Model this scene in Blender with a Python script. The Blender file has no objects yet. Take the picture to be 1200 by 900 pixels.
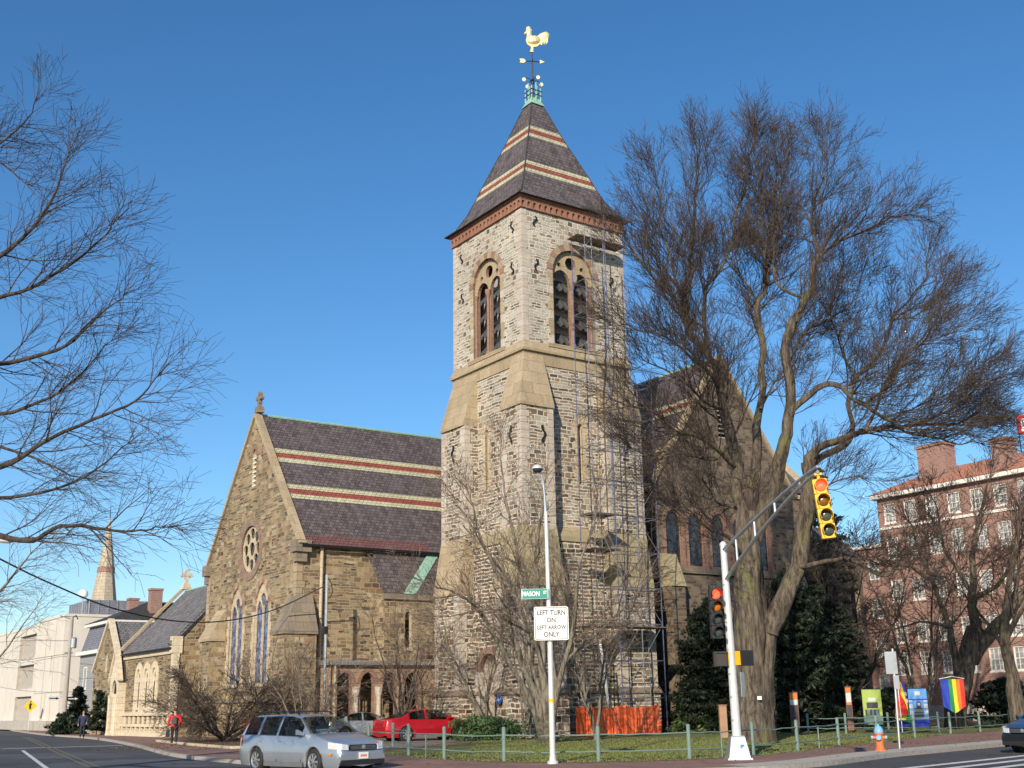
import bpy, bmesh, math, random
from mathutils import Vector, Matrix, Quaternion, noise
from mathutils.geometry import tessellate_polygon
R = math.radians
sin, cos, pi = math.sin, math.cos, math.pi
random.seed(7)
scene = bpy.context.scene
COL = scene.collection

# ------------------------------------------------------------------ camera
FPX, PITCH, ROLL, EYE = 1360.0, R(15.5), R(0.95), 1.6
_fw = Vector((0, cos(PITCH), sin(PITCH))); _up = Vector((0, -sin(PITCH), cos(PITCH))); _rt = Vector((1, 0, 0))
RT = _rt * cos(ROLL) - _up * sin(ROLL)
UP = _up * cos(ROLL) + _rt * sin(ROLL)
CAM = Vector((0, 0, EYE))
cd = bpy.data.cameras.new("camera"); cam = bpy.data.objects.new("camera", cd); COL.objects.link(cam)
cd.sensor_width = 36; cd.lens = 36 * FPX / 1200; cd.clip_start = 0.1; cd.clip_end = 6000
cam.matrix_world = Matrix.Translation(CAM) @ Matrix((RT, UP, -_fw)).transposed().to_4x4()
scene.camera = cam

def ray(x, y): return _fw * FPX + RT * (x - 600) + UP * (450 - y)
def at(x, y, Y):
    "point of the place seen at photo pixel x, y at distance Y along the street axis"
    d = ray(x, y); return CAM + d * (Y / d.y)
def gnd(x, y, z=0.0):
    d = ray(x, y); return CAM + d * ((z - EYE) / d.z)

# church frame: local x runs along the tower's right face, local y along its left face
AZ = R(55.5)
UV = Vector((sin(AZ), cos(AZ), 0)); VV = Vector((-cos(AZ), sin(AZ), 0))
ORG = Vector((0.72, 64.0, 0)); ROTZ = math.atan2(UV.y, UV.x)
def W(u, v, z=0): return ORG + UV * u + VV * v + Vector((0, 0, z))

# ------------------------------------------------------------------ world and sun
SUN_AZ, SUN_EL = R(180 + 17), R(24)          # clockwise from +Y
sdir = Vector((sin(SUN_AZ) * cos(SUN_EL), cos(SUN_AZ) * cos(SUN_EL), sin(SUN_EL)))
w = bpy.data.worlds.new("World"); scene.world = w; w.use_nodes = True
nt = w.node_tree; nt.nodes.clear()
sky = nt.nodes.new("ShaderNodeTexSky"); sky.sky_type = 'NISHITA'; sky.sun_disc = False
sky.sun_elevation = SUN_EL; sky.sun_rotation = SUN_AZ; sky.altitude = 0; sky.air_density = 1.0; sky.dust_density = 0.35; sky.ozone_density = 3.8
bg = nt.nodes.new("ShaderNodeBackground"); bg.inputs[1].default_value = 0.125
ow = nt.nodes.new("ShaderNodeOutputWorld")
hs = nt.nodes.new("ShaderNodeHueSaturation"); hs.inputs["Saturation"].default_value = 1.2; nt.links.new(sky.outputs[0], hs.inputs["Color"]); nt.links.new(hs.outputs[0], bg.inputs[0]); nt.links.new(bg.outputs[0], ow.inputs[0])
sl = bpy.data.lights.new("sun", 'SUN'); sl.energy = 4.8; sl.angle = R(0.5); sl.color = (1.0, 0.87, 0.70)
so = bpy.data.objects.new("sun", sl); COL.objects.link(so); so.rotation_euler = sdir.to_track_quat('Z', 'Y').to_euler()
scene.view_settings.view_transform = 'Standard'; scene.view_settings.look = 'None'
scene.view_settings.exposure = 0.30; scene.view_settings.gamma = 1.0
scene.cycles.max_bounces = 6; scene.cycles.transparent_max_bounces = 8
scene.cycles.use_denoising = True

# ------------------------------------------------------------------ materials
def mat(name):
    m = bpy.data.materials.new(name); m.use_nodes = True
    return m, m.node_tree, m.node_tree.nodes["Principled BSDF"]
def N(nt, t, **kw):
    n = nt.nodes.new(t)
    for k, v in kw.items(): setattr(n, k, v)
    return n
def ramp(nt, stops, interp='LINEAR'):
    r = N(nt, "ShaderNodeValToRGB"); r.color_ramp.interpolation = interp
    e = r.color_ramp.elements
    while len(e) < len(stops): e.new(0.5)
    for i, (p, c) in enumerate(stops):
        e[i].position = p; e[i].color = (*c, 1)
    return r
def mixc(nt, fac, a, b, mode='MIX'):
    n = N(nt, "ShaderNodeMix", data_type='RGBA', blend_type=mode)
    for s, v in ((n.inputs[0], fac), (n.inputs[6], a), (n.inputs[7], b)):
        if hasattr(v, "links"): nt.links.new(v, s)
        elif isinstance(v, (int, float)): s.default_value = v
        else: s.default_value = (*v, 1)
    return n.outputs[2]
def noise_tex(nt, coord, scale, detail=4, rough=0.6):
    n = N(nt, "ShaderNodeTexNoise"); n.inputs["Scale"].default_value = scale
    n.inputs["Detail"].default_value = detail; n.inputs["Roughness"].default_value = rough
    nt.links.new(coord, n.inputs["Vector"]); return n.outputs["Fac"]
def bump(nt, b, h, dist=0.02, strength=0.6):
    n = N(nt, "ShaderNodeBump"); n.inputs["Strength"].default_value = strength; n.inputs["Distance"].default_value = dist
    nt.links.new(h, n.inputs["Height"]); nt.links.new(n.outputs[0], b.inputs["Normal"])
def plain(name, col, rough=0.6, metal=0.0, var=0.12, scale=6.0, bmp=0.0):
    m, nt, b = mat(name)
    tc = N(nt, "ShaderNodeTexCoord").outputs["Object"]
    f = noise_tex(nt, tc, scale)
    lo = tuple(c * (1 - var) for c in col); hi = tuple(min(1, c * (1 + var)) for c in col)
    nt.links.new(ramp(nt, [(0.3, lo), (0.7, hi)]).inputs[0], f) if False else None
    r = ramp(nt, [(0.3, lo), (0.7, hi)]); nt.links.new(f, r.inputs[0]); nt.links.new(r.outputs[0], b.inputs["Base Color"])
    b.inputs["Roughness"].default_value = rough; b.inputs["Metallic"].default_value = metal
    if bmp: bump(nt, b, noise_tex(nt, tc, scale * 4), bmp)
    return m
def paint(name, col, rough=0.25, metal=0.0, coat=0.6):
    m, nt, b = mat(name)
    tc = N(nt, "ShaderNodeTexCoord").outputs["Object"]
    r = ramp(nt, [(0.35, tuple(c * 0.9 for c in col)), (0.65, col)]); nt.links.new(noise_tex(nt, tc, 1.7), r.inputs[0])
    nt.links.new(r.outputs[0], b.inputs["Base Color"])
    b.inputs["Roughness"].default_value = rough; b.inputs["Metallic"].default_value = metal
    b.inputs["Coat Weight"].default_value = coat; b.inputs["Coat Roughness"].default_value = 0.06
    return m
def glow(name, col, s):
    m, nt, b = mat(name); b.inputs["Base Color"].default_value = (*col, 1)
    b.inputs["Emission Color"].default_value = (*col, 1); b.inputs["Emission Strength"].default_value = s
    return m

def masonry(name, stops, mortar, bw=0.5, bh=0.2, gap=0.022, weather=(0.75, 1.1), dirt=None, bd=0.05):
    "coursed rubble in metres on the UV map: two brick patterns of different size broken into patches"
    m, nt, b = mat(name)
    uv = N(nt, "ShaderNodeUVMap").outputs[0]
    nz = N(nt, "ShaderNodeTexNoise"); nz.inputs["Scale"].default_value = 1.3; nz.inputs["Detail"].default_value = 3
    nt.links.new(uv, nz.inputs["Vector"])
    sub = N(nt, "ShaderNodeVectorMath", operation='SUBTRACT'); sub.inputs[1].default_value = (.5, .5, .5)
    nt.links.new(nz.outputs["Color"], sub.inputs[0])
    sc = N(nt, "ShaderNodeVectorMath", operation='SCALE'); sc.inputs[3].default_value = 0.19
    nt.links.new(sub.outputs[0], sc.inputs[0])
    ad = N(nt, "ShaderNodeVectorMath", operation='ADD'); nt.links.new(uv, ad.inputs[0]); nt.links.new(sc.outputs[0], ad.inputs[1])
    def brick(w_, h_, off, sq):
        t = N(nt, "ShaderNodeTexBrick"); nt.links.new(ad.outputs[0], t.inputs["Vector"])
        t.inputs["Color1"].default_value = (0, 0, 0, 1); t.inputs["Color2"].default_value = (1, 1, 1, 1); t.inputs["Mortar"].default_value = (.5, .5, .5, 1)
        t.inputs["Scale"].default_value = 1; t.inputs["Mortar Size"].default_value = gap; t.inputs["Mortar Smooth"].default_value = 0.25
        t.inputs["Bias"].default_value = 0; t.inputs["Brick Width"].default_value = w_; t.inputs["Row Height"].default_value = h_
        t.offset = off; t.offset_frequency = 2; t.squash = sq; t.squash_frequency = 3
        return t
    A = brick(bw, bh, 0.5, 0.7); B = brick(bw * 1.12, bh * 0.78, 0.37, 1.2); C2 = brick(bw * 0.8, bh * 1.5, 0.43, 1.0)
    sel = N(nt, "ShaderNodeTexVoronoi"); sel.inputs["Scale"].default_value = 0.9; nt.links.new(uv, sel.inputs["Vector"])
    selx = N(nt, "ShaderNodeSeparateColor"); nt.links.new(sel.outputs["Color"], selx.inputs[0])
    g1 = N(nt, "ShaderNodeMath", operation='GREATER_THAN'); g1.inputs[1].default_value = 0.45; nt.links.new(selx.outputs[0], g1.inputs[0])
    g2 = N(nt, "ShaderNodeMath", operation='GREATER_THAN'); g2.inputs[1].default_value = 0.72; nt.links.new(selx.outputs[1], g2.inputs[0])
    col = mixc(nt, g2.outputs[0], mixc(nt, g1.outputs[0], A.outputs[0], B.outputs[0]), C2.outputs[0])
    fac = mixc(nt, g2.outputs[0], mixc(nt, g1.outputs[0], A.outputs["Fac"], B.outputs["Fac"]), C2.outputs["Fac"])
    # shuffle the per-stone grey with a voronoi so that tints do not follow the pattern only
    r = ramp(nt, stops, 'LINEAR'); nt.links.new(col, r.inputs[0])
    fine = noise_tex(nt, uv, 9.0, 5, .7)
    fr = ramp(nt, [(0.25, (0.72,) * 3), (0.75, (1.22,) * 3)]); nt.links.new(fine, fr.inputs[0])
    stone = mixc(nt, 1.0, r.outputs[0], fr.outputs[0], 'MULTIPLY')
    base = mixc(nt, fac, stone, mortar)
    big = noise_tex(nt, uv, 0.35, 5, .65)
    br = ramp(nt, [(0.3, (weather[0],) * 3), (0.7, (weather[1],) * 3)]); nt.links.new(big, br.inputs[0])
    base = mixc(nt, 1.0, base, br.outputs[0], 'MULTIPLY')
    if dirt:
        mp = N(nt, "ShaderNodeMapping"); mp.inputs["Scale"].default_value = (1.6, 0.16, 1); nt.links.new(uv, mp.inputs[0])
        dn = ramp(nt, [(0.52, (0, 0, 0)), (0.75, (0.55,) * 3)]); nt.links.new(noise_tex(nt, mp.outputs[0], 1.0, 6, .7), dn.inputs[0])
        base = mixc(nt, dn.outputs[0], base, dirt)
    nt.links.new(base, b.inputs["Base Color"]); b.inputs["Roughness"].default_value = 0.9
    inv = N(nt, "ShaderNodeMath", operation='SUBTRACT'); inv.inputs[0].default_value = 1.0; nt.links.new(fac, inv.inputs[1])
    ml = N(nt, "ShaderNodeMath", operation='MULTIPLY_ADD'); ml.inputs[1].default_value = 0.5; nt.links.new(fine, ml.inputs[0]); nt.links.new(inv.outputs[0], ml.inputs[2])
    cm = N(nt, "ShaderNodeMath", operation='MULTIPLY_ADD'); cm.inputs[1].default_value = 0.6; nt.links.new(col, cm.inputs[0]); nt.links.new(ml.outputs[0], cm.inputs[2])
    bump(nt, b, cm.outputs[0], bd, 0.8)
    return m

def ashlar(name, c1, c2, mortar, bw=1.1, bh=0.6, gap=0.012, stain=(0.12, 0.1, 0.08), st=0.5, bd=0.01):
    m, nt, b = mat(name)
    uv = N(nt, "ShaderNodeUVMap").outputs[0]
    t = N(nt, "ShaderNodeTexBrick"); nt.links.new(uv, t.inputs["Vector"])
    t.inputs["Color1"].default_value = (*c1, 1); t.inputs["Color2"].default_value = (*c2, 1); t.inputs["Mortar"].default_value = (*mortar, 1)
    t.inputs["Scale"].default_value = 1; t.inputs["Mortar Size"].default_value = gap; t.inputs["Mortar Smooth"].default_value = .3
    t.inputs["Brick Width"].default_value = bw; t.inputs["Row Height"].default_value = bh
    fine = noise_tex(nt, uv, 6.0, 6, .7)
    fr = ramp(nt, [(0.3, (0.8,) * 3), (0.7, (1.12,) * 3)]); nt.links.new(fine, fr.inputs[0])
    c = mixc(nt, 1.0, t.outputs[0], fr.outputs[0], 'MULTIPLY')
    mp = N(nt, "ShaderNodeMapping"); mp.inputs["Scale"].default_value = (1.8, 0.3, 1); nt.links.new(uv, mp.inputs[0])
    dn = ramp(nt, [(0.48, (0, 0, 0)), (0.78, (st,) * 3)]); nt.links.new(noise_tex(nt, mp.outputs[0], 1.0, 7, .7), dn.inputs[0])
    c = mixc(nt, dn.outputs[0], c, stain)
    nt.links.new(c, b.inputs["Base Color"]); b.inputs["Roughness"].default_value = 0.85
    mm = N(nt, "ShaderNodeMath", operation='SUBTRACT'); nt.links.new(fine, mm.inputs[0]); nt.links.new(t.outputs["Fac"], mm.inputs[1])
    bump(nt, b, mm.outputs[0], bd, .7)
    return m

M = {}
M['stone_tower'] = masonry('grey_rubble', [(0.0, (.10, .08, .06)), (0.13, (.20, .155, .10)), (0.25, (.38, .35, .28)), (0.45, (.48, .46, .38)), (0.6, (.33, .30, .24)), (0.72, (.52, .49, .41)), (0.88, (.26, .18, .11)), (1.0, (.46, .43, .36))], (.60, .57, .49), .5, .22, .032)
M['stone_mid'] = masonry('brown_grey_rubble', [(0.0, (.06, .05, .038)), (0.16, (.18, .125, .08)), (0.3, (.32, .28, .21)), (0.46, (.42, .39, .31)), (0.62, (.17, .135, .10)), (0.78, (.30, .19, .11)), (1.0, (.46, .42, .34))], (.58, .55, .47), .56, .235, .034)
M['stone_low'] = masonry('mixed_rubble', [(0.0, (.045, .036, .028)), (0.2, (.15, .095, .055)), (0.35, (.25, .20, .14)), (0.5, (.38, .33, .25)), (0.68, (.11, .085, .06)), (0.84, (.25, .13, .065)), (1.0, (.44, .39, .31))], (.60, .56, .47), .62, .26, .04, dirt=(.13, .115, .08))
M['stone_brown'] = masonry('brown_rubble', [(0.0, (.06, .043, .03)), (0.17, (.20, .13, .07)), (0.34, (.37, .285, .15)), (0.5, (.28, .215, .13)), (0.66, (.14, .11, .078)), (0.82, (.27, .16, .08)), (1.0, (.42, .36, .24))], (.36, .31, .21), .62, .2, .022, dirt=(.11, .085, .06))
M['stone_dark'] = masonry('dark_rubble', [(0.0, (.05, .037, .028)), (0.3, (.12, .085, .06)), (0.6, (.165, .125, .09)), (1.0, (.21, .165, .12))], (.19, .16, .12), .6, .22, .02, dirt=(.08, .08, .05))  # rubble colour darkened to carry the elm twigs' shade on the right-hand walls
M['sandstone'] = ashlar('sandstone', (.34, .27, .17), (.42, .34, .22), (.22, .18, .12), 1.15, .75, st=.55)
M['sandstone_pale'] = ashlar('pale_sandstone', (.46, .38, .26), (.52, .44, .31), (.3, .25, .18), .9, .5, stain=(.2, .16, .11), st=.4)
M['sandstone_dark'] = ashlar('weathered_sandstone', (.20, .165, .125), (.26, .21, .15), (.13, .11, .09), .9, .6, stain=(.07, .06, .055), st=.7)
M['mossy'] = ashlar('mossy_sandstone', (.31, .265, .165), (.37, .31, .195), (.2, .18, .1), 1.1, .7, stain=(.17, .17, .075), st=.75)
M['pinkstone'] = ashlar('pink_quoin_stone', (.42, .36, .30), (.52, .47, .40), (.56, .52, .46), 2.0, .45, .02, stain=(.2, .15, .12), st=.35)
M['terracotta'] = ashlar('red_terracotta', (.27, .13, .085), (.33, .17, .115), (.16, .08, .055), .4, .8, .01, stain=(.12, .06, .045), st=.6)
M['redstone'] = ashlar('red_sandstone', (.23, .135, .10), (.30, .185, .14), (.16, .11, .085), 1.3, .4, .012, stain=(.1, .06, .05), st=.5)
def slate(name, c1, c2, row=.21, st=.6):
    return ashlar(name, c1, c2, tuple(x * .3 for x in c1), .3, row, .018, stain=tuple(x * 1.35 for x in c2), st=st, bd=.02)
M['slate'] = slate('purple_slate', (.062, .052, .056), (.135, .112, .115), .26)
M['slate_grey'] = slate('grey_slate', (.11, .108, .115), (.20, .19, .19))
M['slate_cream'] = slate('cream_slate', (.42, .42, .27), (.5, .49, .33))
M['slate_red'] = slate('red_slate', (.22, .055, .04), (.29, .075, .055))
M['slate_black'] = slate('dark_slate', (.035, .035, .036), (.06, .058, .056))
M['copper'] = plain('green_copper', (.24, .42, .34), .7, 0, .2, 4)
M['tanstone'] = ashlar('tan_stone', (.33, .235, .155), (.40, .29, .20), (.22, .16, .11), .7, .35, .012, stain=(.2, .12, .08), st=.6)
M['slate_wine'] = slate('wine_slate', (.12, .055, .055), (.16, .075, .07))
M['iron'] = plain('black_iron', (.02, .02, .022), .5, .3, .2)
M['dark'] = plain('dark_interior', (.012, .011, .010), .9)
M['louvre'] = plain('dark_louvre', (.05, .052, .055), .75, 0, .25, 5)
M['baffle'] = plain('pale_baffle', (.36, .35, .33), .8, 0, .1)
def leaded(name, c, hi):
    m, nt, b = mat(name)
    uv = N(nt, "ShaderNodeUVMap").outputs[0]
    r = ramp(nt, [(0.44, c), (0.62, hi)]); nt.links.new(noise_tex(nt, uv, 2.2, 5, .7), r.inputs[0]); nt.links.new(r.outputs[0], b.inputs["Base Color"])
    b.inputs["Roughness"].default_value = .12; b.inputs["Specular IOR Level"].default_value = .9
    bump(nt, b, noise_tex(nt, uv, 1.6, 2), .12, .8)
    return m
M['glass'] = leaded('leaded_glass', (.03, .04, .09), (.18, .25, .45))  # blue-white patches paint the sky's reflection into the glass colour
M['glass_dark'] = leaded('church_glass', (.015, .017, .02), (.05, .055, .06))
M['winglass'] = plain('window_glass', (.03, .035, .045), .08, 0, .3, .7)
M['blindglass'] = plain('glass_over_blinds', (.27, .28, .29), .12, 0, .65, .45)  # pale pane colour stands in for bright sky reflected in the sashes
def carglass():
    m, nt, bs = mat('car_glass'); bs.inputs["Base Color"].default_value = (.01, .013, .014, 1); bs.inputs["Roughness"].default_value = .03
    tr = N(nt, "ShaderNodeBsdfTransparent"); tr.inputs[0].default_value = (.72, .78, .75, 1); mx = N(nt, "ShaderNodeMixShader"); mx.inputs[0].default_value = .3
    nt.links.new(tr.outputs[0], mx.inputs[1]); nt.links.new(bs.outputs[0], mx.inputs[2]); nt.links.new(mx.outputs[0], nt.nodes["Material Output"].inputs[0])
    return m
M['carglass'] = carglass()
M['galv'] = plain('galvanised_steel', (.52, .53, .54), .38, .75, .12, 5)
M['silverpole'] = plain('silver_painted_pole', (.62, .62, .60), .45, .25, .1, 3)
M['white'] = plain('white_paint', (.78, .78, .75), .5, 0, .04)
M['yellow'] = plain('signal_yellow', (.80, .44, .012), .45, 0, .06)
M['black'] = plain('black_plastic', (.018, .018, .018), .45)
M['lens_red'] = glow('lit_red_lens', (1.0, .05, .02), 3.2)
M['lens_amber'] = plain('amber_lens', (.16, .075, .01), .2, 0, .2, 20)
M['lens_green'] = plain('green_lens', (.05, .065, .065), .15, 0, .2, 20)
M['lens_amber_lit'] = plain('amber_lens_bright', (.45, .13, .01), .2)
M['fencegreen'] = plain('grey_green_fence_paint', (.15, .225, .20), .55, .1, .15, 5)
M['bark'] = None
M['concrete'] = plain('concrete', (.40, .37, .32), .9, 0, .12, 2, .01)
M['creamstone'] = ashlar('cream_stone_trim', (.58, .50, .36), (.64, .56, .42), (.4, .33, .24), .8, .45, stain=(.3, .25, .17), st=.45)
M['concrete_pale'] = plain('pale_concrete', (.60, .565, .49), .85, 0, .08, .4, .01)
M['granite'] = plain('granite_kerb', (.34, .31, .27), .85, 0, .2, 8, .01)
M['redpaint'] = plain('red_sign_paint', (.62, .02, .04), .5)
M['gold'] = plain('gilding', (1.0, .80, .40), .38, .55, .05)
M['orange_net'] = None
M['skin'] = plain('skin', (.42, .26, .19), .55, 0, .05)
M['redjacket'] = plain('red_jacket', (.60, .02, .02), .8, 0, .15, 9)
M['darkcloth'] = plain('dark_cloth', (.018, .02, .028), .85, 0, .2, 9)
M['greycloth'] = plain('grey_backpack_cloth', (.06, .06, .07), .8, 0, .2, 9)
M['hair'] = plain('brown_hair', (.05, .035, .022), .7)
M['tyre'] = plain('tyre_rubber', (.02, .02, .02), .8)
M['rim'] = plain('alloy', (.55, .55, .56), .3, .8, .08)
M['brickred'] = ashlar('red_brick', (.26, .145, .115), (.32, .185, .15), (.36, .29, .25), .42, .14, .012, stain=(.16, .07, .05), st=.4)
M['roof_orange'] = ashlar('orange_tile', (.46, .185, .11), (.52, .23, .145), (.30, .12, .07), .35, .4, .03, stain=(.38, .14, .08), st=.4)
M['trimwhite'] = plain('white_trim', (.72, .70, .64), .6, 0, .05)
M['greyclap'] = ashlar('grey_clapboard', (.30, .31, .31), (.33, .34, .34), (.15, .15, .16), 6, .16, .012, stain=(.25, .25, .25), st=.2)
M['mansard'] = slate('mansard_slate', (.16, .17, .21), (.20, .21, .25), .2)
M['spirestone'] = ashlar('spire_stone', (.40, .34, .25), (.46, .40, .30), (.25, .2, .15), .9, .4, .02, stain=(.2, .17, .12), st=.5)

# paving, lawn, asphalt
def ground_mat(name, stops, scale, fine, fstops, rough=.95, bd=.02, mid=None):
    m, nt, b = mat(name)
    tc = N(nt, "ShaderNodeTexCoord").outputs["Object"]
    r = ramp(nt, stops); nt.links.new(noise_tex(nt, tc, scale, 6, .65), r.inputs[0])
    f = noise_tex(nt, tc, fine, 4, .7)
    fr = ramp(nt, [(0.3, (fstops[0],) * 3), (0.7, (fstops[1],) * 3)]); nt.links.new(f, fr.inputs[0])
    c = mixc(nt, 1.0, r.outputs[0], fr.outputs[0], 'MULTIPLY')
    nt.links.new(c, b.inputs["Base Color"]); b.inputs["Roughness"].default_value = rough
    bump(nt, b, f, bd, .6)
    return m
def asphalt():
    m = ground_mat('asphalt', [(0.3, (.042, .043, .046)), (0.5, (.056, .057, .06)), (0.72, (.082, .082, .082))], .35, 12, (.75, 1.25), .85, .01)
    nt = m.node_tree; b = nt.nodes["Principled BSDF"]; src = b.inputs["Base Color"].links[0].from_socket
    tc = N(nt, "ShaderNodeTexCoord").outputs["Object"]
    nz = N(nt, "ShaderNodeTexNoise"); nz.inputs["Scale"].default_value = 1.2; nt.links.new(tc, nz.inputs["Vector"])
    ad = N(nt, "ShaderNodeVectorMath", operation='ADD'); nt.links.new(tc, ad.inputs[0]); nt.links.new(nz.outputs["Color"], ad.inputs[1])
    v = N(nt, "ShaderNodeTexVoronoi", feature='DISTANCE_TO_EDGE'); v.inputs["Scale"].default_value = .28; nt.links.new(ad.outputs[0], v.inputs["Vector"])
    r = ramp(nt, [(0.006, (.45,) * 3), (0.012, (1,) * 3)]); nt.links.new(v.outputs["Distance"], r.inputs[0])
    v2 = N(nt, "ShaderNodeTexVoronoi"); v2.inputs["Scale"].default_value = .16; nt.links.new(tc, v2.inputs["Vector"]); sx = N(nt, "ShaderNodeSeparateColor"); nt.links.new(v2.outputs["Color"], sx.inputs[0])
    r2 = ramp(nt, [(0.2, (.78,) * 3), (0.25, (1,) * 3), (.85, (1,) * 3), (.9, (1.35,) * 3)], 'CONSTANT'); nt.links.new(sx.outputs[0], r2.inputs[0])
    nt.links.new(mixc(nt, 1, mixc(nt, 1, src, r.outputs[0], 'MULTIPLY'), r2.outputs[0], 'MULTIPLY'), b.inputs["Base Color"]); return m
M['asphalt'] = asphalt()
M['asphalt_old'] = ground_mat('asphalt', [(0.3, (.045, .046, .050)), (0.55, (.062, .063, .067)), (0.75, (.085, .085, .087))], .35, 12, (.8, 1.2), .85, .01)
M['lawn'] = ground_mat('winter_lawn', [(0.28, (.15, .11, .06)), (0.42, (.14, .145, .045)), (0.6, (.115, .155, .035)), (0.78, (.20, .17, .07))], .5, 9, (.6, 1.35), .95, .05)
M['bed'] = ground_mat('leaf_litter', [(0.3, (.085, .055, .035)), (0.6, (.14, .09, .055)), (0.8, (.20, .14, .09))], .8, 8, (.55, 1.4), .95, .05)
M['farground'] = ground_mat('dull_ground', [(0.3, (.07, .065, .045)), (0.7, (.11, .10, .06))], .1, 3, (.7, 1.2))
M['drive'] = ground_mat('gravel_drive', [(0.3, (.15, .13, .11)), (0.7, (.21, .18, .15))], .6, 10, (.7, 1.2))
def brickpave():
    m, nt, b = mat('brick_paving')
    tc = N(nt, "ShaderNodeTexCoord").outputs["Object"]
    mp = N(nt, "ShaderNodeMapping"); mp.inputs["Rotation"].default_value = (0, 0, R(20)); nt.links.new(tc, mp.inputs[0])
    t = N(nt, "ShaderNodeTexBrick"); nt.links.new(mp.outputs[0], t.inputs["Vector"])
    t.inputs["Color1"].default_value = (.20, .10, .075, 1); t.inputs["Color2"].default_value = (.29, .165, .13, 1); t.inputs["Mortar"].default_value = (.16, .12, .095, 1)
    t.inputs["Scale"].default_value = 1; t.inputs["Mortar Size"].default_value = .008; t.inputs["Brick Width"].default_value = .22; t.inputs["Row Height"].default_value = .11
    r = ramp(nt, [(0.3, (.72, .76, .8)), (0.7, (1.22, 1.16, 1.1))]); nt.links.new(noise_tex(nt, tc, .5, 6, .7), r.inputs[0])
    nt.links.new(mixc(nt, 1, t.outputs[0], r.outputs[0], 'MULTIPLY'), b.inputs["Base Color"]); b.inputs["Roughness"].default_value = .9
    return m
M['brickpave'] = brickpave()
def bark(name, lo, hi, moss=None, scale=3.0):
    m, nt, b = mat(name)
    tc = N(nt, "ShaderNodeTexCoord").outputs["Object"]
    mp = N(nt, "ShaderNodeMapping"); mp.inputs["Scale"].default_value = (1, 1, .16); nt.links.new(tc, mp.inputs[0])
    f = noise_tex(nt, mp.outputs[0], scale * 2.2, 7, .75)
    r = ramp(nt, [(0.40, tuple(c * .35 for c in lo)), (0.5, lo), (0.64, hi)]); nt.links.new(f, r.inputs[0]); c = r.outputs[0]
    if moss:
        g = ramp(nt, [(0.56, (0, 0, 0)), (0.68, (.7,) * 3)]); nt.links.new(noise_tex(nt, tc, .8, 4, .6), g.inputs[0])
        c = mixc(nt, g.outputs[0], c, moss)
    nt.links.new(c, b.inputs["Base Color"]); b.inputs["Roughness"].default_value = .95
    bump(nt, b, f, .12, 1.0)
    return m
M['bark'] = bark('elm_bark', (.10, .08, .058), (.20, .165, .12), (.15, .16, .045))
M['twig'] = bark('twig_bark', (.085, .062, .05), (.155, .115, .09))
M['bark_dark'] = bark('dark_bark', (.075, .06, .05), (.13, .105, .09))
M['bark_grey'] = bark('grey_bark', (.19, .165, .13), (.31, .27, .21), (.2, .21, .12))
M['twig_grey'] = bark('pale_twig_bark', (.20, .15, .115), (.32, .25, .19))
M['twig_red'] = bark('red_twig_bark', (.28, .06, .035), (.36, .10, .06))
def leafmat(name, a, b_):
    m, nt, b = mat(name)
    oi = N(nt, "ShaderNodeTexCoord").outputs["Object"]
    r = ramp(nt, [(0.3, a), (0.7, b_)]); nt.links.new(noise_tex(nt, oi, 2.5, 4, .7), r.inputs[0]); nt.links.new(r.outputs[0], b.inputs["Base Color"])
    b.inputs["Roughness"].default_value = .65
    return m
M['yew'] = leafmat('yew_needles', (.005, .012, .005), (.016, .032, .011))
M['spruce'] = leafmat('spruce_needles', (.045, .05, .03), (.085, .09, .05))
M['juniper'] = leafmat('juniper_sprays', (.035, .075, .022), (.075, .13, .04))
M['rhodo'] = leafmat('broad_leaves', (.05, .085, .025), (.10, .14, .045))

# ------------------------------------------------------------------ object helpers
def thing(name, label, cat, loc=(0, 0, 0), rotz=0.0, group=None):
    o = bpy.data.objects.new(name, None); COL.objects.link(o)
    o.location = loc; o.rotation_euler = (0, 0, rotz)
    o.empty_display_size = .2
    tag(o, label, cat, group); return o
def tag(o, label, cat, group=None):
    o['label'] = label; o['category'] = cat
    if group: o['group'] = group
    return o
def kids(o): return [c for c in bpy.data.objects if c.parent == o]
def dup(root, loc=None, rotz=None, label=None, scale=None):
    r = root.copy(); COL.objects.link(r)
    if loc is not None: r.location = loc
    if rotz is not None: r.rotation_euler = (0, 0, rotz)
    if scale is not None: r.scale = (scale,) * 3
    if label: r['label'] = label
    for ch in kids(root):
        c = ch.copy(); COL.objects.link(c); c.parent = r
        for g in kids(ch):
            d = g.copy(); COL.objects.link(d); d.parent = c
    return r

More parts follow.
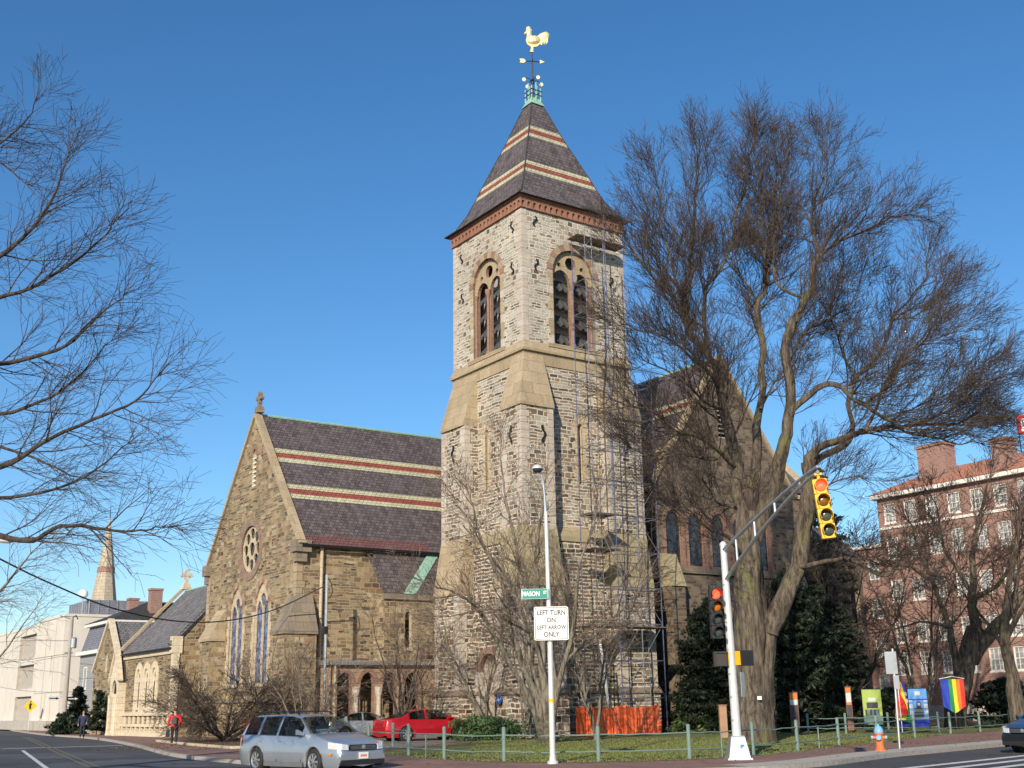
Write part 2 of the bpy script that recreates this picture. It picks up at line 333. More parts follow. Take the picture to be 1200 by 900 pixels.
class MB:
    "collects faces of several materials into one mesh"
    def __init__(s): s.v = []; s.f = []; s.m = []; s.mats = []
    def mi(s, m):
        if m not in s.mats: s.mats.append(m)
        return s.mats.index(m)
    def poly(s, pts, m):
        i = len(s.v); s.v += [tuple(p) for p in pts]; s.f.append(tuple(range(i, i + len(pts)))); s.m.append(s.mi(m))
    def faces(s, pts, fs, m):
        i = len(s.v); s.v += [tuple(p) for p in pts]; k = s.mi(m)
        for f in fs: s.f.append(tuple(i + a for a in f)); s.m.append(k)
    def box(s, x0, x1, y0, y1, z0, z1, m):
        s.hexa([(x0, y0, z0), (x1, y0, z0), (x1, y1, z0), (x0, y1, z0), (x0, y0, z1), (x1, y0, z1), (x1, y1, z1), (x0, y1, z1)], m); return s
    def hexa(s, p, m):
        s.faces(p, [(3, 2, 1, 0), (4, 5, 6, 7), (0, 1, 5, 4), (1, 2, 6, 5), (2, 3, 7, 6), (3, 0, 4, 7)], m); return s
    def tube(s, pts, rs, m, n=8, caps=True):
        pts = [Vector(p) for p in pts]
        if not isinstance(rs, (list, tuple)): rs = [rs] * len(pts)
        ref = None; rings = []
        for i, p in enumerate(pts):
            t = (pts[min(i + 1, len(pts) - 1)] - pts[max(i - 1, 0)])
            t = t.normalized() if t.length > 1e-9 else Vector((0, 0, 1))
            if ref is None:
                ref = t.orthogonal().normalized()
            ref = (ref - t * ref.dot(t)); ref = ref.normalized() if ref.length > 1e-6 else t.orthogonal().normalized()
            bn = t.cross(ref)
            rings.append([p + (ref * cos(2 * pi * k / n) + bn * sin(2 * pi * k / n)) * rs[i] for k in range(n)])
        vs = [q for r_ in rings for q in r_]; fs = []
        for i in range(len(pts) - 1):
            for k in range(n):
                a = i * n + k; b = i * n + (k + 1) % n
                fs.append((a, b, b + n, a + n))
        if caps: fs.append(tuple(range(n - 1, -1, -1))); fs.append(tuple((len(pts) - 1) * n + k for k in range(n)))
        s.faces(vs, fs, m); return s
    def lathe(s, prof, m, n=16, c=(0, 0, 0), ax='z'):
        "prof: list of (r, h) turned about the axis"
        vs = []; fs = []
        for r_, h in prof:
            for k in range(n):
                a = 2 * pi * k / n
                q = (r_ * cos(a), r_ * sin(a), h)
                if ax == 'x': q = (q[2], q[0], q[1])
                if ax == 'y': q = (q[0], q[2], q[1])
                vs.append((q[0] + c[0], q[1] + c[1], q[2] + c[2]))
        for i in range(len(prof) - 1):
            for k in range(n):
                a = i * n + k; b = i * n + (k + 1) % n; fs.append((a, b, b + n, a + n))
        fs.append(tuple(range(n))); fs.append(tuple((len(prof) - 1) * n + k for k in range(n)))
        s.faces(vs, fs, m); return s
    def panel(s, fr, outer, holes, m, jamb=None, depth=0.3):
        "flat wall in frame fr(a, z, d) with holes; hole edges run inward by depth"
        loops = [outer] + holes
        tris = tessellate_polygon([[Vector((a, z, 0)) for a, z in L] for L in loops])
        flat = [p for L in loops for p in L]
        s.faces([fr(a, z, 0) for a, z in flat], [tuple(t) for t in tris], m)
        for L in holes:
            n = len(L)
            for i in range(n):
                a, b = L[i], L[(i + 1) % n]
                s.poly([fr(a[0], a[1], 0), fr(b[0], b[1], 0), fr(b[0], b[1], depth), fr(a[0], a[1], depth)], jamb or m)
        return s
    def slab(s, fr, poly, d0, d1, m, holes=None, jamb=None):
        "extruded flat outline between depths d0 and d1"
        f0 = lambda a, z, d: fr(a, z, d0 + d)
        s.panel(f0, poly, holes or [], m, jamb or m, d1 - d0)
        n = len(poly)
        for i in range(n):
            a, b = poly[i], poly[(i + 1) % n]
            s.poly([fr(a[0], a[1], d0), fr(b[0], b[1], d0), fr(b[0], b[1], d1), fr(a[0], a[1], d1)], jamb or m)
        f1 = lambda a, z, d: fr(a, z, d1)
        s.panel(f1, poly, holes or [], m, jamb or m, 0) if False else s._back(fr, poly, holes or [], d1, m)
        return s
    def _back(s, fr, outer, holes, d1, m):
        loops = [outer] + holes
        tris = tessellate_polygon([[Vector((a, z, 0)) for a, z in L] for L in loops])
        flat = [p for L in loops for p in L]
        s.faces([fr(a, z, d1) for a, z in flat], [tuple(t) for t in tris], m)
    def ring(s, fr, inner, outer, d0, d1, ms):
        "voussoirs between two open outlines of equal length"
        n = len(inner) - 1
        for i in range(n):
            m = ms[i % len(ms)]
            p = [inner[i], inner[i + 1], outer[i + 1], outer[i]]
            s.hexa([fr(a, z, d0) for a, z in p] + [fr(a, z, d1) for a, z in p], m)
        return s
    def build(s, name, parent=None, smooth=False, kind=None):
        me = bpy.data.meshes.new(name); me.from_pydata(s.v, [], s.f)
        for m in s.mats: me.materials.append(m)
        me.polygons.foreach_set("material_index", s.m)
        if smooth: me.polygons.foreach_set("use_smooth", [True] * len(s.f))
        uvl = me.uv_layers.new(name="UVMap"); buf = [0.0] * (len(me.loops) * 2)
        Z = Vector((0, 0, 1)); vs = me.vertices
        for p in me.polygons:
            n = p.normal
            if abs(n.z) > .97: t = Vector((1, 0, 0)); b = Vector((0, 1, 0))
            else:
                t = Z.cross(n).normalized()
                if abs(t.x) > abs(t.y):
                    if t.x < 0: t = -t
                elif t.y < 0: t = -t
                b = n.cross(t)
                if b.z < 0: b = -b
            for li in p.loop_indices:
                co = vs[me.loops[li].vertex_index].co
                buf[li * 2] = co.dot(t) + 50; buf[li * 2 + 1] = co.dot(b) + 50
        uvl.data.foreach_set("uv", buf)
        me.validate(); me.update()
        o = bpy.data.objects.new(name, me); COL.objects.link(o)
        if parent: o.parent = parent
        if kind: o['kind'] = kind
        return o
def mb(): return MB()

def arch(cx, z0, zs, r, h=None, n=13):
    "opening outline going up the right side, over, down the left; h = rise (pointed when > r)"
    h = h or r; pts = [(cx + r, z0)]
    pts += arc(cx, zs, r, h, n)
    pts += [(cx - r, z0)]
    return pts
def arc(cx, zs, r, h=None, n=13):
    h = h or r; out = []
    if h <= r * 1.001:
        for i in range(n + 1):
            a = pi * i / n; out.append((cx + r * cos(a), zs + h * sin(a)))
    else:
        Rr = (r * r + h * h) / (2 * r); am = math.asin(min(1, h / Rr)); k = (n + 1) // 2
        for i in range(k): a = am * i / k; out.append((cx + r - Rr + Rr * cos(a), zs + Rr * sin(a)))
        out.append((cx, zs + h))
        for i in range(k - 1, -1, -1): a = am * i / k; out.append((cx - r + Rr - Rr * cos(a), zs + Rr * sin(a)))
    return out
def circ(cx, cz, r, n=16): return [(cx + r * cos(2 * pi * i / n), cz + r * sin(2 * pi * i / n)) for i in range(n)]
def rect(a0, a1, z0, z1): return [(a0, z0), (a1, z0), (a1, z1), (a0, z1)]
def FU(u0, s=1):   # wall facing -u (s=1) or +u (s=-1): a runs along v
    return lambda a, z, d: (u0 + s * d, a, z)
def FV(v0, s=1):   # wall facing -v or +v: a runs along u
    return lambda a, z, d: (a, v0 + s * d, z)

def text_mesh(parent, body, size, loc, rot, m, name='lettering', ext=.004, xs=1.0, align='CENTER'):
    cu = bpy.data.curves.new(name, 'FONT'); cu.body = body; cu.size = size; cu.extrude = ext; cu.offset = size * .022; cu.align_x = align; cu.align_y = 'CENTER'
    cu.resolution_u = 3
    tmp = bpy.data.objects.new("tmp_text", cu); COL.objects.link(tmp)
    dg = bpy.context.evaluated_depsgraph_get(); dg.update()
    me = bpy.data.meshes.new_from_object(tmp.evaluated_get(dg)); me.name = name
    bpy.data.objects.remove(tmp); bpy.data.curves.remove(cu)
    me.materials.clear(); me.materials.append(m)
    o = bpy.data.objects.new(name, me); COL.objects.link(o); o.parent = parent
    o.location = loc; o.rotation_euler = rot; o.scale = (xs, 1, 1)
    return o
# ------------------------------------------------------------------ the setting: ground, road, pavement
RZ = -0.12
def sheet(name, pts, z, m, kind='structure', thick=None):
    b = mb(); L = [(p[0], p[1]) for p in pts]
    tris = tessellate_polygon([[Vector((x, y, 0)) for x, y in L]])
    b.faces([(x, y, z) for x, y in L], [tuple(t) for t in tris], m)
    if thick:
        for i in range(len(L)):
            a, c = L[i], L[(i + 1) % len(L)]
            b.poly([(*a, z), (*c, z), (*c, z - thick), (*a, z - thick)], m)
    return b.build(name, kind=kind)
sheet('ground', [(-1500, -200), (1500, -200), (1500, 2500), (-1500, 2500)], -.14, M['farground'])
def smooth_line(pts, k=5):
    P = [Vector((p[0], p[1], 0)) for p in pts]; out = []
    for i in range(len(P) - 1):
        a = P[max(i - 1, 0)]; b = P[i]; c = P[i + 1]; d = P[min(i + 2, len(P) - 1)]
        for j in range(k):
            t = j / k
            q = .5 * ((2 * b) + (c - a) * t + (2 * a - 5 * b + 4 * c - d) * t * t + (3 * b - a - 3 * c + d) * t ** 3)
            out.append((q.x, q.y))
    out.append((P[-1].x, P[-1].y)); return out
def offset(line, d):
    out = []
    for i, p in enumerate(line):
        a = Vector(line[max(i - 1, 0)]); b = Vector(line[min(i + 1, len(line) - 1)])
        t = (b - a).normalized(); n = Vector((-t.y, t.x)); out.append((p[0] + n.x * d, p[1] + n.y * d))
    return out
KERB = smooth_line([(-104, 230), (-46, 113), (-29.6, 83.5), (-20.6, 64.5), (-13.6, 48.0), (-9.1, 40.3), (-5.6, 34.6), (-3.0, 32.0), (0, 30.9), (3.5, 30.7), (6.0, 31.3), (8.2, 33.1), (9.9, 35.4), (12.0, 38.2), (16.9, 43.6), (27, 54.5), (70, 100), (160, 190)])
sheet('road', [(-500, -150), (500, -150), (500, 200), (160, 230)] + [(160, 190)] + list(reversed(KERB[:-1])) + [(-500, 230)], RZ, M['asphalt'])
# raised block behind the kerb carrying brick paving, lawn and beds
BACK = [(170, 330), (-180, 330)]
sheet('pavement', KERB + BACK, 0, M['brickpave'], thick=.135)
def strip(name, line, w0, w1, z, m):
    a = offset(line, w0); c = offset(line, w1); b = mb()
    for i in range(len(line) - 1):
        b.poly([(*a[i], z), (*a[i + 1], z), (*c[i + 1], z), (*c[i], z)], m)
        b.poly([(*a[i], z), (*a[i + 1], z), (*a[i + 1], z - .14), (*a[i], z - .14)], m)
    return b.build(name, kind='structure')
strip('kerb', KERB, -.02, .2, .006, M['granite'])
ic = 45
strip('concrete_apron', KERB[50:80], .2, 1.3, .005, M['concrete'])
def G2(x, y): g = gnd(x, y); return (g.x, g.y)
FENCE = [(-5.6, 45.5), (-3.75, 41.7), (-2.35, 38.7), (-.42, 36.3), (2.33, 35.3), (5.05, 35.9), (7.3, 37.8), (9.33, 40.6), (11.72, 44.4), (14.2, 48.0), (17.0, 52.0), (20.3, 56.9), (22.8, 59.8), (25.6, 63.0), (34, 73)]
LAWN = [(p[0], p[1] - .25) for p in smooth_line(FENCE, 3)]
sheet('lawn', LAWN + [(60, 100), (70, 140), (W(45, -4).x, W(45, -4).y), (W(13, .5).x, W(13, .5).y), (W(8, -1).x, W(8, -1).y), (W(-2, -1.4).x, W(-2, -1.4).y), (-3.2, 66.5), (-1.5, 60), (-3.2, 52)], .008, M['lawn'])
sheet('drive', [(-9.4, 46.5), (-6.4, 44.8), (-4.2, 50), (-2.4, 60), (-3.4, 67.5), (-10.5, 74), (-11, 66), (-9.5, 58)], .012, M['drive'])
BED = [(-20.6, 68.5), (-19.3, 66.0), (-15.6, 58.4), (-12.1, 52.3), (-10.2, 53.5), (-9.8, 58), (-11, 66), (-12, 76), (-19, 84), (-22, 80)]
sheet('planting_bed', BED, .016, M['bed'])
# pale edging stone along the bed
b = mb(); E_ = [(-19.9, 66.9), (-19.3, 65.7), (-15.6, 58.2), (-12.4, 52.5), (-11.2, 52.2), (-10.1, 53.3)]
for i in range(len(E_) - 1):
    a = Vector(E_[i]); c = Vector(E_[i + 1]); t = (c - a).normalized(); n = Vector((-t.y, t.x)) * .09
    b.hexa([(a.x - n.x, a.y - n.y, 0), (c.x - n.x, c.y - n.y, 0), (c.x + n.x, c.y + n.y, 0), (a.x + n.x, a.y + n.y, 0), (a.x - n.x, a.y - n.y, .12), (c.x - n.x, c.y - n.y, .12), (c.x + n.x, c.y + n.y, .12), (a.x + n.x, a.y + n.y, .12)], M['sandstone_pale'])
b.build('bed_edging', kind='structure')
# painted road markings (worn), each run one sheet 4 mm above the asphalt
def worn_paint(name, c):
    m, nt, bs = mat(name)
    tc = N(nt, "ShaderNodeTexCoord").outputs["Object"]
    r = ramp(nt, [(0.34, (.09, .09, .09)), (0.44, c)]); nt.links.new(noise_tex(nt, tc, 7, 6, .7), r.inputs[0])
    nt.links.new(r.outputs[0], bs.inputs["Base Color"]); bs.inputs["Roughness"].default_value = .7
    return m
M['roadwhite'] = worn_paint('worn_white_paint', (.62, .62, .60)); M['roadyellow'] = worn_paint('worn_yellow_paint', (.15, .125, .065))
def quad_px(b, pts, m, z=RZ + .004):
    b.poly([tuple(gnd(x, y, z)) for x, y in pts], m)
b = mb()
# crosswalk bars on the right road: long bars seen end on, running along the walk
d = Vector((.69, .72, 0)).normalized(); n = Vector((d.y, -d.x, 0))
st = Vector((8.6, 30.6, RZ + .004))
for k in range(5):
    p = st + n * (.15 + k * .95) + d * (.5 * k)
    q = p + d * (11.5)
    wv = n * .32
    b.poly([p, q, q + wv, p + wv], M['roadwhite'])
b.build('crosswalk_markings', kind='structure')
b = mb()
dl = (Vector((-29.6, 83.5, 0)) - Vector((-13.6, 48, 0))).normalized(); nl = Vector((dl.y, -dl.x, 0))
p0 = Vector((-11.2, 36.6, RZ + .004))
def bar(p, L, w_, m): b.poly([p, p + dl * L, p + dl * L - nl * -w_, p - nl * -w_], m)
for k in range(1): bar(p0 - nl * 2.6 + dl * 2, 24, .16, M['roadwhite'])
for k in range(4): bar(p0 - nl * (5.4 + k * .0) + dl * (6 + k * 6), 2.4, .4, M['roadwhite'])
bar(p0 - nl * 1.0 + dl * 3, 60, .12, M['roadyellow']); bar(p0 - nl * 1.3 + dl * 3, 60, .12, M['roadyellow'])
bar(p0 - nl * 3.4 + dl * 30, .5, 6, M['roadwhite'])
b.build('lane_markings', kind='structure')
# fallen leaves on lawn, bed and pavement edge
b = mb(); rl = random.Random(9); LV = [plain('dead_leaf_' + n_, c_, .9, 0, .2, 3) for n_, c_ in (('brown', (.16, .085, .04)), ('tan', (.28, .19, .10)))]
for _ in range(5200):
    if rl.random() < .35: x, y = rl.uniform(-19, -9.5), rl.uniform(52, 70)
    else: x, y = rl.uniform(-4, 24), rl.uniform(34, 66)
    if y < 33 + abs(x - 3) * .9 and rl.random() < .8: continue
    a_ = rl.uniform(0, pi); s_ = rl.uniform(.03, .065); c_, q_ = cos(a_) * s_, sin(a_) * s_; z = .022
    b.poly([(x - c_, y - q_, z), (x + q_ * .6, y - c_ * .6, z + .02), (x + c_, y + q_, z + .005), (x - q_ * .6, y + c_ * .6, z + .015)], rl.choice(LV))
o = b.build('fallen_leaves', kind='stuff'); tag(o, 'dead brown leaves scattered over lawn, bed and brick pavement', 'leaves')
# tufts of grass along the lawn front and around the posts
b = mb(); rg = random.Random(3)
LL = smooth_line(FENCE, 3)
for _ in range(26000):
    i = rg.randrange(0, len(LL) - 10); t = rg.random(); a = Vector((*LL[i], 0)); c = Vector((*LL[i + 1], 0)); p = a.lerp(c, t)
    tt = (c - a).normalized(); nn = Vector((-tt.y, tt.x, 0)); off = rg.random() ** 1.1 * 20 - .3
    p += nn * off; p.z = .008; a_ = rg.uniform(0, pi); hgt = rg.uniform(.02, .07)
    if p.x < -1.8 and p.y > 44 or p.y > 58 and p.x < 10: continue
    dx = Vector((cos(a_), sin(a_), 0)) * .03
    b.poly([p - dx, p + dx, p + Vector((rg.uniform(-.03, .03), rg.uniform(-.03, .03), hgt))], M['lawn'])
o = b.build('grass', kind='stuff'); tag(o, 'short tufts of winter grass on the lawn behind the green rail fence', 'grass')
# ------------------------------------------------------------------ the church
church = thing('stone_church', 'large rubble stone church with square bell tower, striped slate roofs and gabled wings', 'church', ORG, ROTZ)
T = 7.7
# ---- bell tower walls
b = mb()
winU = arch(3.85, 22.1, 26.75, 1.52); winV = arch(3.72, 22.1, 26.75, 1.52)
S = M['stone_tower']
b.panel(FU(0), rect(0, T, 21.35, 30.3), [winU], S, M['sandstone'], .42)
b.panel(FV(0), rect(0, T, 21.35, 30.3), [winV], S, M['sandstone'], .42)
b.panel(FU(T, -1), rect(0, T, 21.35, 30.3), [winU], S, M['sandstone'], .42)
b.panel(FV(T, -1), rect(0, T, 21.35, 30.3), [winV], S, M['sandstone'], .42)
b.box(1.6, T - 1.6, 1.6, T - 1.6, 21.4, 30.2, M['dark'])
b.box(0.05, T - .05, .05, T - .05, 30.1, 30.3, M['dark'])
slitU = arch(4.0, 13.9, 17.3, .17)
slitU2 = slitU
L_ = M['stone_low']
b.panel(FU(0), rect(0, T, 10.6, 21.35), [slitU], M['stone_mid'], M['sandstone_pale'], .5)
b.panel(FV(0), rect(0, T, 10.6, 21.35), [arch(3.9, 13.9, 17.3, .17)], M['stone_mid'], M['sandstone_pale'], .5)
b.panel(FU(T, -1), rect(0, T, 0, 21.35), [], L_)
b.panel(FV(T, -1), rect(0, T, 0, 21.35), [], L_)
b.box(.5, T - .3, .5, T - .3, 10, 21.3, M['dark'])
door = arch(3.05, .25, 3.45, .98)
b.panel(FU(-.35), rect(-.35, T, 0, 10.7), [door], L_, M['pinkstone'], 1.0)
b.panel(FV(-.35), rect(-.35, T, 0, 10.7), [], L_)
b.poly([(-.35, T, 0), (.0, T, 0), (.0, T, 10.7), (-.35, T, 10.7)], L_); b.poly([(T, -.35, 0), (T, 0, 0), (T, 0, 10.7), (T, -.35, 10.7)], L_)
tower = b.build('bell_tower', church)
def sub(name, b, parent, smooth=False): return b.build(name, parent, smooth)
# bands: belfry sill, mid band
b = mb()
def band(b, o0, o1, z0, z1, zt, m, lo=0.0, hi=T):
    "projecting course: vertical face z0..z1, weathering up to zt"
    A = lo - o1; B = hi + o1; a = lo - o0; c = hi + o0
    lowr = [(A, A), (B, A), (B, B), (A, B)]; top = [(a, a), (c, a), (c, c), (a, c)]
    for i in range(4):
        j = (i + 1) % 4
        b.poly([(*lowr[i], z0), (*lowr[j], z0), (*lowr[j], z1), (*lowr[i], z1)], m)
        b.poly([(*lowr[i], z1), (*lowr[j], z1), (*top[j], zt), (*top[i], zt)], m)
        b.poly([(*lowr[i], z0), (*lowr[j], z0), (*top[j], z0), (*top[i], z0)], m)
band(b, .01, .2, 21.38, 21.52, 21.98, M['sandstone'])
band(b, .0, .06, 20.65, 21.38, 21.39, M['sandstone'])
sub('sill_course', b, tower)
b = mb(); band(b, -.01, .42, 10.45, 10.72, 11.3, M['mossy']); sub('string_course', b, tower)
# corner quoins of the belfry
def quoin(fr_a, name='quoin'):
    pass
rq = random.Random(11)
for (cx, cy, sx, sy) in ((0, 0, 1, 1), (0, T, 1, -1), (T, 0, -1, 1)):
    b = mb(); z = 21.98
    while z < 30.25:
        h = rq.uniform(.34, .5); h = min(h, 30.28 - z)
        la, lb = (.62, .36) if rq.random() < .5 else (.36, .62)
        x0, x1 = sorted((cx - sx * .03, cx + sx * la)); y0, y1 = sorted((cy - sy * .03, cy + sy * lb))
        b.box(x0, x1, y0, y1, z + .008, z + h - .008, M['pinkstone']); z += h
    sub('quoin', b, tower)
# belfry windows
def belfry(fr, cx, name='belfry_window'):
    b = mb()
    n = 13
    inner = [(cx + 1.52, 22.1), ] + arc(cx, 26.75, 1.52, None, n) + [(cx - 1.52, 22.1)]
    outer = [(cx + 1.9, 22.1), ] + arc(cx, 26.75, 1.95, None, n) + [(cx - 1.9, 22.1)]
    b.ring(fr, inner[1:-1], outer[1:-1], -.05, .12, [M['redstone'], M['sandstone']])
    for s in (-1, 1):
        z = 22.1; k = 0
        while z < 26.7:
            h = min(.52, 26.75 - z); w_ = .36 if k % 2 else .5
            a0, a1 = sorted((cx + s * 1.52, cx + s * (1.5 + w_ * .85)))
            b.slab(fr, rect(a0, a1, z + .006, z + h - .006), -.03, .1, M['sandstone'] if k % 3 else M['pinkstone']); z += h; k += 1
    b.slab(fr, rect(cx - 2.0, cx + 2.0, 21.86, 22.1), -.12, .4, M['sandstone'])
    w_ = b.build(name, tower)
    # tracery: two lights under a pierced disc, with red outer shafts
    b = mb(); d0 = .2
    lights = [arch(cx + s * .74, 22.12, 26.25, .64, .72, 9) for s in (-1, 1)]
    out = [(cx + 1.53, 22.1)] + arc(cx, 26.75, 1.53) + [(cx - 1.53, 22.1)]
    b.slab(fr, out, d0, d0 + .22, M['sandstone'], holes=lights + [circ(cx, 27.5, .4)] + [circ(cx + s * .86, 27.28, .15, 10) for s in (-1, 1)], jamb=M['redstone'])
    b.build('tracery', w_)
    b = mb()
    for s in (-1, 0, 1):
        p = fr(cx + s * 1.42, 22.12, .16 if s else .1)
        b.lathe([(.17, 0), (.17, .15), (.1, .25), (.09, 3.6), (.17, 3.9), (.2, 4.15)] if s == 0 else [(.12, 0), (.08, .2), (.08, 3.9), (.14, 4.15)], M['redstone'], 10, p)
    b.build('column', w_)
    for s in (-1, 1):
        for k in range(4):
            b = mb(); z = 22.35 + k * 1.12; a0, a1 = cx + s * .74 - .66, cx + s * .74 + .66
            # sloping board with scalloped lower edge
            low = []; nn = 12
            for i in range(nn + 1):
                a = a0 + (a1 - a0) * i / nn; low.append((a, z - .22 * abs(sin(pi * i / 4)) + .14))
            for i in range(nn):
                p = [fr(low[i][0], low[i][1], .36), fr(low[i + 1][0], low[i + 1][1], .36), fr(low[i + 1][0], z + .8, .95), fr(low[i][0], z + .8, .95)]
                q = [(x, y, zz + .05) for x, y, zz in p]
                b.hexa(p + q, M['louvre'])
            b.build('louvre', w_)
    b = mb()
    b.slab(fr, rect(cx - 2.3, cx + 2.3, 22.0, 28.6), 1.0, 1.05, M['baffle']); b.build('baffle_board', w_)
    return w_
belfry(FU(0), 3.85); belfry(FV(0), 3.72); belfry(FU(T, -1), 3.85)
# iron S anchors
def anchor(fr, a, z):
    b = mb(); pts = []
    for i in range(17):
        t = i / 16; ang = t * 2 - 1
        pts.append((a + .12 * sin(ang * pi * .95), z + ang * .33))
    for i in range(16):
        p0, p1 = pts[i], pts[i + 1]; wv = .05 if 3 < i < 12 else .035
        b.slab(fr, [(p0[0] - wv, p0[1]), (p0[0] + wv, p0[1]), (p1[0] + wv, p1[1] + .01), (p1[0] - wv, p1[1] + .01)], -.09, -.03, M['iron'])
    sub('iron_anchor', b, tower)
for a, z in ((.93, 29.3), (.97, 26.7), (6.68, 29.2), (6.6, 26.5)): anchor(FU(0), a, z)
for a, z in ((.95, 29.6), (.99, 26.85), (6.7, 29.4), (6.7, 26.8)): anchor(FV(0), a, z)
# cornice with little arches
b = mb(); co = .14
for f in (FU(-co), FV(-co), FU(T + co, -1), FV(T + co, -1)):
    holes = []; n = 19; wd = (T + 2 * co) / n
    for i in range(n):
        c = -co + wd * (i + .5); holes.append(arch(c, 30.38, 30.62, .12, .14, 6))
    b.panel(f, rect(-co, T + co, 30.3, 30.98), holes, M['terracotta'], M['terracotta'], .12)
b.box(-.02, T + .02, -.02, T + .02, 30.31, 30.97, M['terracotta'])
b.poly([(-co, -co, 30.3), (T + co, -co, 30.3), (T + co, T + co, 30.3), (-co, T + co, 30.3)], M['terracotta'])
b.box(-.22, T + .22, -.22, T + .22, 30.98, 31.06, M['terracotta'])
b.build('cornice', church)
# spire
c0 = T / 2
prof = [(4.3, 31.07, 'slate'), (3.75, 31.5, 'slate'), (3.22, 32.45, 'slate'), (2.83, 33.42, 'slate_cream'), (2.73, 33.72, 'slate_red'), (2.6, 34.07, 'slate_cream'), (2.49, 34.37, 'slate'), (1.6, 36.66, 'slate_cream'), (1.48, 36.97, 'slate_red'), (1.34, 37.36, 'slate_cream'), (1.23, 37.67, 'slate'), (.34, 40.2, None)]
b = mb()
for i in range(len(prof) - 1):
    h0, z0, m = prof[i]; h1, z1, _ = prof[i + 1]
    A = [(-1, -1), (1, -1), (1, 1), (-1, 1)]
    for k in range(4):
        p, q = A[k], A[(k + 1) % 4]
        b.poly([(c0 + p[0] * h0, c0 + p[1] * h0, z0), (c0 + q[0] * h0, c0 + q[1] * h0, z0), (c0 + q[0] * h1, c0 + q[1] * h1, z1), (c0 + p[0] * h1, c0 + p[1] * h1, z1)], M[m])
b.box(c0 - 4.3, c0 + 4.3, c0 - 4.3, c0 + 4.3, 31.062, 31.069, M['slate_black'])
spire = b.build('spire_roof', church)
b = mb()
for p in ((-1, -1), (1, -1), (-1, 1), (1, 1)):
    b.tube([(c0 + p[0] * h, c0 + p[1] * h, z + .01) for h, z, _ in prof], .045, M['slate_black'], 5)
sub('hip_ridge', b, spire)
b = mb()
b.hexa([(c0 + s * .55, c0 + t * .55, 39.85) for s, t in ((-1, -1), (1, -1), (1, 1), (-1, 1))] + [(c0 + s * .22, c0 + t * .22, 40.55) for s, t in ((-1, -1), (1, -1), (1, 1), (-1, 1))], M['copper'])
cap = sub('copper_cap', b, spire)
b = mb()
for s in (-1, 0, 1):
    for t in (-1, 0, 1):
        if s == 0 and t == 0: continue
        hgt = 1.0 + .35 * ((s + t) % 2)
        b.tube([(c0 + s * .36, c0 + t * .36, 40.2), (c0 + s * .36, c0 + t * .36, 40.2 + hgt)], [.055, .045], M['copper'], 6)
for z in (40.62, 40.95):
    b.tube([(c0 - .42, c0 - .42, z), (c0 + .42, c0 - .42, z), (c0 + .42, c0 + .42, z), (c0 - .42, c0 + .42, z), (c0 - .42, c0 - .42, z)], .03, M['iron'], 5)
sub('copper_cresting', b, spire)
# dark repair patch under the right eave
b = mb(); b.hexa([(4.6, -.47, 31.1), (7.6, -.47, 31.1), (7.3, -.2, 31.33), (4.3, -.2, 31.33), (4.6, -.5, 31.16), (7.6, -.5, 31.16), (7.3, -.23, 31.4), (4.3, -.23, 31.4)], M['slate_black']); sub('missing_slates', b, spire)

